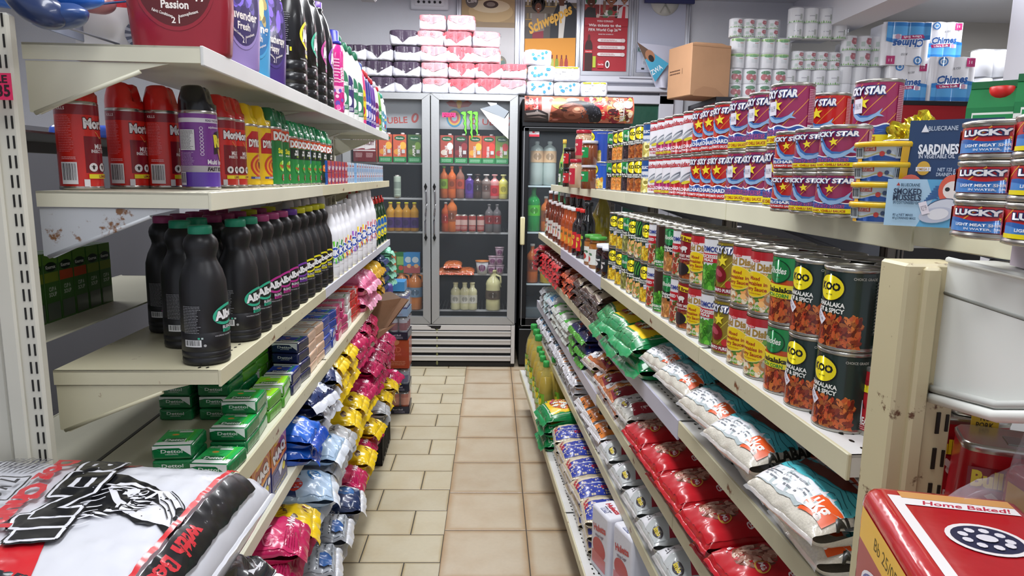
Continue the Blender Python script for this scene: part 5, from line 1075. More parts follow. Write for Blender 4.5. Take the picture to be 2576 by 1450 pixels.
# =================== SOAP, BAGS, PAPER, DRINKS
def soap(root,c,top,txt='Dettol',n=2,w=.080,d=.095,h=.030,lab='e8ecea',obl='4ac03a',sub='ORIGINAL'):
    """shrink wrapped soap pack: n bars on top of each other, small end to the front"""
    for k in range(n):
        b=MB(); z=k*(h+.001); m=M(c,.25,coat=.5,bump=.12,bscale=50)
        b.box((0,0,z+h/2),(w,d,h),m,.006,seg=3)
        s=Sheet(); s.text(txt,0,h*.62,h*.24,G_('dfe6e2'),w=w*.52,bold=.02); s.text(sub,0,h*.40,h*.10,G_('c8d4cc'),w=w*.32)
        s.path([(-w*.46,h*.95),(-w*.12,h*.35),(w*.12,h*.35),(w*.46,h*.95)],.0006,G_(dkc(c,1.5)))
        b.apply(s,FRONT(-d/2,z)); child(b,'soap_bar',root)
    b=MB(); z=n*(h+.001)-.001; s=Sheet()
    s.rect(-w*.45,-d*.45,w*.45,-d*.22,G_(lab)); s.poly([(-w*.45,-d*.30),(w*.1,-d*.20),(w*.45,-d*.24),(w*.45,d*.44),(-w*.45,d*.44)],G_(dkc(top,1.15))); s.ell(-w*.02,-d*.18,w*.34,d*.12,G_(dkc(c,.95)),22); s.text(txt,-w*.02,-d*.18,.012,G_('eef4f0'),w=w*.5,bold=.03)
    s.rect(w*.24,-d*.30,w*.29,d*.42,G_(obl)); s.rect(w*.32,-d*.30,w*.34,d*.42,G_(obl)); s.ell(-w*.12,d*.12,w*.20,d*.13,G_(dkc(top,1.2)),18); s.ell(-w*.14,d*.12,w*.09,d*.05,G_('e8a03a'),12); s.rect(-w*.1,d*.24,w*.24,d*.32,G_('dfe8e4')); s.lines(-w*.4,d*.30,w*.2,d*.42,3,G_('cfe8d4'))
    b.apply(s,TOPF(z+.0003))
    # white wrap shoulder folded over the front edge
    s=Sheet(); s.poly([(-w*.46,h*1.0),(-w*.46,h*.74),(-w*.30,h*.84),(w*.18,h*.84),(w*.46,h*.30),(w*.46,h*1.0)],G_(lab)); b.apply(s,FRONT(-d/2-.0003,z-h))
    child(b,'wrapper',root)
def SO(k,desc,*a,**kw): KD[k]=K(desc,'soap_pack','soap',soap,*a,**kw)
SO('sg','green soap pack','14733f','1c9a4a'); SO('s1','single green soap bar','14733f','1c9a4a',n=1); SO('slg','lime green soap pack','4f9a2c','8ad02e',obl='c8e83a',sub='FRESH'); SO('sn','navy blue soap pack','1b2350','2a3f9a',obl='3a9a4a',sub='ACTIVE'); SO('sp','peach and white soap pack','d8b49a','e6dcd4',obl='d8a05a',txt='Nivea'[:4],sub='CREAM'); SO('sb','royal blue soap pack with pale top','26409a','3a6ad0',txt='Lux',lab='d8dcec'); SO('spk','pink soap pack','b8336a','d8608c',txt='Lux',obl='f0b0c8',sub='SOFT'); SO('sor','red soap pack with white top label','c0221c','d83020',txt='Life',obl='e8e8e8',lab='f0f0f0',sub='TOTAL'); SO('sow','white and green bath soap pack','d8dcd8','e6ece8',txt='Dove'[:4],obl='3a9a4a',lab='e8ecea')
def bag(root,w,d,h,body,art=None,fin=None,fl=.025,wr=.003,seed=1,front=None,px=3.0,py=4.0,nx=38,ny=46,droop=0,cl=None,finb=True,end=None,side=None,gd=1):
    z0=h*.34
    def wn(x,y,k=0): return wr*(NZ.noise(Vector((x*38+seed*7,y*38,k*3)))+.6*NZ.noise(Vector((x*95+seed,y*60,k*5))))*(1+1.5*abs(2*y/d)**3)
    def T(x,y):
        a=max(0,1-min(1,abs(2*x/w))**px)**.5; c=max(0,1-min(1,abs(2*y/d))**py)**.6; return a*c
    def zt(x,y):
        z=z0+(h-z0)*T(x,y)+wn(x,y)*min(1,4*T(x,y))
        if droop and y<0: z-=droop*(max(0,-2*y/d-.45)/.55)**1.5
        return z
    def zb(x,y):
        z=z0-z0*min(1,T(x,y)*2.6)+.0005
        if droop and y<0: z=z-droop*(max(0,-2*y/d-.45)/.55)**1.5
        return z
    def sp(t): # finer near the edges
        return .5-.5*cos(PI*t)
    def XY(i,j):
        x=(sp(i)-.5)*w; y=(sp(j)-.5)*d; pin=1-.06*abs(2*x/w)**2*0; return x*(1-.05*abs(2*y/d)**6),y
    b=MB()
    b.grid(nx,ny,lambda i,j:(lambda p:(p[0],p[1],zt(*p)))(XY(i,j)),body)
    b.grid(nx,ny,lambda i,j:(lambda p:(p[0],p[1],zb(*p)))(XY(1-i,j)),body)
    if art: s=Sheet(); art(s,w,d); b.apply(s,lambda u,v,o:(u*(1-.05*abs(2*v/d)**6),v,zt(u*(1-.05*abs(2*v/d)**6),v)+.0019+o*1.3),w/(20*gd),d/(24*gd))
    if front:
        s=Sheet(); front(s,w,h)
        # the rounded front shoulder: v 0..1 runs down from the top
        def ff(u,v,o):
            y=-d/2*(1-.10*(v/h)**2*0)-.0; 
            # find y on top surface with that height
            lo,hi=-d/2,-d*.22
            for _ in range(14):
                mm=(lo+hi)/2
                if zt(u,mm)<v: lo=mm
                else: hi=mm
            return (u,lo-.0015-o*1.5,v)
        b.apply(s,ff,w/12,h/8)
    if side:
        s=Sheet(); side(s,d,h)
        def sf(u,v,o):
            lo,hi=w*.2,w/2
            for _ in range(14):
                mm=(lo+hi)/2
                if zt(mm,u)>v: lo=mm
                else: hi=mm
            return (lo*(1-.05*abs(2*u/d)**6)+.0035+o*1.5,u,v)
        b.apply(s,sf,d/24,h/8)
    child(b,end or 'bag',root)
    if fin:
        for sy in((-1,1) if finb else (-1,)):
            b=MB(); yy=sy*d/2
            def ffn(i,j):
                x=(i-.5)*w*.95*(1+.06*j); e=fl*j
                c=NZ.noise(Vector((i*3.2+seed,j*1.2,sy)))+.25*NZ.noise(Vector((i*11+seed,j*2,sy)))
                zz=z0+wn(x,yy)*.3-(droop if sy<0 else 0)+.5*fl*c*(j**.7)-(.8*e*j if sy<0 else 0)
                return (x,yy*.995+sy*e*(.8+.25*NZ.noise(Vector((i*5,seed,2)))),zz)
            b.grid(36,6,ffn,fin); child(b,'seal_flap',root)
def BG(k,desc,name,cat,*a,**kw): KD[k]=K(desc,name,cat,bag,*a,**kw)
CLR=M('dcd6c8',.22,coat=.7,bump=.16,bscale=300,noise=.08,nscale=300)
CLR2=M('e8e6e6',.15,coat=.8,alpha=.45,bump=.5,bscale=40)
def a_rice(s,w,d):
    L0=len(s.L)
    y0=-d*.40
    s.poly([(-w*.47,-d*.36),(w*.15,-d*.36),(w*.34,-d*.30),(w*.47,-d*.24),(w*.47,d*.44),(-w*.47,d*.44)],FILM('b8c4c6',.1))
    s.poly([(-w*.47,-d*.36),(w*.47,-d*.33),(w*.47,-d*.18),(-w*.47,-d*.22)],G_('e6e6ea')); s.lines(-w*.40,-d*.33,w*.20,-d*.24,4,G_('7a8088'),3,.45)
    s.poly([(w*.20,-d*.36),(w*.47,-d*.34),(w*.47,-d*.22),(w*.22,-d*.23)],G_('e85a1e')); s.text('1kg',w*.33,-d*.285,.022,G_('f2ece6'),rot=-PI/2*0+.1,w=w*.18)
    s.band(-w*.47,w*.47,lambda x:-d*.215,lambda x:-d*.06+.004*sin(x*90),G_('4ab4be'),20)
    for k in range(4): s.path([(-w*.46+i*w*.092,-d*(.20-.035*k)+.004*sin(i*1.7+k)) for i in range(11)],.0012,G_('1e5c66'))
    s.band(-w*.47,w*.47,lambda x:-d*.06,lambda x:d*.30+.02*abs(sin(x*40)),G_('b9c3c8'),24); s.band(-w*.47,w*.47,lambda x:d*.26,lambda x:d*.44,G_('3f9aa4'),16)
    for k in range(5): s.ell(-w*.4+k*w*.2,d*.27,w*.13,d*.05,G_('b9c3c8'),14)
    # sailing ship
    rd=G_('b8421e'); dk=G_('5a2014'); cx,cy=-.0*w,-d*.04; _i=len(s.L)
    s.poly([(cx-.045,cy-.01),(cx+.05,cy-.004),(cx+.04,cy-.022),(cx-.035,cy-.026)],dk)
    for k in range(4):
        x=cx-.035+k*.023; s.rect(x-.0008,cy-.012,x+.0008,cy+.055,dk)
        for q in range(3): s.poly([(x-.010,cy-.004+q*.018),(x+.011,cy-.001+q*.018),(x+.008,cy+.012+q*.018),(x-.008,cy+.011+q*.018)],rd)
    s.poly([(cx+.045,cy),(cx+.075,cy+.012),(cx+.04,cy+.045)],rd)
    for i in range(_i,len(s.L)): vs,fs,m_,n_=s.L[i]; s.L[i]=([(cx+(x-cx)*1.25,cy+(y-cy)*1.25) for x,y in vs],fs,m_,n_)
    s.text('ALABAMA',0,d*.22,.040,G_('c84a5a'),w=w*.80,bold=.05); s.text('FRAGRANT RICE',0,d*.14,.014,G_('5a8a92'),w=w*.45)
    for i in range(L0,len(s.L)): vs,fs,m_,n_=s.L[i]; s.L[i]=([(x,max(-.478*d,y*.97-.115*d)) for x,y in vs],fs,m_,n_)
def f_rice(s,w,h): s.text('ALABAMA RICE',0,h*.30,.016,G_('26241e'),w=w*.70,bold=.05)
def f_none(s,w,h): pass
FM=lambda c:M(c,.22,coat=.55,bump=.25,bscale=30)
BG('rice','clear rice bag with red ship','rice_bag','rice bag',.175,.27,.062,CLR,a_rice,CLR2,.006,.003,2,side=lambda s,W,h:s.text('ALABAMA RICE',-.03,h*.60,.017,G_('26241e'),w=.15,bold=.05))
def a_jasm(s,w,d):
    s.rect(-w*.47,-d*.46,w*.47,d*.46,G_('17864a')); s.rect(-w*.43,-d*.42,w*.43,d*.42,G_('d8e0d0')); s.rect(-w*.42,-d*.41,w*.42,d*.41,G_('17864a')); s.rect(-w*.39,-d*.39,w*.39,d*.38,G_('efc81c'))
    s.ell(0,-d*.16,w*.30,d*.17,G_('c8602c'),20,rot=.3); r=random.Random(3)
    for k in range(16):
        x,y=r.uniform(-w*.22,w*.22),-d*.16+r.uniform(-d*.13,d*.13); s.star(x,y,.015,G_('eef0ee'),6,.45,rot=k); s.ell(x,y,.003,.003,G_('b8c84a'),8)
    s.ell(-w*.15,-d*.3,.013,.010,G_('b83a5a')); s.rect(w*.12,d*.06,w*.39,d*.30,G_('1c5a36')); s.ell(w*.25,d*.18,w*.09,d*.08,G_('c86a2c')); s.poly([(-w*.39,d*.16),(w*.1,d*.26),(w*.39,d*.38),(-w*.39,d*.38)],G_('d8a820'))
    s.text('Jasmine',-w*.1,d*.10,.022,G_('8a2a1c'),w=w*.45,bold=.03)
BG('jas','green and yellow rice bag with flowers','rice_bag','rice bag',.20,.28,.065,FM('17864a'),a_jasm,M('1a9a58',.25,coat=.6),.022,.003,3)
def plain(main,ends,elems,stripe=None):
    def art(s,w,d):
        s.rect(-w*.46,-d*.44,w*.46,d*.44,G_(main))
        if stripe: s.rect(-w*.46,-d*.44,w*.46,-d*.30,G_(stripe))
        for e in elems: e(s,w,d)
        for i,(vs,fs,m_,n_) in enumerate(s.L): s.L[i]=([(x,max(-.478*d,y*.86-.11*d)) for x,y in vs],fs,m_,n_)
    return art
def tx(t,x,y,h,c,w=None,rot=0,**k): return lambda s,W,D:s.text(t,x*W,y*D,h,G_(c),w=(w*W if w else None),bold=.04,rot=rot,**k)
def rc(x0,y0,x1,y1,c): return lambda s,W,D:s.rect(x0*W,y0*D,x1*W,y1*D,G_(c))
def el(x,y,a,b_,c,rot=0): return lambda s,W,D:s.ell(x*W,y*D,a*W,b_*D,G_(c),22,rot)
def bl(x0,y0,x1,y1,n,r,cs,seed=2): return lambda s,W,D:s.blobs(x0*W,y0*D,x1*W,y1*D,n,r*.8,r*1.2,[G_(c) for c in cs],seed,1.5,inside=lambda a,b_:((a/W-(x0+x1)/2)/((x1-x0)/2))**2+((b_/D-(y0+y1)/2)/((y1-y0)/2))**2<1)
def ln(x0,y0,x1,y1,n,c,seed=1): return lambda s,W,D:s.lines(x0*W,y0*D,x1*W,y1*D,n,G_(c),seed,.4)
def pl(pts,c): return lambda s,W,D:s.poly([(a*W,b_*D) for a,b_ in pts],G_(c))

BG('rsb','glossy red bag of speckled beans','bean_bag','bag of beans',.155,.22,.05,FM('b3141f'),plain('bb1824','',[el(-.1,-.12,.27,.20,'7a4434'),bl(-.34,-.30,.14,.06,90,.0048,['c8a08c','b88a78','d8b8a4','9a6a5a']),el(.14,-.14,.10,.07,'c8a03a'),el(.14,-.14,.085,.055,'a8182a'),tx('I&J'[:1]+'MB',.14,-.14,.010,'f0e8e8',.12),tx('RED SPECKLED',.30,.20,.014,'efe0e0',.5,-1.35),tx('BEANS',.16,.18,.014,'efe0e0',.22,-1.35),tx('500 g',-.33,-.28,.010,'efe0e0',.12,-1.2)]),FM('c01a28'),.008,.004,4)
agt=[rc(-.46,-.42,-.1,.10,'e4e4e8'),tx('AGT',-.25,-.28,.014,'3a3a40',.26,-1.35),el(-.3,-.08,.08,.05,'8a8a90'),ln(-.42,-.05,-.15,.06,3,'8a8a90')]
def gra(s,w,d): pass
BG('sam','pale grey samp packet with red label patch','samp_packet','packet',.135,.20,.052,FM('c4c8c8'),plain('c0c5c5','',agt+[pl([(.02,-.1),(.46,-.2),(.46,.40),(.15,.40)],'a8283a'),ln(.12,.05,.4,.34,5,'d88a90'),tx('500 g',.30,-.02,.009,'f0d8d8',.16),tx('SAMP',-.1,.16,.022,'dfe4e4',.34,-1.4),el(.28,-.33,.15,.07,'3a3438'),tx('Imbo',.28,-.33,.014,'e8d03a',.22)]),CLR2,.008,.003,5)
BG('wkb','clear bag of large white kidney beans','bean_bag','bag of beans',.165,.22,.055,M('d8d6cc',.2,coat=.6,bump=.5,bscale=80),plain('d4d2ca','',[bl(-.46,-.44,.0,.44,90,.0062,['eceae0','dcd8cc','f2f0ea','c8c4b8'])]+[pl([(-.30,-.40),(.1,-.40),(.16,.2),(-.20,.2)],'dcdce0'),tx('AGT',-.1,-.28,.015,'3a3a40',.24,-1.35),tx('LARGE WHITE',.06,-.02,.013,'2c2c30',.4,-1.35),tx('KIDNEY BEANS',-.04,-.02,.013,'2c2c30',.4,-1.35),pl([(.16,-.30),(.46,-.34),(.46,.42),(.26,.42)],'a8283a'),ln(.24,.0,.42,.36,5,'d88a90'),tx('Grade 2',.36,-.12,.012,'f0d8d8',.2,-1.4),el(.02,-.36,.14,.05,'5a3a4a'),tx('Imbo',.02,-.36,.012,'e8d03a',.2)]),CLR2,.008,.004,6)
BG('len','orange split lentil bag','lentil_bag','bag of lentils',.15,.21,.05,FM('d07a48'),plain('cf7c4a','',[bl(-.46,-.44,.46,.44,60,.003,['d88a58','c0683a','e09a68'])]+agt+[pl([(-.06,-.42),(.10,-.42),(.18,.40),(.02,.40)],'e08a2c'),tx('RED SPLIT LENTILS',.06,0,.013,'f4ead8',.9,-1.42),pl([(.12,-.42),(.46,-.42),(.46,.44),(.2,.44)],'962436'),ln(.2,.0,.42,.38,6,'d08088'),el(.3,-.33,.13,.06,'3a2a30'),tx('Imbo',.3,-.33,.013,'e8c83a',.2)]),CLR2,.008,.004,7)
BG('gsb','lime green ended bag of sugar beans with maroon panel','bean_bag','bag of beans',.15,.20,.045,FM('b8a89a'),plain('c4b4a8','',agt+[rc(-.10,-.42,.14,.44,'a8c82c'),tx('BEANS',.02,0,.016,'f0f4e0',.4,-1.42),rc(.14,-.42,.46,.44,'9c2438'),ln(.2,-.1,.42,.3,5,'d08088'),bl(-.46,-.44,-.2,.44,30,.005,['d8c8bc','b89a8a'])]),CLR2,.008,.003,8)
BG('imb','navy blue bean bag with crinkled ends','bean_bag','bag of beans',.16,.22,.05,FM('232a66'),plain('262e70','',[tx('SUGAR BEANS',-.05,.15,.018,'6a7ad0',.6),tx('IMBO',.15,-.30,.022,'c8584a',.4),el(-.25,-.30,.07,.05,'c8ccd8'),el(-.05,-.30,.06,.045,'3a6ab0'),ln(-.4,-.15,.3,-.02,3,'5a6ab8')]),FM('4aa02c'),.02,.004,9)
BG('mz','white pack with blue stripes','salt_packet','packet',.14,.19,.045,FM('d8d8de'),plain('dcdce2','',[rc(-.20,-.40,.05,-.05,'26282e'),tx('IMBO',-.08,-.22,.016,'e8e8ea',.2),rc(.08,-.38,.14,.4,'5a9ac8'),rc(.20,-.38,.26,.4,'5a9ac8'),rc(.32,-.38,.38,.4,'5a9ac8'),ln(-.4,.05,.1,.35,6,'8a8a92'),el(.22,.05,.12,.09,'3c3c42')]),FM('cfcfd6'),.010,.004,10)
BG('mlo','white pack with orange stripes','mealie_packet','packet',.14,.19,.045,FM('d8d8de'),plain('dedee2','',[rc(-.26,-.40,-.02,-.05,'26282e'),tx('IMBO',-.14,-.22,.016,'e8e8ea',.2),rc(.06,-.38,.14,.4,'e0a070'),rc(.20,-.38,.28,.4,'e0a070'),rc(.34,-.38,.42,.4,'e0a070'),ln(-.4,.05,.1,.35,6,'6a6a72'),el(.24,-.05,.10,.08,'3a3236')]),FM('cfcfd6'),.010,.004,11)
BG('slt','white salt packet with orange ends band','salt_packet','packet',.15,.20,.048,FM('e2e0e2'),plain('e4e2e4','',[pl([(-.30,-.40),(.46,-.44),(.46,.10),(.0,.0)],'e0802c'),tx('SALT',.05,-.25,.022,'f4ece0',.3,-.2),el(.22,-.12,.10,.10,'3a3236'),rc(-.40,-.40,-.30,-.2,'2a2a2e'),tx('SEA SALT',.2,-.40,.012,'1c1c20',.3)]),FM('dcdade'),.010,.004,12)
BG('sug','clear sugar bag with blue wave print','sugar_bag','bag of sugar',.155,.20,.055,M('d8cbb0',.3,coat=.5,bump=.15,bscale=90),plain('d6c9ae','',[pl([(-.1,-.44),(.46,-.44),(.46,.44),(-.02,.44),(-.2,.1)],'2c3c9c'),pl([(.0,-.44),(.05,-.44),(.12,.44),(.07,.44)],'c8ccdc'),tx('Huletts',-.12,-.38,.020,'b82434',.44),tx('Huletts',.26,.22,.022,'b82434',.5,-1.4),tx('500 g',-.36,.0,.016,'2c3c9c',.18,-1.3),el(-.34,.16,.02,.015,'c82a34')]),CLR2,.006,.003,13)
BG('sgw','white sugar packet with green leaf print','sugar_packet','packet',.16,.21,.04,FM('dfe4e0'),plain('e2e6e2','',[pl([(-.46,-.44),(-.1,-.44),(.1,-.1),(-.46,.1)],'4ab83c'),el(.2,.1,.22,.12,'5aa85a',.5),el(.25,-.2,.1,.05,'3c9a3c',.4),ln(-.3,.15,.1,.35,4,'5a9a5a')]),FM('d4dcd6'),.015,.004,14)
BG('sgb','white flour packet with bright blue swirl','flour_packet','packet',.16,.21,.045,FM('dfe6ec'),plain('e0e8ee','',[pl([(-.46,-.44),(.3,-.44),(.1,-.1),(-.2,-.25),(-.46,-.1)],'2a8ac8'),el(.15,.0,.2,.06,'4aa8d8',.4),ln(-.3,.1,.3,.35,4,'8aa0b0')]),FM('d4dce4'),.015,.004,15)
BG('sgc','aqua flour packet with maroon square','flour_packet','packet',.155,.21,.04,FM('b8d8dc'),plain('bcdadd','',[rc(-.1,-.1,.3,.35,'a02c3c'),ln(-.4,-.35,.1,-.1,4,'5a8a94'),rc(.1,-.42,.3,-.3,'3a4a5a')]),FM('c4dce0'),.015,.004,16)
BG('sgx','grey white flour packet with fine print','flour_packet','packet',.155,.21,.04,FM('ced2d6'),plain('d2d6da','',[ln(-.4,-.3,.3,.3,10,'8a9098'),rc(-.3,-.42,.0,-.3,'9aa0a8'),pl([(.1,-.4),(.4,-.4),(.4,-.1)],'b8c8d0')]),FM('c8ccd2'),.015,.004,17)
BG('tas','brown and cream rice bag','rice_bag','rice bag',.165,.25,.045,FM('4c342c'),plain('5a3c30','',[pl([(-.46,-.44),(.46,-.44),(.30,-.1),(-.46,-.2)],'d8c8ae'),el(-.05,-.3,.17,.09,'1c1412'),tx('Tastic',-.05,-.3,.016,'f0e8dc',.26),rc(.0,-.05,.3,.12,'c84a5a'),el(.2,.2,.2,.1,'8a6a4a',.3),pl([(-.46,.1),(-.1,.0),(.0,.2),(-.3,.3)],'e8e0d0')]),FM('2e2420'),.012,.004,18)
BG('spo','orange brown rice bag','rice_bag','rice bag',.15,.24,.04,FM('8a3a1c'),plain('9a4420','',[pl([(-.46,-.2),(-.1,-.4),(.2,-.2),(-.1,.1),(-.46,.1)],'d8ccb8'),el(.2,-.1,.16,.08,'c89a3a'),tx('Tastic',.2,-.1,.014,'6a2418',.26),tx('PARBOILED',.1,.25,.016,'c8a070',.6)]),FM('c04a1c'),.018,.005,19)
BG('spr','dark red pasta bag with twisted red end','pasta_bag','pasta bag',.13,.24,.032,FM('5a1a1c'),plain('64201e','',[pl([(-.46,-.2),(.0,-.35),(.2,-.1),(-.3,.1)],'b8a89a'),ln(-.3,.1,.3,.35,4,'a86a60')]),FM('c41c26'),.022,.005,20)
BG('spc','crimson pasta bag with shiny wrapper','pasta_bag','pasta bag',.15,.24,.035,FM('7c1424'),plain('8c1626','',[rc(-.4,-.4,-.1,-.2,'c8b0b0'),pl([(.0,-.4),(.4,-.3),(.2,.2)],'b82a3a'),el(.2,.1,.1,.05,'d8a83a')]),FM('a81828'),.03,.006,21)
# washing powder bags (left)
def wb(k,desc,body,art,fin,w=.17,d=.27,h=.055,**kw): BG(k,desc,'washing_powder_bag','washing powder',w,d,h,FM(body),art,FM(fin),.026,.006,**kw)
rings=[lambda s,W,D:[ (s.ell(x*W,y*D,.020*q,.017*q,G_('d8688c' if q!=.8 else 'c02858'),16)) for x,y in((-.25,.1),(-.05,.25),(.12,.0),(-.3,-.15),(.2,.22)) for q in(1,.8,.6,.45)]]
wb('wpk','magenta pink washing powder bag','c0205a',plain('c4225e','',rings+[tx('1 kg Net',.22,-.34,.020,'f0dce4',.34),tx('1kg',-.05,-.1,.022,'f0dce4',.2,.6),ln(-.4,-.42,.0,-.3,5,'a01848')]),'b81c54',seed=31)
wb('wye','yellow washing powder bag','ecc614',plain('f0cc16','',[ln(-.4,.0,.1,.4,10,'b8981a'),el(.0,-.1,.12,.07,'e0b010'),tx('Sunlight',.1,-.12,.016,'5a3a1c',.4,.2),tx('1 kg Net',.22,-.36,.018,'7a3a5c',.32),el(-.2,-.25,.1,.05,'5a3a1c')]),'f0ca10',seed=32)
wb('wsi','silver and yellow washing powder bag','a9abae',plain('b8babc','',[pl([(-.46,-.1),(.46,.1),(.46,.44),(-.46,.44)],'e8c41a'),tx('500g',0,-.2,.02,'4a4a50',.3)]),'b4b6ba',seed=33)
wb('wlb','pale blue washing powder bag with swirl badge','a8c4e0',plain('b4cce6','',[pl([(-.46,.0),(.0,.1),(.1,.44),(-.46,.44)],'24386a'),el(-.2,.05,.2,.12,'c8382e',.4),el(.12,-.22,.17,.09,'2a7ac0'),el(.12,-.22,.12,.06,'d0e4f2'),el(.12,-.22,.08,.04,'2a7ac0'),rc(.02,-.05,.2,.10,'1e3056'),tx('2',.11,.02,.018,'f0f4fa')]),'dde4ee',w=.19,seed=34)
wb('wnv','navy and white washing powder bag with red splash','1d2b58',plain('223464','',[el(-.1,.05,.22,.16,'c22f2a',.5),el(-.15,.12,.10,.08,'e8584a',.3),pl([(.1,-.44),(.46,-.44),(.46,.1),(.2,.0)],'c8cede'),tx('OMO',-.05,-.25,.034,'eef0f6',.5,.3),ln(.2,-.4,.42,-.1,6,'6a7490')]),'d8dce6',seed=35)
wb('wbl','bright blue crinkled washing powder bag','1e58c0',plain('2064cc','',[el(.0,.0,.25,.12,'4a9ae0',.4),el(.0,.0,.14,.07,'c8dcf0',.4),tx('OMO',0,-.2,.03,'f0f4fa',.4)]),'1c4cb4',w=.14,d=.24,seed=36)
wb('wgr','grey patterned washing powder bag with blue label','a4a8b0',plain('aab0b8','',[lambda s,W,D:[s.ell((-.4+.08*i)*W,(-.4+.09*j)*D,.004,.003,G_('6a7078'),8) for i in range(11) for j in range(5)],rc(-.4,.05,.1,.40,'3c4450'),ln(-.38,.07,.08,.38,8,'9aa0aa'),rc(.12,-.1,.40,.40,'c4c8d0'),tx('1 kg',.26,-.25,.02,'3a404a',.24,1.4),rc(-.4,-.4,-.1,-.25,'2a5a9a')]),'d8dae0',seed=37)
wb('wnd','navy washing powder bag with blue square label','1f2f54',plain('22345c','',[rc(-.1,-.35,.2,-.05,'2a6aa8'),tx('UNBEATABLE',.05,-.2,.012,'e8ecf4',.28,1.3),pl([(.2,-.44),(.46,-.44),(.46,.44),(.3,.44)],'d8dce4'),ln(-.4,.0,.1,.4,8,'6a7a9c'),rc(-.35,.1,-.1,.3,'8a5a4a')]),'e0e2e8',seed=38)
wb('wgp','puffy pink nappy cloth pack','d8608c',plain('e07aa0','',[el(0,0,.3,.2,'e890b4'),ln(-.3,-.3,.3,-.1,3,'f0c0d4')]),'e8a0be',w=.16,d=.22,h=.085,seed=39)
wb('wgd','gold and blue wet wipes pack','d0a020',plain('d8ac28','',[rc(-.3,-.2,.3,.2,'24407c'),el(0,0,.2,.1,'e8ecf4')]),'c8981c',w=.15,d=.20,h=.06,seed=40)
wb('wdn','deep navy wipes pack','1c2a52',plain('22315e','',[rc(-.3,-.25,.3,.2,'2c3e78'),ln(-.25,-.2,.25,.1,4,'8a94b8')]),'243464',w=.15,d=.20,h=.05,seed=41)
wb('wmt','mint green wipes pack','7cc4a4',plain('8acfb0','',[rc(-.3,-.2,.3,.2,'a8dcc4'),ln(-.25,-.1,.25,.1,3,'4a9a7c')]),'8ccfb4',w=.15,d=.20,h=.045,seed=42)
def a_maq(s,w,h):
    s.rect(-w/2,0,w/2,h,G_('2a2f72')); s.poly([(-w/2,h*.42),(w/2,h*.50),(w/2,h),(-w/2,h)],G_('c8601e')); s.ell(0,h*.70,w*.46,h*.24,G_('e8a03a'),26,.3); s.ell(0,h*.71,w*.40,h*.19,G_('a83c1c'),26,.3); s.ell(0,h*.9,w*.3,h*.06,G_('f0c84a'),16,.4)
    s.text2('MAQ',0,h*.66,h*.16,G_('f0f0f4'),G_('4a1c10'),w=w*.80,bold=.07,rot=.25); s.poly([(-w*.1,h*.36),(w*.3,h*.48),(w*.12,h*.28),(w*.02,h*.2)],G_('dfe6f4')); s.ell(w*.25,h*.3,w*.1,h*.07,G_('e8d84a'),10); s.ell(w*.38,h*.4,w*.08,h*.06,G_('e8eef8'),10)
    s.lines(-w*.42,h*.18,w*.02,h*.36,7,G_('6a78c0'),2); s.text('3x Stain Fighter',0,h*.08,h*.035,G_('d8c84a'),w=w*.8,rot=.12)
def a_maqs(s,w,h): s.poly([(-w/2,h*.5),(w/2,h*.55),(w/2,h),(-w/2,h)],G_('d88a2c')); s.ell(0,h*.8,w*.5,h*.12,G_('f0c04a'),16,.3); s.lines(-w*.4,h*.1,w*.4,h*.4,10,G_('6a78c0'))
KD['maq']=K('orange and navy washing powder box','washing_powder_box','box',boxitem,.125,.05,.235,G_('2a2f72'),a_maq,rt=a_maqs,lf=a_maqs)
def a_col(s,w,h):
    s.rect(-w/2,0,w/2,h,G_('c8202a')); s.poly([(w*.02,0),(w/2,0),(w/2,h),(w*.1,h)],G_('2c58a8')); s.poly([(w*.0,0),(w*.06,0),(w*.16,h),(w*.1,h)],G_('e4e6ee')); s.text('Colgate',-w*.22,h*.55,h*.36,G_('f0f0f4'),w=w*.44,bold=.05); s.ell(w*.3,h*.5,w*.06,h*.3,G_('5ab0dc'))
def a_cole(s,w,h): s.rect(-w/2,0,w/2,h,G_('b81e28')); s.ell(0,h*.45,w*.30,h*.26,G_('e8dada'),14); s.ell(0,h*.62,w*.32,h*.25,G_('c8202a'),14)
KD['col']=K('red toothpaste box, end outwards','toothpaste_box','box',boxitem,.052,.18,.040,G_('c8202a'),lambda s,w,h:(a_cole(s,w,h),s.text('Colgate',0,h*.5,h*.25,G_('f0f0f4'),w=w*.8)),top=lambda s,w,d:s.rect(-w/2,0,w/2,d/2,G_('2c58a8')),lf=a_col,rt=a_col)
KD['colw']=K('white toothpaste box, end outwards','toothpaste_box','box',boxitem,.052,.17,.040,G_('d4dbe6'),lambda s,w,h:(s.rect(-w*.4,h*.1,w*.4,h*.5,G_('8ab0d4')),s.text('Colgate',0,h*.72,h*.2,G_('b83040'),w=w*.7)),lf=lambda s,w,h:(s.rect(0,0,w/2,h,G_('8ab0d4')),s.text('Colgate',-w*.2,h*.5,h*.3,G_('b82a3a'),w=w*.4)),rt=lambda s,w,h:s.rect(-w/2,0,0,h,G_('6a9acc')))
KD['lgb']=K('pale green toothbrush carton standing upright','carton','box',boxitem,.045,.03,.135,G_('8fc05a'),lambda s,w,h:(s.rect(-w/2,h*.5,w/2,h*.9,G_('5a78b8')),s.rect(-w*.3,h*.1,w*.3,h*.4,G_('a8d87a'))),lf=lambda s,w,h:s.rect(-w/2,h*.5,w/2,h*.9,G_('6a86c0')))
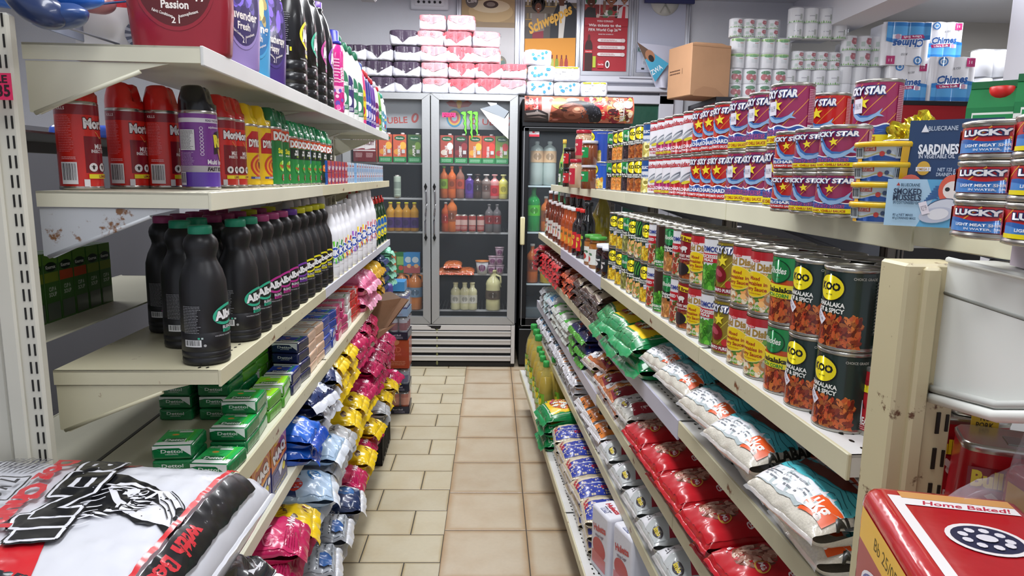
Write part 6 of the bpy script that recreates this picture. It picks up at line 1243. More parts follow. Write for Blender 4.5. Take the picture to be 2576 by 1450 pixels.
def a_kn(or_):
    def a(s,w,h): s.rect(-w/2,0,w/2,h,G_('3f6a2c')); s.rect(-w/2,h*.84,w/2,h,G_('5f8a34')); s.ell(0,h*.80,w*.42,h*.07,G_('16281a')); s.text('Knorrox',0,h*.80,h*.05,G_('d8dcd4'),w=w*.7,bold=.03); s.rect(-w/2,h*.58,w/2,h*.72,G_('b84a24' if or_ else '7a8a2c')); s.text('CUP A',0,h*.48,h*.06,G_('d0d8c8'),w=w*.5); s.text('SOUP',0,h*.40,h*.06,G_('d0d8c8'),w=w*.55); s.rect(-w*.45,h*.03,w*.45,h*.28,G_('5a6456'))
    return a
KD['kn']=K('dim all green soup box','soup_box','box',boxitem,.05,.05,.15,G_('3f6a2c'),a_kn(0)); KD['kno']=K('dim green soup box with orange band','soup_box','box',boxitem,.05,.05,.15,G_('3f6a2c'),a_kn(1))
# sugar paper block
def paper(root):
    b=MB(); w,d,h=.115,.075,.20
    def fn(i,j): pass
    b.box((0,0,h/2),(w,d,h),M('dedee8',.5,bump=.2,bscale=24),.010,seg=3); s=Sheet(); s.ell(0,h*.40,w*.36,h*.16,G_('b8283a'),22); s.rect(-w*.38,h*.10,w*.38,h*.30,G_('c8606a')); s.text('Huletts',0,h*.72,.020,G_('b8283a'),w=w*.7,rot=.25,bold=.05); s.text('White Sugar',0,h*.60,.009,G_('5a3a5a'),w=w*.5,rot=.25)
    b.apply(s,FRONT(-d/2-.0002)); s=Sheet(); s.text('Huletts',.0,.006,.017,G_('b8283a'),w=w*.62,bold=.05); s.text('White Sugar',0,-.010,.006,G_('3a3a5a'),w=w*.4); s.rect(-.016,-.030,.016,-.016,G_('3a4a8a')); s.rect(-.0145,-.0285,.0145,-.0175,G_('e0e0ea')); s.text('2.5kg',0,-.023,.008,G_('3a4a8a'),w=.024)
    b.apply(s,TOPF(h+.0002)); child(b,'paper_bag',root)
KD['pap']=K('white paper sugar block with red lettering','sugar_block','sugar pack',paper)
def oil(root,r=.036,h=.29,big=0):
    OIL=M('d8cf7a',.06,coat=.8,alpha=.38,bump=0); b=MB(); pr=[(0,0),(.9,0),(1,.02),(1,.12),(.96,.14),(1,.16),(1,.40),(.96,.42),(1,.44),(.98,.56),(.8,.70),(.5,.80),(.36,.85),(.34,.90)]
    b.lathe([(a*r,z*h) for a,z in pr],OIL,24,sq=.8 if big else 0,cap=False); s=Sheet(); s.rect(-r*1.2,h*.12,r*1.2,h*.42,G_('7fb83a')); s.rect(-r*1.1,h*.26,r*.2,h*.40,G_('dfe8c8')); s.ell(r*.4,h*.30,r*.4,h*.08,G_('f0dc3a')); s.text('Sunfoil',0,h*.36,h*.05,G_('2a6a2c'),w=r*1.3,bold=.04); s.lines(-r,h*.14,r,h*.22,4,G_('e8f0d8'))
    b.apply(s,CYL(r*(1.08 if big else 1.0)),.006); child(b,'bottle',root); b=MB(); b.lathe([(0,.004),(.92*r,.006),(.94*r,.5*h),(.75*r,.69*h),(0,.70*h)],M('b89412',.15),20,cap=False); child(b,'oil',root)
    b=MB(); b.lathe([(.40*r,.88*h),(.44*r,.885*h),(.44*r,.96*h),(.38*r,h*.985)],M('3aa850',.4),18); child(b,'cap',root,'bright green screw cap')
KD['oil']=K('golden cooking oil bottle with green cap','oil_bottle','bottle',oil); KD['oib']=K('large golden cooking oil bottle with green cap','oil_bottle','bottle',oil,.052,.36,1)
def glassb(root,r,h,col,capm,lab=None,labc='e8e8e8',t='',neck=.36,nh=.80,al=.9,caph=.07,fill=None,lz=(.15,.5),cw=None,shoulder=.62,ac=None):
    b=MB(); pr=[(0,0),(.92,0),(1,.012),(1,shoulder),(.9,shoulder+.06),(neck+.1,nh-.04),(neck,nh),(neck,.93)]
    b.lathe([(a*r,z*h) for a,z in pr],M(col,.08,coat=.7,alpha=al),20,cap=False)
    if lab: s=Sheet(); a0,a1=lz; s.rect(-r*1.3,h*a0,r*1.3,h*a1,G_(lab)); s.text(t,0,h*(a0*.3+a1*.7),h*(a1-a0)*.2,G_(labc),w=r*1.5,bold=.04) if t else None; s.ell(0,h*(a0*.65+a1*.35),r*.5,h*(a1-a0)*.2,G_(ac or labc),14); s.lines(-r*1.2,h*a0+.003,-r*.6,h*a1-.003,7,G_(labc)); b.apply(s,CYL(r),.006)
    child(b,'bottle',root); b=MB(); c=(cw or neck*1.15)*r; b.lathe([(c,h*(1-caph)),(c*1.02,h*(1-caph)+.001),(c,h*.995),(c*.9,h)],M(capm,.35),18); child(b,'cap',root)
GB=lambda k,desc,*a,**kw: KD.__setitem__(k,K(desc,'sauce_bottle','bottle',glassb,*a,**kw))
GB('sjb','slim sauce bottle with white cap and white label',.025,.205,'6a2c14','d8d8dc','d8d4ce','a83a2a','Chutney',ac='d8902a'); GB('sjr','slim chilli sauce bottle with white and red cap',.024,.20,'7a3018','d8c8c8','ddd8d2','3a3a3a','Sauce',ac='c8302a'); GB('sjo','orange sauce bottle with mango label',.029,.20,'a8481c','dcdcdc','e07a2a','2c5a2c','ATCHAR',ac='e8c83a',neck=.5,cw=.6)
GB('sdk','dark sauce bottle with red cap',.030,.215,'1c1216','c82822','c8202c','f0dc3a','HEINZ'[:0]+'TOMATO',ac='f0dc3a',neck=.4,al=.97,cw=.55); GB('sbk','black sauce bottle with green and yellow label',.030,.235,'0e0f12','15161a','1a2a22','b8d83a','Balsamic'[:4],neck=.5,al=1,cw=.6,ac='d8e03a')
GB('sgn','green glass bottle with pale label',.025,.215,'2a5a2c','48b83c','d8dcd4','2a5a2c','Lemon',ac='8ac83a'); GB('jam','dark jam jar with white lid',.036,.105,'2a0f18','dfe2ec','20262a','e8e8e8','Beetroot'[:8],neck=.86,nh=.84,shoulder=.76,caph=.12,lz=(.2,.62),cw=.95,al=.97); GB('spj','brown spread jar with red and green lid',.034,.118,'a8682c','4a9a3c','e6e8e2','2a6a3c','vega',neck=.85,nh=.84,shoulder=.76,caph=.10,lz=(.12,.62),cw=.95,ac='c23a34')
GB('olv','large olive oil bottle with dark green cap',.047,.30,'8d7f22','1c5a4a','b8ac5a','3a4a1c','',neck=.28,nh=.84,shoulder=.55,al=.85,caph=.09,cw=.36,lz=(.08,.14)); GB('may','red capped mayonnaise jar',.042,.135,'c8a888','a8182c','b8243a','f0e0d0','Crosse'[:0]+'Mayo',neck=.8,nh=.84,shoulder=.74,caph=.12,cw=.92,al=1,lz=(.12,.68),ac='d8b89a'); GB('rel','small relish jar with green label',.034,.10,'8a4a2c','c8c4cc','1f8a48','e8f0e8','Rhodes',neck=.85,nh=.86,shoulder=.78,caph=.12,cw=.97,al=.98,lz=(.3,.72),ac='c83a2c'); GB('mus','black lidded relish jar',.033,.095,'3a2a28','191a1e','b8242c','e8e8e8','Sauce',neck=.85,nh=.86,shoulder=.78,caph=.14,cw=.97,al=1,lz=(.2,.7))
GB('wht','tall pale green vinegar bottle',.034,.30,'a8b45a','b8963a',None,neck=.34,nh=.72,shoulder=.45,al=.7,caph=.09,cw=.40)
# drinks
def DB(k,desc,cat='bottle',name='drink_bottle',**kw):
    def f(root,r,h,col,capm,lab,t='',tc='f0f0f0',neck=.34,al=.9,lz=(.3,.6),sh=.66,caph=.06,cw=None,nh=.84,coat=.5,handle=0,sq=0):
        b=MB(); b.lathe([(0,0),(.86*r,.0),(r,.03*h),(.97*r,.25*h),(r,.35*h),(.96*r,.6*h),(r,sh*h),(.85*r,(sh+.08)*h),(neck*r,nh*h),(neck*r,.95*h)],M(col,.12,coat=coat,alpha=al),20,sq=sq,cap=False); s=Sheet()
        if lab: s.rect(-r*1.4,h*lz[0],r*1.4,h*lz[1],G_(lab)); s.ell(0,h*(lz[0]+lz[1])/2,r*.6,h*(lz[1]-lz[0])*.3,G_(dkc(lab,.75)),16)
        if t: s.text(t,0,h*(lz[0]+lz[1])/2,h*(lz[1]-lz[0])*.28,G_(tc),w=r*1.4,bold=.05)
        if s.L: b.apply(s,CYL(r*(1.05 if sq else 1)),.006)
        child(b,'bottle',root)
        c=(cw or neck*1.15)*r; b=MB(); b.lathe([(c,h*(1-caph)),(c,h*.995),(c*.9,h)],M(capm,.35),16); child(b,'cap',root)
        if handle: b=MB(); b.tube([(r*.35,-r*.3,h*.88),(r*.95,-r*.35,h*.84),(r*1.05,-r*.35,h*.70),(r*.98,-r*.3,h*.58)],r*.14,M(col,.2)); child(b,'handle',root)
    KD[k]=K(desc,name,cat,f,**kw)
def a_jui(c1,c2,name,tc='f0e8e4'):
    def a(s,w,h): s.rect(-w/2,0,w/2,h,G_(c1)); s.rect(-w/2,0,w/2,h*.20,G_('1f8a48')); s.lines(-w*.4,h*.04,w*.4,h*.15,3,G_('a8dcb8')); s.ell(-w*.2,h*.38,w*.26,h*.10,G_(c2)); s.ell(w*.25,h*.60,w*.24,h*.14,G_(dkc(c2,1.2))); s.ell(w*.2,h*.35,w*.2,h*.08,G_(dkc(c1,.8))); s.ell(0,h*.87,w*.40,h*.085,G_('15602f')); s.text('Rhodes',0,h*.87,h*.05,G_('e8f0e8'),w=w*.55,bold=.03); s.text(name,-w*.05,h*.42,w*.20,G_(tc),w=h*.40,rot=PI/2,bold=.04); s.rect(w*.15,h*.33,w*.40,h*.46,G_('d8d8d8'))
    return a
for k_,c1,c2,nm,ds in(('ju1','d8603c','e8a03a','TROPICAL','orange and pink tropical juice carton'),('ju2','4a6a2c','6a8a34','APPLE','dark green apple juice carton'),('ju3','b8503c','e8d8c8','LITCHI','rose litchi juice carton'),('ju4','6a1c20','8a2c2c','CRANBERRY','dark red cranberry juice carton'),('ju5','e07a34','f0b03a','MANGO & ORANGE','orange mango juice carton'),('ju6','c8402c','d83a2c','STRAWBERRY & BANANA','red strawberry juice carton'),('ju7','7a9a3a','b83a3a','APPLE & CRANBERRY','green apple cranberry juice carton')):
    KD[k_]=K(ds,'juice_carton','carton',boxitem,.095,.065,.20,G_(c1),a_jui(c1,c2,nm),cap=(.014,.012,G_('e6e6e6'),.02))
KD['liq']=K('maroon and white juice carton','juice_carton','carton',boxitem,.085,.065,.20,G_('6a1c22'),lambda s,w,h:(s.rect(-w/2,h*.38,w/2,h*.96,G_('dcd6d6')),s.text('LIQUI',0,h*.80,.026,G_('6a3a44'),w=w*.8,bold=.05),s.text('FRUIT',0,h*.66,.026,G_('6a3a44'),w=w*.8,bold=.05),s.band(-w/2,w/2,lambda x:h*.42,lambda x:h*(.46+.02*sin(x*60)),G_('8a3a44'),12),s.lines(-w*.3,h*.15,w*.3,h*.32,4,G_('c8a0a0'))))
KD['chb']=K('light blue custard carton','carton','carton',boxitem,.062,.05,.135,G_('3a8ac8'),lambda s,w,h:(s.ell(0,h*.65,w*.35,h*.15,G_('c8d8e0')),s.rect(-w/2,0,w/2,h*.35,G_('b05a5a')),s.ell(w*.1,h*.35,w*.25,h*.1,G_('e8b07a'))))
KD['chg']=K('green custard carton','carton','carton',boxitem,.062,.05,.135,G_('2c7a3c'),lambda s,w,h:(s.rect(-w*.4,h*.4,w*.4,h*.8,G_('8ac06a')),s.ell(0,h*.25,w*.25,h*.12,G_('c84a3a'))))
KD['cho']=K('orange custard carton','carton','carton',boxitem,.062,.05,.135,G_('c86a34'),lambda s,w,h:s.rect(-w/2,h*.85,w/2,h,G_('3a7a3c')))
KD['fair']=K('green and white gabled milk carton','milk_carton','carton',boxitem,.09,.07,.175,G_('e4e8e2'),lambda s,w,h:(s.rect(-w/2,h*.9,w/2,h,G_('1c7a44')),s.rect(-w*.4,h*.64,w*.4,h*.95,G_('e4e8e2')),s.rect(-w*.38,h*.66,w*.38,h*.93,G_('1f8a4c')),s.text('FAIR CAPE',0,h*.82,.013,G_('eef4f0'),w=w*.66,bold=.04),s.text('DAIRIES',0,h*.72,.009,G_('eef4f0'),w=w*.4)),lf=lambda s,w,h:s.rect(-w/2,h*.9,w/2,h,G_('1c7a44')),gab=.035,cap=(.019,.022,M('c8201c',.4)))
# toilet paper packs
def tp(root,topc,patt=None,w=.205,d=.21,h=.108,yel=0,seed=1,deep=.45):
    b=MB(); N=64; R=[]; top=M(topc,.25,coat=.5,bump=.5,bscale=18); bot=M('dcdce4',.3,coat=.4,bump=.4,bscale=18)
    def pt(a,z):
        c,s_=cos(a),sin(a); q=(abs(c)**5+abs(s_)**5)**(-.2); x,y=c*q,s_*q
        cr=1-.07*math.exp(-(x/.10)**2)*(abs(y)>.8)-.07*math.exp(-(y/.10)**2)*(abs(x)>.8)
        e=(1-abs(2*z-1)**5)**.5*.10+.90 if 0<z<1 else .84; n=.016*NZ.noise(Vector((x*3+seed,y*3,z*3)))
        return Vector((x*w/2*cr*e*(1+n*4),y*d/2*cr*e*(1+n*4),z*h+.5*n*h*(z>.9)*2))
    zs=[0,.04,.12,.3,.5,.7,.88,.96,1]
    for z in zs: R.append([b.bm.verts.new(pt(2*PI*k/N,z)) for k in range(N)])
    for i in range(len(zs)-1):
        for k in range(N): b.face([R[i][k],R[i][(k+1)%N],R[i+1][(k+1)%N],R[i+1][k]],top if zs[i]>=.69 and not patt else bot,True)
    c=b.bm.verts.new((0,0,h*1.02)); 
    for k in range(N): b.face([R[-1][k],R[-1][(k+1)%N],c],top if not patt else bot,True)
    b.face(R[0][::-1],bot)
    s=Sheet(); r=random.Random(seed)
    if not patt:
        s.poly([(-w*.44,h*.92),(-w*.44,h*(.68-.1*r.random())),(-w*.22,h*(.6-.15*r.random())),(-w*.02,h*(.75-deep)),(w*.2,h*(.6-.2*r.random())),(w*.44,h*(.70-.1*r.random())),(w*.44,h*.92)],top)
        if topc[0]!='3':
            for k in range(5): x,y=r.uniform(-w*.38,w*.38),r.uniform(h*.5,h*.88); s.star(x,y,.012,M(dkc(topc,.86),.25,coat=.5),6,.6); s.ell(x,y,.006,.006,top,10)
    else:
        for k in range(9):
            x,y=r.uniform(-w*.36,w*.36),r.uniform(h*.25,h*.85)
            for q in range(5): s.ell(x+.007*cos(q*1.26),y+.007*sin(q*1.26),.0055,.0045,G_(patt),8); s.n-=1
        if yel: s.rect(-w*.42,h*.86,w*.42,h*.95,G_('e8dc2a')) 
    def ff(u,v,o):
        a=math.atan2(-1,2*u/w*1.0); z=v/h; 
        x=2*u/w; y=-(max(0,1-min(1,abs(x))**5))**.2; cr=1-.07*math.exp(-(x/.10)**2)
        return (u,y*d/2*cr*.985-.004-o*2,v)
    b.apply(s,ff,w/16,h/5); child(b,'wrapped_pack',root)
def TPK(k,desc,*a,**kw):
    for q in(0,1,2): k2=dict(kw); k2['seed']=kw.get('seed',1)+q*7; k2['deep']=kw.get('deep',.45)*(1,.35,.9)[q]; KD[k+('','2','3')[q]]=K(desc,'toilet_paper_pack','toilet paper',tp,*a,**k2)
TPK('tpd','toilet paper pack with purple top','3e3244',seed=3,deep=.6); TPK('tpp','toilet paper pack with pink top','d98c94',seed=5); TPK('tpr','toilet paper pack with red front','cc5a64',seed=9,deep=.65); TPK('tpb','toilet paper pack with blue flowers','e6e8f0',patt='3a8acc',seed=4); TPK('tpy','toilet paper pack with yellow edge','ecebf0',patt='e4e4ec',yel=1,seed=6)
def rollpack(root,nx,nz,style,rr=.054,rh=.105,tall=False):
    wht=M('e4e4e8',.5,bump=.1,bscale=60)
    for j in range(nz):
        for i in range(nx):
            b=MB(); x=(i-(nx-1)/2)*rr*2; z=j*rh
            b.lathe([(.02,z+.001),(rr*.97,z+.001),(rr,z+.004),(rr,z+rh-.004),(rr*.97,z+rh-.001),(.02,z+rh-.001)],wht,22,c=(x,0,0)); s=Sheet()
            if style!='plain':
                r=random.Random(i*7+j*3+nx)
                if style=='top': s.band(-rr*1.2,rr*1.2,lambda u:rh*.80,lambda u:rh*.95,G_('8ab85a'),10); s.ell(0,rh*.80,rr*.6,rh*.08,G_('4a9a4c')); s.rect(-rr*.3,rh*.35,rr*.5,rh*.6,G_('d0d4d8')); s.rect(0,rh*.62,rr*.5,rh*.66,G_('c87a6a'))
                elif style=='cherry': s.ell(-rr*.25,rh*.45,rr*.45,rh*.22,G_('b03440')); s.ell(rr*.5,rh*.42,rr*.4,rh*.2,G_('b8404a')); s.ell(0,rh*.75,rr*.7,rh*.12,G_('2f7d46')); s.ell(0,rh*.4,rr*.15,rh*.07,G_('e0a0a4')); s.star(rr*.1,rh*.2,rr*.4,G_('4a8a3c'),6,.4)
                else:
                    for q in range(9): s.poly([(-rr*1.3+q*rr*.3,rh*.04),(-rr*1.0+q*rr*.3,rh*.04),(-rr*1.2+q*rr*.3+.006*r.random(),rh*(.14+.12*r.random()))],G_('7ab04a' if q%2 else '5a9a3c')); s.n-=1
                    s.n+=1
                    if style=='rose' : s.ell(rr*.35,rh*.62,rr*.45,rh*.20,G_('b8404e')); s.poly([(rr*.0,rh*.85),(rr*.9,rh*.85),(rr*.8,rh*.45),(rr*.1,rh*.5)],G_('a83444')); s.ell(rr*.4,rh*.66,rr*.16,rh*.07,G_('d87a82')); s.poly([(rr*.2,rh*.4),(rr*.9,rh*.35),(rr*.5,rh*.25)],G_('4a8a4c')); s.rect(-rr*.7,rh*.3,-rr*.2,rh*.62,G_('b4c4bc'))
                    else: s.rect(-rr*.5,rh*.45,rr*.2,rh*.5,G_('9a9aa4')) ; s.bars(rr*.2,rh*.2,rr*.6,rh*.6,G_('c8ccc8'),G_('8a9088'),6)
                b.apply(s,lambda u,v,o:(x+(rr+o)*sin(u/rr),-(rr+o)*cos(u/rr),z+v),.01)
            child(b,'roll',root)
    W_,H_2=nx*rr+.004,nz*rh+.004; b=MB(); film=M('dfe3ea',.08,coat=1,alpha=.16,bump=.6,bscale=14)
    def g(i,j): 
        a=-PI/2+(i-.5)*PI*1.0*1.0; x=(i-.5)*2*W_; y=-rr-.004-.004*NZ.noise(Vector((x*20,j*9,nx)));
        if abs(i-.5)>.46: y+=.02
        return (x,y,j*H_2)
    b.grid(16,10,g,film); b.grid(10,2,lambda i,j:((i-.5)*2*W_,-rr+2*rr*j,H_2+.004*NZ.noise(Vector((i*9,j*5,1)))),film); child(b,'plastic_wrap',root,'clear shiny plastic wrap')
RP_=lambda k,desc,*a,**kw: KD.__setitem__(k,K(desc,'toilet_roll_pack','toilet paper',rollpack,*a,**kw))
RP_('r42t','wrapped toilet rolls with green printed tops',4,2,'top'); RP_('r42c','wrapped toilet rolls with red cherry print',4,2,'cherry'); RP_('r42r','wrapped toilet rolls with rose print',4,2,'rose'); RP_('r42g','wrapped toilet rolls with green leaf edge',4,2,'grass'); RP_('r32r','clear wrapped pack of three by two rose print toilet rolls',3,2,'rose'); RP_('r32p','clear wrapped pack of plain white toilet rolls',3,2,'plain',rh=.12); RP_('r22p','clear bag with large plain cream toilet rolls',2,1,'plain',rr=.075,rh=.19)
def chimes(root,w=.33,d=.2,h=.30):
    b=MB(); m=M('e9e9ee',.3,coat=.4,bump=.15,bscale=20)
    def f(i,j):
        x=(i-.5)*w; y=-d/2-.010*abs(cos(3*PI*i))**.6+.03*abs(2*i-1)**8; return (x,y,h*j-(.004*abs(sin(3*PI*i)) if j>.99 else 0))
    b.grid(30,14,f,m); b.box((0,.012,h/2),(w-.004,d-.03,h-.01),m,.012,seg=2)
    s=Sheet(); s.band(-w*.46,w*.46,lambda x:.004,lambda x:h*.44+h*.05*sin(x*14+1),G_('2f7fc8'),24); s.band(-w*.46,w*.46,lambda x:h*.10,lambda x:h*.34+h*.04*sin(x*14+.4),G_('5aa6e0'),24)
    s.text2('Chimes',-.005,h*.50,h*.17,G_('2a5aa0'),G_('f2f4f8'),w=w*.66,bold=.04,ob=.07,sh=.2,rot=.06); s.poly([(-w*.36,h*.36),(w*.14,h*.40),(w*.14,h*.32),(-w*.32,h*.28)],G_('b02a68')); s.text('Ultra Soft',-w*.09,h*.34,h*.05,G_('f2e8f0'),w=w*.38,rot=.07,bold=.03); s.rect(w*.15,h*.29,w*.32,h*.39,G_('e6e8f0')); s.ell(w*.22,h*.34,.018,.018,G_('c8a0b8'),14)
    s.rect(w*.24,h*.78,w*.42,h*.97,G_('b8306e')); s.text('18',w*.33,h*.88,h*.07,G_('f2e8ee')); s.ell(-w*.25,h*.88,.032,.030,G_('3a7ac0'),20); s.ell(-w*.25,h*.88,.022,.020,G_('d8e4f2'),20); s.ell(-w*.25,h*.88,.013,.012,G_('5a96d0'),16)
    s.text('R150',w*.05,h*.74,h*.055,P_('3a3a44'),bold=-.005,sh=.2,rot=.1)
    b.apply(s,lambda u,v,o:(u,-d/2-.010*abs(cos(3*PI*(u/w+.5)))**.6-.0014-o,v),w/40); child(b,'wrapped_pack',root)
KD['chm']=K('blue and white toilet paper pack','toilet_paper_pack','toilet paper',chimes)
# =================== STOCKING THE SHELVES
def stack(k,side,px,u,z,where,n,h,**kw):
    t=tpx(side,px,u,z); tn=['lower tier','upper tier'] if n==2 else (['bottom layer','middle layer','top layer'] if n==3 else ['bottom of the stack','second from bottom','third from bottom','top of the stack'])
    for j in range(n):
        ks=k if isinstance(k,(list,tuple)) else [k]*n
        item(KD[ks[j]],side,None,u,z,where,tn[j] if n>1 else '',dz=j*h,t=t,**kw)
TR_='on top right shelf'; SR_='on second right shelf'
hT=.1085
RZ_=lambda t:.14+.40*t
for px,k,u in [(2182,'pm',.22),(2066,'pr',.24),(1972,'pm',.105),(1915,'pm',.12),(1868,'pm',.12),(1826,'pr',.12),(1797,'pr',.12),(1771,'pr',.12),(1745,'sr',.12),(1717,'sr',.12),(1696,'sm',.12),(1677,'sm',.12),(1659,'sw',.12),(1641,'blue',.12),(1620,'kbean',.12),(1604,'kbean',.12),(1588,'rbean',.12),(1573,'bbean',.12),(1561,'bbean',.12),(1548,'rbean',.12)]:
    stack(k,'R',px,u,1.40,TR_,2,hT,sc=(1,1,.985),rz=RZ_(tpx('R',px,u,1.4)))
for px,k in [(2108,'pms'),(2043,'pms'),(1992,'prs')]: stack(k,'R',px,.045,1.40,TR_,2,.0625,rz=.55)
for px,u in((2275,.15),(2232,.165)): item(KD['pm'],'R',px,u,1.40,'behind yellow lidded tubs')
stack('tub','R',2216,.035,1.40,'on top right shelf',4,.0240,rz=.45,sc=1.03)
item(KD['muss'],'R',2330,.045,1.40,'on top right shelf beside tuna tins',rz=.85,sc=.78); item(KD['sard'],'R',2378,.075,1.40,'standing on the mussels carton, top right shelf',rz=.75,dz=.0522,sc=(.86,.8,1.0))
stack('tuna','R',2520,.012,1.40,'of the left tuna stack',3,.035,rz=.75); stack('tuna2','R',2670,.0,1.40,'of rightmost tuna stack',3,.035,rz=.9)
item(KD['fair'],'R',2480,.26,1.40,'behind the left tuna stack',rz=.8,dz=.012,sc=.80); item(KD['fair'],'R',2600,.26,1.40,'behind the rightmost tuna stack',rz=.85,dz=.012,sc=.80)
for px in(1497,1521): item(KD['bluek'],'R',px,.10,1.40,'on top right shelf')
item(KD['bigk'],'R',1512,.12,1.40,'resting on two smaller blue tins',dz=.1085,sc=.95)
stack('rel','R',1481,.06,1.40,'on top right shelf',2,.0985); stack(['may','may'],'R',1466,.11,1.40,'on top right shelf',2,.134); stack(['mus','mus'],'R',1432,.06,1.40,'on top right shelf',2,.094); stack(['may','may'],'R',1449,.09,1.40,'in the second column, far top right shelf',2,.134,sc=(.8,.8,1)) if 0 else None
item(KD['may'],'R',1449,.05,1.40,'alone in front, far top right shelf',sc=(.8,.8,.95))
for px,u in((1418,.24),(1466,.26)): item(KD['wht'],'R',px,u,1.40,'back of top right shelf')
item(KD['sgn'],'R',1411,.08,1.40,'far end of top right shelf',sc=.6)
# second shelf
hR=.1125
seq=[(2112,'kooc'),(2036,'kooc'),(1980,'rhch'),(1925,'gd'),(1879,'gd'),(1838,'gold'),(1803,'peas'),(1770,'gd'),(1742,'mince'),(1722,'mvr'),(1701,'chick'),(1678,'gpeas'),(1659,'mvr'),(1641,'corn'),(1624,'mixv'),(1607,'mixk'),(1591,'olive'),(1575,'corn'),(1556,'corn')]
for px,k in seq:
    stack(k,'R',px,.047,1.112,SR_,2,hR,sc=(1,1,1.02),rz=RZ_(tpx('R',px,.047,1.112)))
    t=tpx('R',px,.047,1.112)
    for j in range(2): item(KD[k],'R',None,.126,1.112,'back row, second right shelf',['lower tier','upper tier'][j],t=t+.012,dz=j*hR,sc=(1,1,1.02),rz=rnd.uniform(0,.5))
item(KD['cm'],'R',2178,.075,1.112,'beside rusty post on second right shelf',rz=.35,sc=(.9,.9,1.0))
for px in(1490,1503): item(KD['spj'],'R',px,.035,1.112,'on second right shelf')
for px in(1523,1538): item(KD['jam'],'R',px,.035,1.112,'on second right shelf')
item(KD['olv'],'R',1512,.13,1.112,'on second right shelf behind the jam jars')
for i,px in enumerate((1377,1383,1389,1395,1401,1408,1414)): item(KD['sgn' if i==0 else('sjb' if i%2 else 'sjr')],'R',px,.03+.008*(i%2),1.112,'on second right shelf')
for px in(1424,1434,1444): item(KD['sjo'],'R',px,.035,1.112,'on second right shelf')
for px in(1454,1465): item(KD['sdk'],'R',px,.035,1.112,'on second right shelf',sc=.95)
item(KD['sbk'],'R',1477,.05,1.112,'on second right shelf')
for px in(1384,1397,1411,1426): item(KD['sjb'],'R',px,.11,1.112,'back row, second right shelf',sc=(1.25,1.25,1.2))
for px in(1440,1456,1474): item(KD['sdk'],'R',px,.12,1.112,'back row, second right shelf',sc=(1.15,1.15,1.15))
# bags: (key,t,u,layer z,rz,tilt)
def bagrow(side,z,where,rows,uc=.125):
    for k,t,lay,*o in rows:
        u=(o[0] if len(o)>0 and o[0] is not None else uc)+(.028 if side=='L' else 0); rz=o[1] if len(o)>1 else rnd.uniform(-.09,.09)
        tl=o[2] if len(o)>2 else (rnd.uniform(-.03,.05),rnd.uniform(-.04,.04))
        dz,nm=lay; rz+=rnd.uniform(-.16,.16) if side=='L' else 0; item(KD[k],side,None,u,z,where,nm,t=t,dz=dz,rz=rz,tilt=tl)
B0=(0,'bottom layer')
def ULY(h,n='upper layer'): return (h,n)
w='on third right shelf'
bagrow('R',.92,w,[('rice',t,B0,.13+.01*i) for i,t in enumerate((.10,.285,.47,.655,.84))]+[('rice',t,ULY(.052),.10+.008*i,.10,(.09,.0)) for i,t in enumerate((.115,.33,.50,.70,.86))]
 +[('jas',t,B0,.12) for t in(1.03,1.24,1.45)]+[('jas',1.06,ULY(.055),.11,.05,(.05,0)),('jas',1.26,ULY(.055),.12,.1,(.05,0)),('jas',1.42,ULY(.055),.14,-.1,(.04,0))]
 +[('tas',t,(j*.036,n_),.13) for t in(1.64,1.82,2.0) for j,n_ in enumerate(('bottom layer','middle layer','upper layer'))]
 +[('spo',t,(j*.034,n_),.13) for t in(2.17,2.33) for j,n_ in enumerate(('bottom layer','middle layer','upper layer'))]
 +[('spr',t,(j*.028,n_),.12) for t in(2.49,2.63,2.77,2.91,3.04) for j,n_ in enumerate(('bottom layer','middle layer','third layer','upper layer'))]
 +[('spc',3.2,(j*.03,n_),.10) for j,n_ in enumerate(('bottom layer','middle layer','third layer','upper layer'))])
w='on fourth right shelf'
bagrow('R',.695,w,[('rsb',t,B0,.11) for t in(.26,.43,.60,.77,.94)]+[('rsb',t,ULY(.043),.09,.05,(.07,0)) for t in(.30,.47,.63,.79,.955)]
 +[('wkb',1.13,B0,.11),('wkb',1.14,ULY(.05),.10,.05,(.08,0)),('len',1.31,B0,.11),('len',1.47,B0,.11),('len',1.32,ULY(.042),.10,.0,(.06,0)),('len',1.47,ULY(.042),.10,.05,(.05,0)),('len',1.56,(.082,'top layer'),.10,.3,(.05,.1)),('gsb',1.70,B0,.11),('gsb',1.72,ULY(.04),.10,.1,(.06,0))]
 +[('imb',t,(j*.045,n_),.12) for t in(1.89,2.07) for j,n_ in enumerate(('bottom layer','middle layer','upper layer'))]
 +[('sgw',t,(j*.034,n_),.11) for t in(2.26,2.44,2.62) for j,n_ in enumerate(('bottom layer','middle layer','upper layer'))]
 +[('sgb',2.80,(j*.038,n_),.11) for j,n_ in enumerate(('bottom layer','middle layer','upper layer'))]+[('sgc',2.98,(j*.034,n_),.11) for j,n_ in enumerate(('bottom layer','middle layer','upper layer'))]+[('sgx',3.16,(j*.034,n_),.11) for j,n_ in enumerate(('bottom layer','middle layer','upper layer'))])
w='on fifth right shelf'
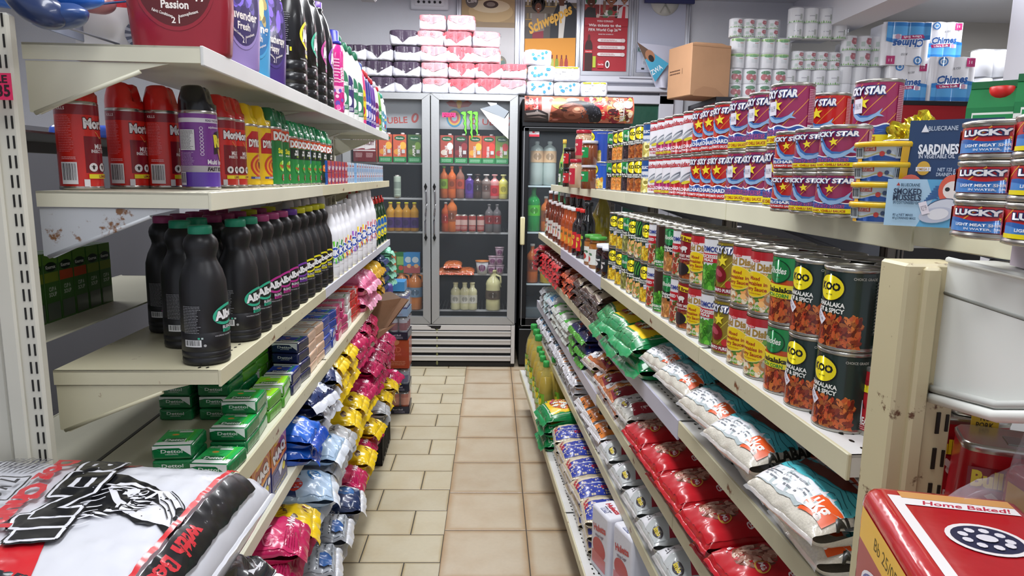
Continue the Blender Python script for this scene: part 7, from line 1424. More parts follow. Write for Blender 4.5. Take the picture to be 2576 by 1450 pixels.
bagrow('R',.49,w,[('sam',t,B0,.11) for t in(.62,.77,.92,1.07,1.22,1.37)]+[('sam',t,ULY(.045),.09,.05,(.06,0)) for t in(.66,.82,.98,1.15,1.33)]
 +[('slt',t,B0,.11) for t in(1.54,1.70,1.86)]+[('slt',t,ULY(.04),.10,.08,(.07,0)) for t in(1.53,1.68,1.83)]
 +[('mlo',t,(j*.038,n_),.11-.01*j) for t in(2.03,2.18,2.33,2.48) for j,n_ in enumerate(('bottom layer','middle layer','upper layer'))]
 +[('mz',t,(j*.038,n_),.11-.01*j) for t in(2.64,2.79,2.94,3.09,3.24) for j,n_ in enumerate(('bottom layer','middle layer','upper layer'))])
w='on bottom right shelf'
bagrow('R',.25,w,[('sug',t,(j*.046,n_),.03-.005*j) for t in(1.28,1.45,1.62,1.79,1.96) for j,n_ in enumerate(('bottom layer','middle layer','upper layer'))]+[('jas',2.16,B0,.03),('jas',2.16,ULY(.058,'middle layer'),.03),('jas',2.17,ULY(.116),.03,.1,(.10,0)),('jas',2.36,B0,.06),('jas',2.36,ULY(.058),.06,0,(.05,.0))])
for t,u in((1.02,.02),(1.14,-.02),(1.02,.12)): item(KD['pap'],'R',None,u,.25,'standing on bottom right shelf',t=t,rz=.25,sc=1.02)
for t,u in((2.53,-.045),(2.62,.01),(2.63,-.05),(2.72,-.045),(2.74,.03),(2.82,-.045),(2.84,.03),(2.55,.04)): item(KD['oil'],'R',None,u,.25,w,t=t)
for t,u in((2.96,-.035),(3.10,-.03),(3.24,-.03),(2.97,.08),(3.12,.08)): item(KD['oib'],'R',None,u,.25,w,t=t,sc=.9)
# ---- left
w='on third left shelf'
for px,k,u in [(522,'ag',.048),(606,'ag',.045),(636,'ag',.045),(665,'am',.045),(690,'am',.045),(713,'am',.045),(736,'ap',.045),(756,'ay',.045),(775,'ay',.045),(792,'ay',.045),(806,'ay',.045)]: item(KD[k],'L',px,u,1.078,w,rz=-(.05+.55*tpx('L',px,u,1.078)),sc=1.03)
for i,t in enumerate((.20,.29,.38,.47,.56,.65,.74,.83)): item(KD[['ag','ag','am','am','am','ay','am','ay'][i]],'L',None,.14,1.078,'second row, third left shelf',t=t)
for i,t in enumerate((.34,.43,.52,.61,.70)): item(KD['am'],'L',None,.235,1.078,'third row, third left shelf',t=t)
for i,px in enumerate((829,841,852,864,877,889,902,915,926)): item(KD[['kg','kg','ky','ky','kv','ky','ky','kp','kp'][i]],'L',px,.040,1.078,w,sc=[1,1,1,1,1.05,1.12,1.12,1.15,1.15][i],rz=-.75)
for i,t in enumerate((1.02,1.12,1.24,1.36,1.5)): item(KD['ky'],'L',None,.13,1.078,'second row, third left shelf',t=t,sc=1.1)
for i,px in enumerate((937,945,953,960)): item(KD['ds'],'L',px,.035,1.078,w,rz=-.4)
for t in(2.1,2.3,2.45): item(KD['ds'],'L',None,.12,1.078,'second row, third left shelf',t=t,sc=1.12)
w='on second left shelf'
for px,k,u in [(208,'mo',.285),(328,'mo',.26),(420,'mo',.20),(508,'ra',.11),(559,'mo',.135),(584,'mo',.13),(618,'dy',.115),(652,'dy',.10),(681,'du',.08),(700,'du',.085),(724,'dm',.07),(740,'dm',.07),(756,'dm',.065),(770,'dm',.065),(784,'dm',.06),(797,'do',.05),(812,'do',.05)]: item(KD[k],'L',px,u,1.41,w,rz=rnd.uniform(-.1,.1),sc=1.14)
for t in(.95,1.0): item(KD['lgb'],'L',None,.06,1.41,w,t=t,rz=-.3)
for j in range(2):
    for i in range(9): item(KD['col' if i<6 else 'colw'],'L',None,.10,1.41,w,['lower tier','upper tier'][j],t=1.10+i*.062,dz=j*.041,rz=0)
    for i in range(13): item(KD['colw'],'L',None,.095,1.41,'far second left shelf',['lower tier','upper tier'][j],t=1.68+i*.066,dz=j*.041,rz=0) if i<13 else None
w='on top left shelf'
item(KD['jr'],'L',None,.08,1.665,w,t=.125,rz=-1.45,sc=.97); item(KD['jc'],'L',None,.135,1.665,'behind the red jug on top left shelf',t=.235,rz=-1.45,sc=(.86,.8,.97))
for t,k,u,r in [(.29,'jl',.05,-.25),(.41,'jc',.06,-.2),(.55,'jp',.06,-.2)]: item(KD[k],'L',None,u,1.665,w,t=t,rz=r-.15,sc=(.76,.9,1))
for px,k in [(722,'by'),(752,'bg'),(778,'bm'),(798,'bp')]: item(KD[k],'L',px,.062,1.665,w,rz=.12)
for px,k in [(840,'pk'),(852,'wg'),(866,'wn'),(878,'wg'),(892,'wg'),(903,'yp'),(912,'nv'),(918,'nv'),(924,'pu'),(930,'pu'),(938,'hm'),(945,'pg'),(950,'wt'),(955,'wt'),(959,'wb')]: item(KD[k],'L',px,.045,1.665,w,rz=-.5)
w='on fourth left shelf'; Z4=.842
def so(k,t,u,dz=0,tier='',j=.1): item(KD[k],'L',None,u,Z4,w,tier,t=t,dz=dz,rz=-PI/2+rnd.uniform(-j,j))
so('s1',.09,.045,0,'front column'); so('sg',.11,.130,0,'second column'); so('sg',.205,.05,0,'front column'); so('sg',.29,.055,0,'front column'); so('s1',.29,.055,.0615,'front column')
for k,t,n in (('slg',.40,2),('slg',.505,2),('sn',.61,2),('sn',.715,3),('sp',.82,3),('sp',.925,3),('sb',1.03,3),('sb',1.135,3),('spk',1.24,3),('spk',1.345,3),('sow',1.45,3),('sor',1.555,3),('sor',1.66,3)):
    so(k,t,.055,0,'front column'); 
    if n>2: so(k,t,.058,.0615,'front column, top')
    else: so('s1',t,.055,.0615,'front column') if k=='sg' else None
for i,t in enumerate((.42,.53,.64,.75,.86,.97,1.08,1.19,1.3,1.41)):
    for u in(.155,.25): so('sg' if i<2 else ('slg' if i<4 else('sn' if i<6 else 'sb')),t,u,0,'back rows'); so('sg' if i<1 else('slg' if i<3 else('sn' if i<6 else 'spk')),t,u,.0615,'back rows, top')
for t in(1.80,1.97): 
    for j in range(2): item(KD['wgp'],'L',None,.10,Z4,w,['lower layer','upper layer'][j],t=t,dz=j*.075)
for t in(2.12,2.26): 
    for j in range(3): item(KD['wgd' if j<2 else 'wgd'],'L',None,.10,Z4,w,['bottom layer','middle layer','upper layer'][j],t=t,dz=j*.052)
for t in(2.40,): 
    for j in range(4): item(KD['wdn'],'L',None,.10,Z4,w,['bottom layer','second layer','third layer','upper layer'][j],t=t,dz=j*.045)
for j in range(5): item(KD['wmt'],'L',None,.08,Z4,w,['bottom layer','second layer','third layer','fourth layer','upper layer'][j],t=2.56,dz=j*.040)
w='on fifth left shelf'; Z5=.66
for t in(.10,.245,.39): item(KD['maq'],'L',None,.035,Z5,w,t=t,rz=0,sc=(1.08,1,.61))
bagrow('L',Z5,w,[('wbl',.56,B0,.06,.2),('wbl',.57,ULY(.05),.05,0,(.1,0)),('wnv',.75,B0,.10),('wnv',.76,ULY(.047,'middle layer'),.09,.1,(.06,0)),('wnv',.78,ULY(.095),.08,-.1,(.08,0)),('wnv',.95,B0,.10),('wnv',.94,ULY(.047,'middle layer'),.10),('wnv',.96,ULY(.095),.09,.1,(.06,0))]
 +[('wye',t,(j*.046,n_),.10) for t in(1.14,1.33) for j,n_ in enumerate(('bottom layer','middle layer','upper layer'))]+[('wpk',t,(j*.046,n_),.10) for t in(1.52,1.71,1.90) for j,n_ in enumerate(('bottom layer','middle layer','upper layer'))])
w='on sixth left shelf'; Z6=.44
bagrow('L',Z6,w,[('wpk',.26,B0,.08),('wpk',.27,ULY(.05,'middle layer'),.06),('wpk',.29,ULY(.10),.05,.1,(.05,0)),('wpk',.46,B0,.08),('wye',.46,ULY(.05),.06,.1,(.03,0)),('wlb',.66,B0,.08),('wlb',.67,ULY(.05),.05,.1,(.08,0)),('wgr',.87,B0,.08),('wgr',.88,ULY(.05,'middle layer'),.07),('wlb',.87,ULY(.10),.06,.1,(.05,0)),('wsi',1.08,B0,.08),('wsi',1.08,ULY(.05),.07)]
 +[('wye',t,(j*.048,n_),.08) for t in(1.28,1.47) for j,n_ in enumerate(('bottom layer','middle layer'))]+[('wye',1.66,B0,.08),('wpk',1.66,ULY(.05),.08)]+[('wpk',t,(j*.046,n_),.08) for t in(1.86,2.05,2.24,2.43) for j,n_ in enumerate(('bottom layer','middle layer','upper layer'))])
w='on bottom left shelf'; Z7=.24
bagrow('L',Z7,w,[('wnd',.56,B0,.06),('wgr',.60,ULY(.05),.03,.1,(.05,0)),('wgr',.78,B0,.05),('wgr',.79,ULY(.05),.03),('wnd',.98,B0,.05),('wnd',.99,ULY(.05),.02,.1,(.05,0)),('wpk',1.18,B0,.06),('wpk',1.18,ULY(.05),.05,.0,(.05,0)),('wye',1.38,B0,.06),('wye',1.38,ULY(.05),.04),('wpk',1.57,B0,.07),('wye',1.72,ULY(.05),.05),('wpk',1.76,B0,.07),('wsi',1.95,B0,.06),('wsi',1.95,ULY(.05),.05),('wye',2.14,B0,.07),('wye',2.14,ULY(.05),.06),('wye',2.33,B0,.07),('wye',2.33,ULY(.05),.05),('wye',2.52,B0,.07),('wpk',2.52,ULY(.05),.05)])
# dim boxes seen through the near bay
for i,(t,k) in enumerate(((.13,'kn'),(.185,'kn'),(.24,'kn'),(.295,'kno'),(.35,'kno'),(.405,'kn'),(.46,'kn'))): item(KD[k],'L',None,.46,1.12,'through left shelf gap',t=t,rz=0)
# =================== FRIDGE CONTENTS
DB('oj1','tall green capped soft drink bottle',r=.032,h=.235,col='b8602c',capm='7ac03a',lab='7a9a2c'); DB('oj2','orange capped soft drink bottle',r=.032,h=.235,col='d86a2a',capm='e87a2a',lab='a84a1c'); DB('oj3','red capped soft drink bottle',r=.032,h=.235,col='9a6a5a',capm='c03030',lab='b8503a'); 
DB('stp','purple sports drink bottle',r=.034,h=.18,col='6a4aa0',capm='d0d8e8',lab='5a3a9a',lz=(.2,.75),al=1,cw=.6); DB('mkg','grey chocolate milk bottle',r=.036,h=.18,col='8a7a74',capm='e0dcd8',lab='6a5048',al=1,cw=.6); DB('mkd','dark chocolate milk bottle',r=.036,h=.18,col='4a342c',capm='4a3a34',lab='3a2a26',al=1,cw=.6); DB('mkp','pink strawberry milk bottle',r=.036,h=.18,col='e09a9a',capm='e8a8a8',lab='c8303a',lz=(.12,.55),al=1,cw=.6); DB('mky','yellow banana milk bottle',r=.036,h=.18,col='e0dc7a',capm='e4e4a0',lab='d8d050',lz=(.2,.6),al=1,cw=.6)
DB('jfx','orange juice bottle with yellow cap and purple label',r=.034,h=.215,col='c8932c',capm='d8d02a',lab='4a3270',lz=(.12,.48),neck=.4); DB('mlk','small cream milk bottle with dark label',r=.038,h=.21,col='dcdab0',capm='dcdab0',lab='d8d8cc',lz=(.25,.55),al=1,neck=.45,nh=.82); DB('jlk','large cream milk jug with handle and dark label',r=.060,h=.325,col='d4d2a0',capm='c8c890',lab='5a4c40',lz=(.28,.50),al=1,neck=.42,handle=1,sq=.4); DB('jor','large orange juice jug with blue band',r=.058,h=.325,col='c87a3c',capm='b8703a',lab='6a8aa8',lz=(.32,.56),al=1,neck=.42,handle=1,sq=.4)
DB('lem','two litre cloudy lemon drink bottle with peach label',r=.052,h=.325,col='b9ccc8',capm='c8d8d8',lab='d8b890',lz=(.52,.78),sh=.78,neck=.3,nh=.92,t='',al=.96); DB('spt','two litre green lemonade bottle',r=.052,h=.33,col='1fa04a',capm='2a8a3c',lab='5ad03a',lz=(.36,.60),t='',al=.93); DB('org','two litre orange drink bottle',r=.050,h=.33,col='c86a2a',capm='d8d8d8',lab='8a4a2a',al=.95); DB('yel','round yellow drink bottle',r=.055,h=.22,col='d8b82a',capm='c8b02a',lab=None,al=.95); DB('cok','bottled cola with red label',r=.032,h=.225,col='3a1c18',capm='b8b8b8',lab='b8302a',al=.96); DB('ccp','dark soda bottle with red band',r=.033,h=.21,col='6a6668',capm='8a8a8c',lab='8a2c2c',al=.95); DB('fan','orange soda bottle with white label',r=.034,h=.22,col='b8501c',capm='b8b4b0',lab='a8301c')
def cann(root,c1,c2,r=.029,h=.13):
    b=MB(); b.lathe([(r*.8,0),(r,.006),(r,h-.010),(r*.85,h-.002),(r*.85,h),(r*.78,h-.002),(0,h-.002)],[STEEL,G_(c1),STEEL,STEEL,STEEL,STEEL],20); s=Sheet(); s.rect(-r*1.2,h*.1,r*1.2,h*.9,G_(c1)); s.rect(-r*1.2,h*.4,r*1.2,h*.7,G_(c2)); s.lines(-r,h*.15,r,h*.35,4,G_(c2)); b.apply(s,CYL(r),.008); child(b,'can',root)
KD['cng']=K('pale green energy drink can','drink_can','can',cann,'b8c8b8','8a9a8e',.027,.165); KD['cnr']=K('red cola can','drink_can','can',cann,'9a3a34','c8a8a0')
def yog(root,lid,c):
    b=MB(); b.lathe([(.026,0),(.033,.062)],G_(c),18); s=Sheet(); s.ell(0,.03,.018,.018,G_('7a3a6a')); b.apply(s,lambda u,v,o:((.026+.007*v/.062+o)*sin(u/.03),-(.026+.007*v/.062+o)*cos(u/.03),v),.01); child(b,'cup',root); b=MB(); b.lathe([(.035,.061),(.036,.066),(0,.067)],G_(lid),18); child(b,'lid',root)
KD['yog']=K('small purple swirled yoghurt cup','yoghurt_cup','cup',yog,'b8a0ac','a890a0'); KD['yow']=K('white yoghurt tub with orange lid','yoghurt_cup','cup',yog,'d8843a','c8ccd0')
BG('pol','orange wrapped polony roll packet','meat_packet','packet',.16,.20,.05,FM('b8602c'),None,FM('a84a2a'),.02,.004,22,finb=False)
def infr(k,px,py,where,Yf=5.17,zs=None,rz=0,sc=None,hcorr=0):
    q=onY(px,py,Yf); o=KD[k].place((q.x,Yf,zs if zs is not None else q.z),rz+rnd.uniform(-.06,.06),sc=sc); ROWS.setdefault((KD[k].desc,where,''),[]).append((q.x,q.z,o)); return o
F=[onY(1190,py,FY+.1).z+.001 for py in(412,500,584,688,779)]
wr='right fridge door'; wl='left fridge door'
for px,k in((1125,'ju3'),(1160,'ju4'),(1195,'ju5'),(1229,'ju6'),(1262,'ju7')): infr(k,px,410,'top rack, '+wr,zs=F[0],rz=.02)
for px,k in((972,'ju1'),(1007,'ju1'),(1044,'ju2'),(935,'ju1')): infr(k,px,410,'top rack, '+wl,zs=F[0])
for px in(906,932): infr('liq',px,395,'seen left of the silver fridge door',Yf=5.12,zs=F[0],sc=1.0)
for px,k in((1117,'oj1'),(1137,'oj2'),(1158,'oj3'),(1181,'stp'),(1201,'mkd'),(1223,'mkg'),(1244,'mkp'),(1266,'mky')): infr(k,px,498,'second rack, '+wr,zs=F[1])
infr('cng',1000,498,'second rack, '+wl,zs=F[1])
for px,k in((1121,'fan'),(1150,'cnr'),(1167,'cnr'),(1188,'cnr'),(1209,'cnr'),(1230,'ccp'),(1250,'ccp'),(1137,'org')): infr(k,px,582,'third rack, '+wr,zs=F[2],sc=.8 if k=='org' else 1)
for px in(983,1003,1023,1043): infr('jfx',px,582,'third rack, '+wl,zs=F[2])
for px,k in((1046,'chb'),(1028,'chb'),(1010,'chg'),(992,'cho'),(974,'cho')): infr(k,px,686,'fourth rack, '+wl,zs=F[3],sc=1.15)
for px,k in((1213,'yow'),(1236,'yog'),(1257,'yog')): infr(k,px,686,'fourth rack, '+wr,zs=F[3],sc=1.5 if k=='yow' else 1)
for j in(1,2): infr('yog',1256,686,f'stacked {["","second","third"][j]} high on fourth rack',zs=F[3]+j*.068)
infr('yog',1239,686,'stacked beside the tallest yoghurt column',zs=F[3]+.068)
for px,z_ in((1125,0),(1150,0),(1140,.05),(1172,0)): infr('pol',px,686,'fourth rack, '+wr,zs=F[3]+z_,sc=.85)
for px in(1146,1169,1188): infr('mlk',px,779,'bottom rack, '+wr,zs=F[4])
infr('jlk',1240,783,'bottom rack, '+wr,zs=F[4],sc=.95)
for px in(1012,1045): infr('jor',px,783,'bottom rack, '+wl,zs=F[4],sc=.95)
wc='black drinks fridge'
C0=[z+.001 for z in CZ]
for px in(1349,1381): infr('lem',px,467,'top rack, '+wc,Yf=5.2,zs=C0[0])
for px in(1418,1455): infr('org',px,467,'top rack, '+wc,Yf=5.3,zs=C0[0])
infr('spt',1341,583,'second rack, '+wc,Yf=5.2,zs=C0[1]); infr('org',1372,583,'second rack, '+wc,Yf=5.2,zs=C0[1]); infr('spt',1405,583,'second rack, '+wc,Yf=5.25,zs=C0[1])
infr('yel',1375,712,'third rack, '+wc,Yf=5.2,zs=C0[2]+.0); infr('org',1338,712,'third rack, '+wc,Yf=5.2,zs=C0[2],sc=.9)
# =================== TOILET PAPER
TZ=2.030; rows=['bottom row','second row','third row','fourth row','fifth row']
def tpput(k,px,lv,z0,where,Y=5.20,rz=0,sc=None):
    q=onY(px,235-lv*37,Y-.1); kk=k+rnd.choice(('','2','3')); o=KD[kk].place((q.x,Y,z0+lv*.1085),rz+rnd.uniform(-.14,.14),sc=(rnd.uniform(.93,1),.97,rnd.uniform(.95,1))); ROWS.setdefault((KD[k].desc,where,rows[lv]),[]).append((q.x,q.z,o))
for lv,L_ in enumerate(([(960,'tpd'),(1024,'tpd'),(1096,'tpp'),(1163,'tpr'),(1226,'tpr'),(1291,'tpp')],[(951,'tpd'),(1022,'tpd'),(1093,'tpp'),(1161,'tpr'),(1227,'tpr'),(1293,'tpr')],[(890,'tpd'),(956,'tpd'),(1023,'tpd'),(1089,'tpp'),(1157,'tpr'),(1223,'tpp')],[(1013,'tpd'),(1081,'tpp'),(1152,'tpr'),(1221,'tpp')],[(1087,'tpp'),(1160,'tpp')])):
    for px,k in L_: tpput(k,px,lv,TZ if lv else TZ,'atop silver fridge')
for px in(895,): tpput('tpd',px,0,TZ,'atop silver fridge'); tpput('tpd',px-6,1,TZ,'atop silver fridge')
CT=zh1+.008
for k,px,lv in(('tpb',1359,0),('tpb',1363,1),('tpb',1353,2),('tpb',1429,0),('tpy',1428,1),('tpy',1497,0)): tpput(k,px,lv,CT,'atop black fridge',Y=5.22)
def rp(k,px,pyb,where,Y=5.12,rz=0,sc=None,flip=False,z=None):
    q=onY(px,pyb,Y); zz=z if z is not None else COOLZ
    o=KD[k].place((q.x,Y,zz),(0,PI,0) if flip else rz,sc=sc); ROWS.setdefault((KD[k].desc,where,''),[]).append((q.x,q.z,o)); return o
wt_='on the red cooler'; cz=COOLZ
rp('r42c',1899,240,wt_,z=cz); rp('r42t',1907,170,wt_,z=cz+.214); rp('r42r',1893,110,'in a loose bag on top',z=cz+.428,rz=.1,sc=(.85,.85,.6))
rp('r42g',2034,240,'bottom of tallest stack',z=cz,rz=-.05); rp('r42r',2048,170,wt_,z=cz+.214,rz=.04); rp('r42g',2053,95,'top of tallest stack',z=cz+.428)
rp('r32p',2153,240,wt_,z=cz); rp('r32r',2166,165,wt_,z=cz+.245); 
rp('chm',2259,268,'standing left on the red cooler',z=cz,sc=.9); rp('chm',2255,170,'turned upside down at top of the stack',z=cz+.545,flip=True,sc=(1.05,1,1)); rp('chm',2365,270,'standing right on the red cooler',z=cz,sc=1.05); rp('chm',2350,165,'stacked upright at the top right',z=cz+.318,Y=5.2,sc=.85)
rp('r22p',2488,200,'stacked on another at the right end',z=cz+.20,Y=5.2,sc=1.0); rp('r22p',2484,260,'under the loose cream rolls at right end',z=cz,Y=5.2,sc=1.0); rp('r22p',2150,130,'behind the rose print rolls',z=cz+.28,Y=5.5,sc=1.0)
rp('r22p',2150,130,'behind the plain white rolls',z=cz,Y=5.5,sc=(1,1,1.4))
# carton on the corner
t=empty('cardboard_box',onY(1782,246,5.0)); t.location.z=cz; t.rotation_euler.z=.30; tag(t,'brown cardboard box with bulging flaps beside the wrapped toilet rolls','box')
b=MB(); CB=M('b48a68',.7,bump=.15,bscale=20,noise=.05,nscale=6); b.box((0,.14,.18),(.33,.30,.36),CB,.006); s=Sheet(); s.lines(-.12,.16,.02,.20,2,P_('5c4030')); s.rect(.04,.16,.045,.20,P_('5c4030')); b.apply(s,LEFTF(-.165,0,.14))
s=Sheet(); s.line(-.16,.34,.16,.34,.003,P_('8a6648')); s.poly([(-.14,.0),(.14,.0),(.05,.06),(-.05,.07),(-.12,.04)],P_('a67c5c')); b.apply(s,FRONT(-.01)); child(b,'carton',t)
for sx in(-1,1):
    b=MB(); b.prism([(0,0),(.30*1,0),(.26,.035),(.03,.02)],.004,CB,lambda x,y,z:(-.15+x,.01+.26*(sx>0)+z*.6*sx*-1+y,.36+z*.5)); child(b,'flap',t)
# =================== FOREGROUND: DOG FOOD BAGS
def a_dog(s,w,d):
    # print is upright when the bag's right end is up
    R=PI+.18; K_=G_('17181c'); RD=G_('c8202a'); WH=G_('dcdde4')
    def T_(t,x,y,h,c,ww,**k): s.text(t,x,y,h,c,w=ww,rot=R,**k)
    s.poly([(-.055,-.070),(-.060,-.125),(-.135,-.155),(-.135,-.090)],RD); s.poly([(.205,-.07),(.215,-.11),(.17,-.115),(.165,-.09)],RD); s.n+=2
    s.poly([(0.113, -0.09), (0.128, -0.108), (0.123, -0.126), (0.111, -0.15), (0.098, -0.176), (0.086, -0.195), (0.076, -0.209), (0.077, -0.221), (0.063, -0.24), (0.039, -0.259), (0.016, -0.273), (-0.006, -0.279), (-0.019, -0.278), (-0.036, -0.278), (-0.02, -0.259), (-0.005, -0.243), (-0.016, -0.238), (-0.013, -0.219), (0.003, -0.193), (0.012, -0.175), (0.018, -0.16), (0.006, -0.156), (0.003, -0.138), (0.009, -0.127), (0.037, -0.125), (0.076, -0.101)],K_); s.n+=2
    s.poly([(0.077, -0.126), (0.096, -0.134), (0.095, -0.159), (0.085, -0.183), (0.071, -0.207), (0.076, -0.221), (0.06, -0.24), (0.037, -0.26), (0.014, -0.273), (-0.002, -0.272), (-0.011, -0.267), (-0.007, -0.251), (-0.004, -0.229), (-0.001, -0.206), (0.021, -0.174), (0.043, -0.153)],WH); s.n+=2
    s.poly([(0.073, -0.141), (0.087, -0.156), (0.08, -0.184), (0.061, -0.212), (0.037, -0.227), (0.046, -0.211), (0.032, -0.212), (0.025, -0.205), (0.009, -0.207), (0.031, -0.184), (0.044, -0.165)],K_); s.n+=2
    r=random.Random(5)
    for k in range(26):
        a=k/25; x=.085-.09*a; y=-.128-.07*abs(sin(a*3)); s.poly([(x+.004,y+.016),(x-.004,y+.016),(x+r.uniform(-.006,.006),y-.018-.012*r.random())],K_ if k%2 else WH); s.n-=1
    s.n+=2
    s.ell(.067,-.171,.013,.009,WH,rot=.4); s.ell(.062,-.190,.008,.007,WH); s.ell(.062,-.191,.0045,.0045,K_); s.ell(.055,-.205,.010,.003,WH,rot=-.6)
    for pts in ([(.066,-.217),(.052,-.235),(.029,-.255),(.002,-.267)],[(.052,-.22),(.038,-.238),(.015,-.256),(-.004,-.264)],[(.040,-.222),(.026,-.240),(.006,-.254)],[(.074,-.226),(.062,-.243),(.040,-.262),(.016,-.275)]): s.path(pts,.0018,K_)
    s.ell(.027,-.262,.011,.006,K_,rot=.7); s.ell(.012,-.262,.005,.003,K_)
    for k in range(7): s.line(.055-.016*k,-.112-.003*k,.075-.016*k,-.135-.004*k,.0022,WH)
    s.n+=4
    bx,by=.056,-.090
    for dd,cc in((.0085,K_),(.0052,WH)):
        for q in range(10): s.text('BENJI',bx+dd*cos(q*.628),by+dd*sin(q*.628),.052,cc,w=.255,rot=R,bold=.05); s.n-=1
        s.n+=4
    T_('BENJI',bx,by,.052,K_,.255,bold=.05); s.n+=2
    T_('Dog Chunks',.045,-.030,.032,G_('c4303a'),.26,bold=.06)
    for (x0,y0,x1,y1) in((.02,-.012,.092,.003),(.092,.003,.084,.056),(.084,.056,.012,.042),(.012,.042,.02,-.012)): s.line(x0,y0,x1,y1,.003,K_)
    T_('7 KG',.052,.022,.028,G_('2c2c34'),.062); s.lines(.12,.02,.19,.09,8,G_('4a4a54'),3)
    s.text('Guaranteed!',-.150,-.175,.030,G_('202028'),w=.22,rot=-PI/2-.2,sh=.35,bold=.06)
    s.rect(-w*.46,-.276,w*.46,-.269,RD); s.rect(-w*.46,-.313,w*.40,-.281,K_); s.text('with Beef',-.06,-.297,.018,G_('c8303a'),w=.15,rot=PI,bold=.05)
DW=M('d3d5dd',.25,coat=.5,bump=.10,bscale=20)
def dogbag(root):
    w,d,h=.46,.64,.12; bag(root,w,d,h,DW,a_dog,DW,.008,.0024,51,px=4,py=9,nx=60,ny=84,finb=False,gd=3)
    f=bpy.data.objects[KIDS[root.name][-1]]
KD['dog']=K('white printed dog food bag','dog_food_bag','dog food',dogbag)
DX,DY,DZ=-.710,.945,.855
o=KD['dog'].place((DX,DY,DZ-.012),(rad(0),rad(0),rad(90-10))); o.rotation_euler=(rad(1),rad(-3),rad(87)); o['label']='white dog food bag lying uppermost at bottom left, dog drawing on top'
def edgebag(root):
    bag(root,.46,.60,.12,M('26272d',.22,coat=.6,bump=.3,bscale=18),lambda s,w,d:(s.rect(-w*.5,-d*.5,w*.5,-d*.47,G_('e4e4ea')),s.ell(.0,-d*.42,.05,.03,G_('c8202a'))),M('e2e3ea',.25,coat=.5,bump=.2,bscale=20),.05,.006,57,px=4,py=7,finb=False)
KD['dog2']=K('black and white ended dog food bag','dog_food_bag','dog food',edgebag)
o=KD['dog2'].place((DX+.03,DY-.03,DZ-.128),(0,0,rad(84))); o['label']='black and white ended dog food bag lying directly under the top one'
o=KD['dog2'].place((DX+.055,DY-.05,DZ-.245),(0,0,rad(84))); o['label']='black and white ended dog food bag, lowest one visible in the pile'
b=MB(); b.box((0,0,(DZ-.248)/2),(.46,.40,DZ-.248),M('6a6a6c',.5),.006); tag(b.obj('display_plinth',loc=(DX-.02,DY-.03,0),rz=0),'grey plinth under the dog food bags','plinth')
# pink price tag on left post
P=onY(8,222,1.19); b=MB(); b.box((0,0,0),(.060,.001,.042),P_('d8285c')); s=Sheet(); s.text('SALE',.004,.012,.012,P_('2a1018'),w=.04,bold=.03); s.text('R35',.010,-.006,.018,P_('2a1018'),w=.034,bold=.03); b.apply(s,FRONT(-.0006)); tag(b.obj('price_tag',loc=(P.x,1.166,P.z)),'pink handwritten price tag on the left upright post','price tag')
# camping stove box, blue swim things and rail above near left shelf
t=empty('stove_box',row('L',.27,.235,1.6655),rad(14)); tag(t,'white and red camping stove box on the top left shelf','box')
b=MB(); b.box((0,0,.075),(.19,.13,.15),G_('dedcde'),.001); s=Sheet(); s.rect(-.095,.105,.095,.15,G_('c8202c')); s.ell(-.05,.127,.022,.013,G_('f0e8ea')); s.text('SAFY',-.05,.127,.011,G_('b02030'),w=.03,bold=.05); s.text('WINDPROOF',.035,.137,.010,G_('f0e8e8'),w=.07,bold=.04); s.text('CAMPING STOVE',.042,.119,.010,G_('f0e8e8'),w=.085,bold=.04)
s.ell(.03,.055,.036,.030,G_('6a6e84'),24)
for k in range(14):
    a=2*PI*k/14; s.poly([(.03,.055),(.03+.036*cos(a),.055+.030*sin(a)),(.03+.036*cos(a+.22),.055+.030*sin(a+.22))],G_('c8cad8'))
s.ell(.03,.052,.014,.011,G_('3a3e50')); s.ell(.03,.052,.009,.007,G_('c8cad8')); b.apply(s,FRONT(-.065)); s=Sheet(); s.rect(-.065,.105,.065,.15,G_('c8202c')); s.lines(-.055,.03,.02,.09,5,G_('8a8690')); b.apply(s,LEFTF(-.095)); child(b,'carton',t)
b=MB(); b.box((0,0,0),(.004,.60,.04),M('8d93a6',.4)); tag(b.obj('scanner_rail',loc=row('L',.33,.30,1.72),rz=-LTH),'grey steel rail at the back of top left shelf','rail')
for i,(a_,c_,lb) in enumerate((((72,38),(300,112),'thin grey wire running down beside the blue pool things'),((176,18),(330,2),'thin blue wire above the stove box'))):
    b=MB(); p=onY(*a_,1.24); q=onY(*c_,1.45); b.tube([p,q],.0022,M('8a8a92' if i==0 else '5a78b0',.35,.3),6); tag(b.obj('wire'),lb,'wire')
def blob(name,px,py,Y,rx,ry,rz_,col,lab,cat,rot=0,par=None):
    b=MB(); bmesh.ops.create_uvsphere(b.bm,u_segments=28,v_segments=16,radius=1); i=b.mi(M(col,.3,coat=.3,bump=.25,bscale=16))
    for f in b.bm.faces: f.smooth=True; f.material_index=i
    for v in b.bm.verts:
        n=1+.10*NZ.noise(v.co*1.6); v.co=Vector((v.co.x*rx*n,v.co.y*ry*n,v.co.z*rz_*n))
    p=onY(px,py,Y); o=b.obj(name,loc=p); o.rotation_euler=(0,rot,0); tag(o,lab,cat); return o
blob('pool_float',152,42,1.17,.046,.03,.019,'26447c','dark navy pointed pool float lobe above the stove box','pool float',-.15)
blob('pool_float',92,16,1.15,.05,.03,.026,'26365e','dark navy pool float lobe nearest the left post','pool float',.5)
blob('pool_float',70,-12,1.22,.13,.03,.024,'2f6cc8','bright blue inflated pool float along the top left edge','pool float',.05)
blob('foil_packet',178,5,1.32,.026,.01,.014,'e8e030','yellow packet tip at top left above the navy floats','packet',.3)
blob('clear_packet',235,4,1.42,.045,.02,.022,'a8686c','reddish clear wrapped packet above the stove box','packet',.2)
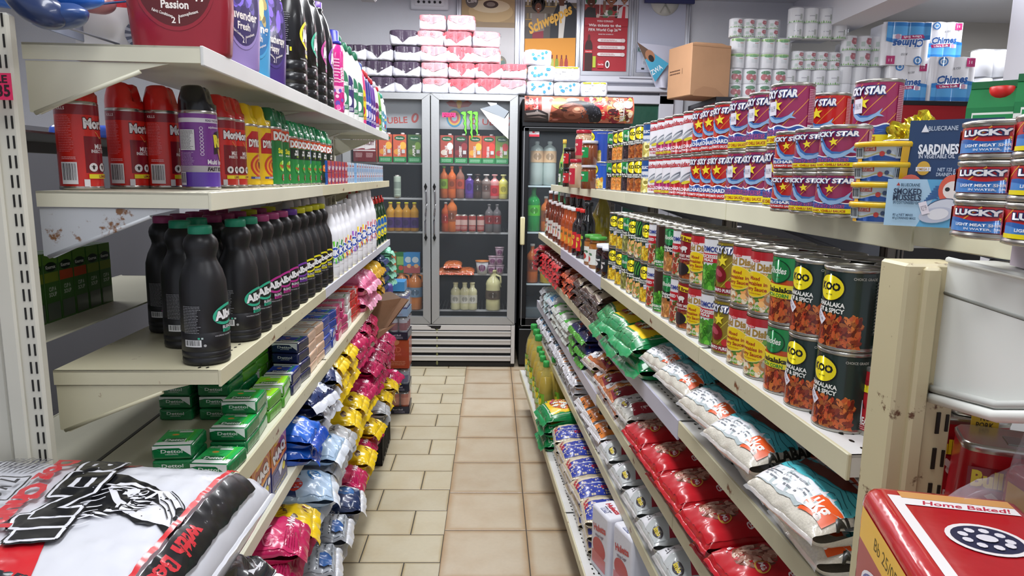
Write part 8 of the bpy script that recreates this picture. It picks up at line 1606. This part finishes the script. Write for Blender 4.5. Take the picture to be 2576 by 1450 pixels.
# items on far side of left gondola
b=MB(); b.box((0,0,.05),(.10,.10,.10),G_('5c1c26'),.002); s=Sheet(); s.rect(-.03,.015,.03,.065,P_('a8a4a8')); b.apply(s,FRONT(-.05)); tag(b.obj('maroon_box',loc=row('L',.04,.43,1.1205),rz=.4),'dim maroon carton with white label behind the left post','box')
b=MB(); b.box((0,0,.07),(.06,.16,.13),M('d4d4e2',.4),.02,seg=3); tag(b.obj('white_packet',loc=row('L',-.16,.52,1.1205)),'white packet at the extreme left edge behind the post','packet')
b=MB(); b.box((0,0,.02),(.20,.14,.04),M('3a5cc0',.3,coat=.4,bump=.3,bscale=20),.015,seg=3); tag(b.obj('blue_packet',loc=row('L',.62,.50,1.5205)),'bright blue packet seen under the second left shelf','packet') 
# =================== RIGHT FOREGROUND
shelfY=1.085
t=empty('end_shelf',(0,0,0)); tag(t,'white steel shelf carrying the bread and corned meat tins','shelf')
b=MB(); b.box2((.51,.30,1.040),(1.1,.72,1.045),WS); b.box2((.51,.72,1.040),(1.1,1.0,1.045),WS); b.box((.40,.47,1.040),(.115,.20,.005),WS,rot=-.25); child(b,'shelf_tray',t)
for i,(px,Y,zz,lb) in enumerate(((2395,.80,1.0455,'red corned meat tin standing under the white bracket'),(2490,.79,1.1715,'red corned meat tin stacked highest, yellow NO PORK mark'),(2540,.70,1.0455,'red corned meat tin half hidden behind clear bread wrap'))):
    q=onY(px,1150,Y); KD['cm'].place((q.x,Y,zz),-.25-.1*i,lb,sc=1.32)
b=MB(); P=onY(2478,1060,.745); b.box((0,0,0),(.028,.001,.022),P_('c8a02a')); s=Sheet(); s.text('NO',0,.004,.007,P_('3a2a14'),w=.010); s.text('PORK',0,-.005,.007,P_('3a2a14'),w=.018); b.apply(s,FRONT(-.0006)); tag(b.obj('meat_label',loc=P,rz=-.35),'small yellow NO PORK label on the upper corned meat tin','label')
def bread(root):
    w,d,h=.135,.22,.12; F_=M('b01c24',.18,coat=.9,bump=.25,bscale=22); b=MB()
    b.box((0,0,h/2),(w,d,h),F_,.016,seg=4); s=Sheet()
    s.poly([(-w*.38,-d*.42),(-w*.31,-d*.42),(-w*.31,d*.30),(w*.38,d*.30),(w*.38,d*.36),(-w*.38,d*.38)],G_('e4dfe0')); s.text('Home Baked!',.01,d*.33,.008,G_('b83048'),w=.07,sh=.3); s.rect(-w*.30,d*.36,w*.38,d*.42,G_('c89258')); s.poly([(w*.0,-d*.42),(w*.38,-d*.42),(w*.38,-d*.1),(w*.2,-d*.16)],G_('c08a58'))
    s.ell(w*.02,d*.06,.030,.026,G_('e2dcdc'),26); s.ell(w*.02,d*.06,.026,.022,G_('2c2e48'),26)
    for k in range(9): s.ell(w*.02+.017*cos(k*.7),d*.06+.014*sin(k*.7),.004,.004,G_('d8d4dc'),8)
    s.ell(w*.02,d*.06,.008,.006,G_('d8d4dc'),12); b.apply(s,TOPF(h+.0004))
    s=Sheet(); s.rect(-d*.42,h*.13,d*.42,h*.86,G_('9c1a24')); s.rect(-d*.42,h*.60,d*.42,h*.86,G_('e8b41c')); s.text('Bb 25/05/2026',.0,h*.73,.012,P_('5a4a18'),w=.10,bold=0); s.ell(.0,h*.34,.075,.024,G_('e8e6ee'),30); s.ell(.0,h*.34,.071,.021,G_('2a4a9a'),30); s.text('BLUE RIBBON',.0,h*.34,.018,G_('e8e6ee'),w=.12,bold=.06)
    b.apply(s,LEFTF(-w/2-.0005)); child(b,'loaf_wrapper',root)
    b=MB(); CLW=M('e6e4ee',.06,coat=1,alpha=.2,bump=.8,bscale=12)
    def g(i,j):
        rr=(.055*(1-j)**1.2+.012+.03*max(0,j-.7)*3); a=2*PI*i; n=.16*NZ.noise(Vector((cos(a)*2,sin(a)*2,j*5)))
        return (.02+.10*j+rr*cos(a)*(1+n),d/2-.02+.07*j+.3*rr*cos(a),h*.55+.09*j+rr*.8*sin(a)*(1+n*2))
    b.grid(30,14,g,CLW); child(b,'twisted_wrap',root,'clear gathered plastic bag end')
KD['brd']=K('red bread loaf','bread_loaf','bread',bread)
KD['brd'].place((.402,.490,1.0430),-.25,'red wrapped bread loaf with yellow date band, bottom right corner')
KD['brd'].place((.595,.545,1.0452),-.10,'red wrapped bread loaf behind, cut by the right picture edge')
# chips and baskets behind the second right shelf
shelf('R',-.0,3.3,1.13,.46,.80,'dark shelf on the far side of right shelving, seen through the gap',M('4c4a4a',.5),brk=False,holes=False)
BG('chy','gold foil snack packet','snack_packet','snack packet',.14,.18,.055,FM('b8a01c'),plain('c4ac20','',[pl([(-.4,-.3),(.2,-.4),(.3,.2),(-.3,.3)],'d8c84a'),el(.1,.0,.2,.12,'8a5a1c')]),FM('c8b02a'),.02,.010,61); BG('chr','red foil snack packet','snack_packet','snack packet',.14,.18,.055,FM('8a2028'),plain('98242c','',[el(.0,.0,.25,.12,'c8b0a0')]),FM('8a2028'),.02,.010,62); BG('chv','olive wrapped snack box','snack_packet','snack packet',.15,.20,.07,FM('8a9430'),plain('98a034','',[rc(-.3,-.3,.3,.1,'b8b84a')]),FM('8a9430'),.01,.004,63)
for t,k in((.55,'chr'),(.78,'chr'),(1.15,'chy'),(1.32,'chy'),(1.5,'chy'),(1.05,'chv'),(1.75,'chv'),(1.9,'chv')): item(KD[k],'R',None,.58,1.13,'through right shelf gap',t=t)
for t in(.12,.27,.42): 
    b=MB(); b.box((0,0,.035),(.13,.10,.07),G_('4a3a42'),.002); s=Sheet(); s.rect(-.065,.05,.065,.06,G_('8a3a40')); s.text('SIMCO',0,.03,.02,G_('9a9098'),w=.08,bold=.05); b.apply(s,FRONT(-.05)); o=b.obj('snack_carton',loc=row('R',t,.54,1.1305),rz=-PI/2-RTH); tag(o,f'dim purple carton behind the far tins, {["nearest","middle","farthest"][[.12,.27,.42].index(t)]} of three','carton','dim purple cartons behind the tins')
t=empty('wire_basket',row('R',2.05,.56,1.1305),-PI/2-RTH+.6); tag(t,'white wire basket seen behind the olive oil bottle','basket'); b=MB(); wm=M('c8c8cc',.35)
for i in range(9): b.tube([(-.08+.02*i,0,0),(-.04+.02*i if i<7 else .08,0,.10)],.0016,wm,5); b.tube([(.08-.02*i,0,0),(.04-.02*i if i<7 else -.08,0,.10)],.0016,wm,5)
b.tube([(-.085,0,0),(.085,0,0),(.085,0,.12),(-.085,0,.12),(-.085,0,0)],.003,wm,6); child(b,'mesh_front',t)
b=MB(); b.tube([(-.085,0,.12),(-.085,.12,.12),(.085,.12,.12),(.085,0,.12)],.003,wm,6); b.tube([(-.085,0,0),(-.085,.12,0),(.085,.12,0),(.085,0,0)],.003,wm,6); child(b,'frame',t)
# gold foil behind the sardines
for i,(px,py,sx,sz,lb) in enumerate(((2335,300,.052,.035,'large crumpled gold foil packet behind the sardines carton'),(2250,320,.022,.018,'small crumpled gold foil packet behind the yellow tubs'))):
    b=MB(); bmesh.ops.create_icosphere(b.bm,subdivisions=5,radius=1); ii=b.mi(M('e0cc3a',.16,metal=.85))
    for f in b.bm.faces: f.material_index=ii
    for v in b.bm.verts:
        n=1+.5*NZ.noise(v.co*2.2+Vector((i*3,0,0)))+.35*abs(NZ.noise(v.co*4))+.2*abs(NZ.noise(v.co*9)); v.co=Vector((v.co.x*sx*n,v.co.y*sx*.7*n,max(-sz,v.co.z*sz*n*(1.2-.6*v.co.x))))
    p=onY(px,py,1.12); p.z=1.402+sz; tag(b.obj('foil_packet',loc=(p.x+.02*0,1.12,1.5 if i==0 else 1.47)),lb,'packet')
    b=MB(); b.box2((-.05+.02*i,-.03,0),(.05-.02*i,.03,.10 if i==0 else .07),G_('c8b430'),.01); tag(b.obj('snack_tub',loc=(p.x,1.125,1.401)),['gold snack tub under the large foil packet','gold snack tub under the small foil packet'][i],'tub')
# =================== FLOOR STACK OF DRINK TRAYS AND CRATE
def tray(root,can1,tr,n=(4,3),h=.135,trh=.045,wrap=1,logo=None):
    cw=.056; w,d=n[0]*cw,n[1]*cw; b=MB(); TM=G_(tr)
    b.box2((-w/2-.003,-d/2-.003,0),(w/2+.003,d/2+.003,.003),TM); 
    for a,c in(((-w/2-.003,-d/2-.004,0),(w/2+.003,-d/2-.001,trh)),((-w/2-.003,d/2+.001,0),(w/2+.003,d/2+.004,trh)),((-w/2-.004,-d/2,0),(-w/2-.001,d/2,trh)),((w/2+.001,-d/2,0),(w/2+.004,d/2,trh))): b.box2(a,c,TM)
    s=Sheet(); s.text('Red Bull',w*.2,trh*.6,.010,G_('b8b4c0'),w=.06); s.lines(w*.1,trh*.1,w*.4,trh*.4,2,G_('8a8698'))
    s.ell(-w*.2,trh*.5,.010,.012,G_('d8a02a')); s.poly([(-w*.23,trh*.3),(-w*.45,trh*.5),(-w*.35,trh*.85),(-w*.22,trh*.7)],G_('a83a30')); s.poly([(-w*.17,trh*.3),(w*.02,trh*.5),(-w*.06,trh*.85),(-w*.18,trh*.7)],G_('a83a30')); b.apply(s,FRONT(-d/2-.004)); child(b,'tray',root)
    for i in range(n[0]):
        for j in range(n[1]):
            if 0<i<n[0]-1 and 0<j<n[1]-1: continue
            b=MB(); r=.0265; x,y=(i-(n[0]-1)/2)*cw,(j-(n[1]-1)/2)*cw; b.lathe([(r*.8,.004),(r,.010),(r,h-.012),(r*.84,h-.002),(r*.8,h-.003),(0,h-.003)],[G_(can1[0]),G_(can1[0]),STEEL,STEEL,STEEL],16,c=(x,y,0)); b.lathe([(r*1.01,.055),(r*1.01,.10)],G_(can1[1]),16,c=(x,y,0),cap=False); child(b,'can',root)
    if wrap: b=MB(); b.box2((-w/2-.006,-d/2-.006,trh),(w/2+.006,d/2+.006,h+.002),M('e0e2ea',.07,coat=1,alpha=.15,bump=.7,bscale=15),.012); child(b,'plastic_wrap',root)
tx_,ty_=-.585,4.12; z=0
for i,(c1,tr,h_,lb) in enumerate(((('b0583a','c87a5a'),'1f2238',.15,'tray of orange energy drink cans on the floor at the bottom of the stack'),(('8d94a4','3a4474'),'1f2238',.15,'tray of silver energy drink cans, second from the floor'),)):
    KD['ty%d'%i]=K(lb,'drinks_tray','drinks tray',tray,c1,tr); KD['ty%d'%i].place((tx_,ty_,z),.03,lb); z+=.142
t=empty('drinks_box',(tx_,ty_,z+.002),.02); tag(t,'orange red carton in the middle of the drinks stack','box'); b=MB(); b.box((0,0,.09),(.235,.18,.178),G_('a8442c'),.002); s=Sheet(); s.rect(-.117,0,-.05,.178,G_('b04c34')); s.text('Red Bull',-.085,.09,.022,G_('d8a090'),w=.12,rot=PI/2,bold=.04); s.text('RED',.03,.12,.035,G_('c86a50'),w=.08); s.text('EDITION',.03,.09,.014,G_('c86a50'),w=.08); s.lines(-.02,.02,.10,.05,3,G_('c8806a')); s.ell(.03,.165,.03,.02,G_('c8805a')); b.apply(s,FRONT(-.09)); child(b,'carton',t); z+=.184
for i,(c1,lb) in enumerate(((('a8abb8','7a2c3c'),'tray of silver and red energy drink cans above the red carton'),(('5a5a8c','b8bcc8'),'clear wrapped tray of blue energy drink cans topping the stack'))):
    KD['tz%d'%i]=K(lb,'drinks_tray','drinks tray',tray,c1,'20233a' if i==0 else '8aa8c8'); KD['tz%d'%i].place((tx_,ty_-.005,z),-.03,lb); z+=.142
b=MB(); b.box((0,0,.03),(.12,.12,.06),G_('4a90c8'),.002); tag(b.obj('blue_carton',loc=(tx_+.03,ty_+.02,z)),'small light blue carton on top of the drinks stack','carton')
t=empty('plastic_crate',row('L',2.0,-.03,0),PI/2-LTH); tag(t,'black plastic crate on the floor under the bottom left shelf','crate'); b=MB(); KP=M('1b1c20',.4)
b.box2((0,0,0),(.34,.008,.19),KP,.002); b.box2((0,.12,0),(.34,.128,.19),KP); b.box2((0,0,0),(.008,.128,.19),KP); b.box2((.332,0,0),(.34,.128,.19),KP); b.box2((0,0,0),(.34,.128,.006),KP); b.box2((-.004,-.006,.175),(.344,.006,.19),KP,.002)
for i in range(6): b.box2((.02+i*.055,-.004,.02),(.028+i*.055,.001,.17),KP)
child(b,'crate_body',t)
b=MB(); P=onZ(905,1222,0); b.lathe([(.03,.0),(.032,.015),(.02,.03),(.01,.035)],KP,16); b.box((0,0,.12),(.02,.02,.20),M('b8b8b4',.4,.4)); o=b.obj('adjustable_foot',loc=P+Vector((-.02,.02,0))); tag(o,'black round foot with grey leg under the left shelving','foot')
# open cardboard tray leaning out from the left shelves
t=empty('cardboard_box',row('L',2.08,.045,.60),.15); tag(t,'torn open brown cardboard box wedged between the left shelves','box'); CB2=M('8a6a50',.75,bump=.2,bscale=24,noise=.06,nscale=8)
b=MB(); P=[Vector(p) for p in((-.12,-.05,.0),(.05,-.02,.09),(.17,.0,.24),(-.08,-.08,.22))]
for dy in(0,.006):
    v=[b.bm.verts.new(p+Vector((0,dy,0))) for p in P]; b.face(v if dy else v[::-1],CB2)
Q=[Vector(p) for p in((.05,-.02,.09),(.10,-.12,.12),(.20,-.10,.25),(.17,.0,.24))]
for dy in(0,.005): v=[b.bm.verts.new(p+Vector((dy,0,0))) for p in Q]; b.face(v,CB2)
v=[b.bm.verts.new(Vector(p)) for p in((-.08,-.08,.22),(.17,.0,.24),(.12,.14,.25),(-.12,.08,.24))]; b.face(v,M('5c4636',.8)); child(b,'carton',t)
b=MB(); R3=[Vector(p) for p in((-.12,-.05,.0),(-.05,-.09,-.03),(.14,-.14,.14),(.05,-.02,.09))]
for dy in(0,.005): v=[b.bm.verts.new(p+Vector((0,dy,0))) for p in R3]; b.face(v,CB2)
child(b,'flap',t)
# lavender pouch near it
b=MB(); b.box((0,0,.10),(.16,.05,.20),M('5a4a90',.3,coat=.5,bump=.2,bscale=20),.02,seg=3); s=Sheet(); s.text('Sta',-.01,.13,.04,G_('dfe0ee'),w=.09,rot=.2,bold=.05); s.text('soft',.0,.08,.04,G_('dfe0ee'),w=.10,rot=.2,bold=.05); b.apply(s,FRONT(-.0255)); tag(b.obj('softener_pouch',loc=row('L',2.42,.03,.661),rz=PI/2-.9),'lavender refill pouch at the far end of fifth left shelf','pouch')
# ceiling light fittings (above the picture)
for i,(x,y,sx,sy) in enumerate(((-.1,.55,.30,1.34),(-.1,2.3,.30,1.54),(.15,4.15,1.34,.30),(2.6,3.6,1.24,.30))):
    b=MB(); b.box((0,0,0),(sx,sy,.03),M('e8e8ec',.4),.004); o=b.obj('ceiling_light_fitting',loc=(x,y,2.835)); tag(o,['white tube light fitting over the near aisle','white tube light fitting over the middle aisle','white tube light fitting before the fridges','white tube light fitting over the red cooler'][i],'light')
settle()
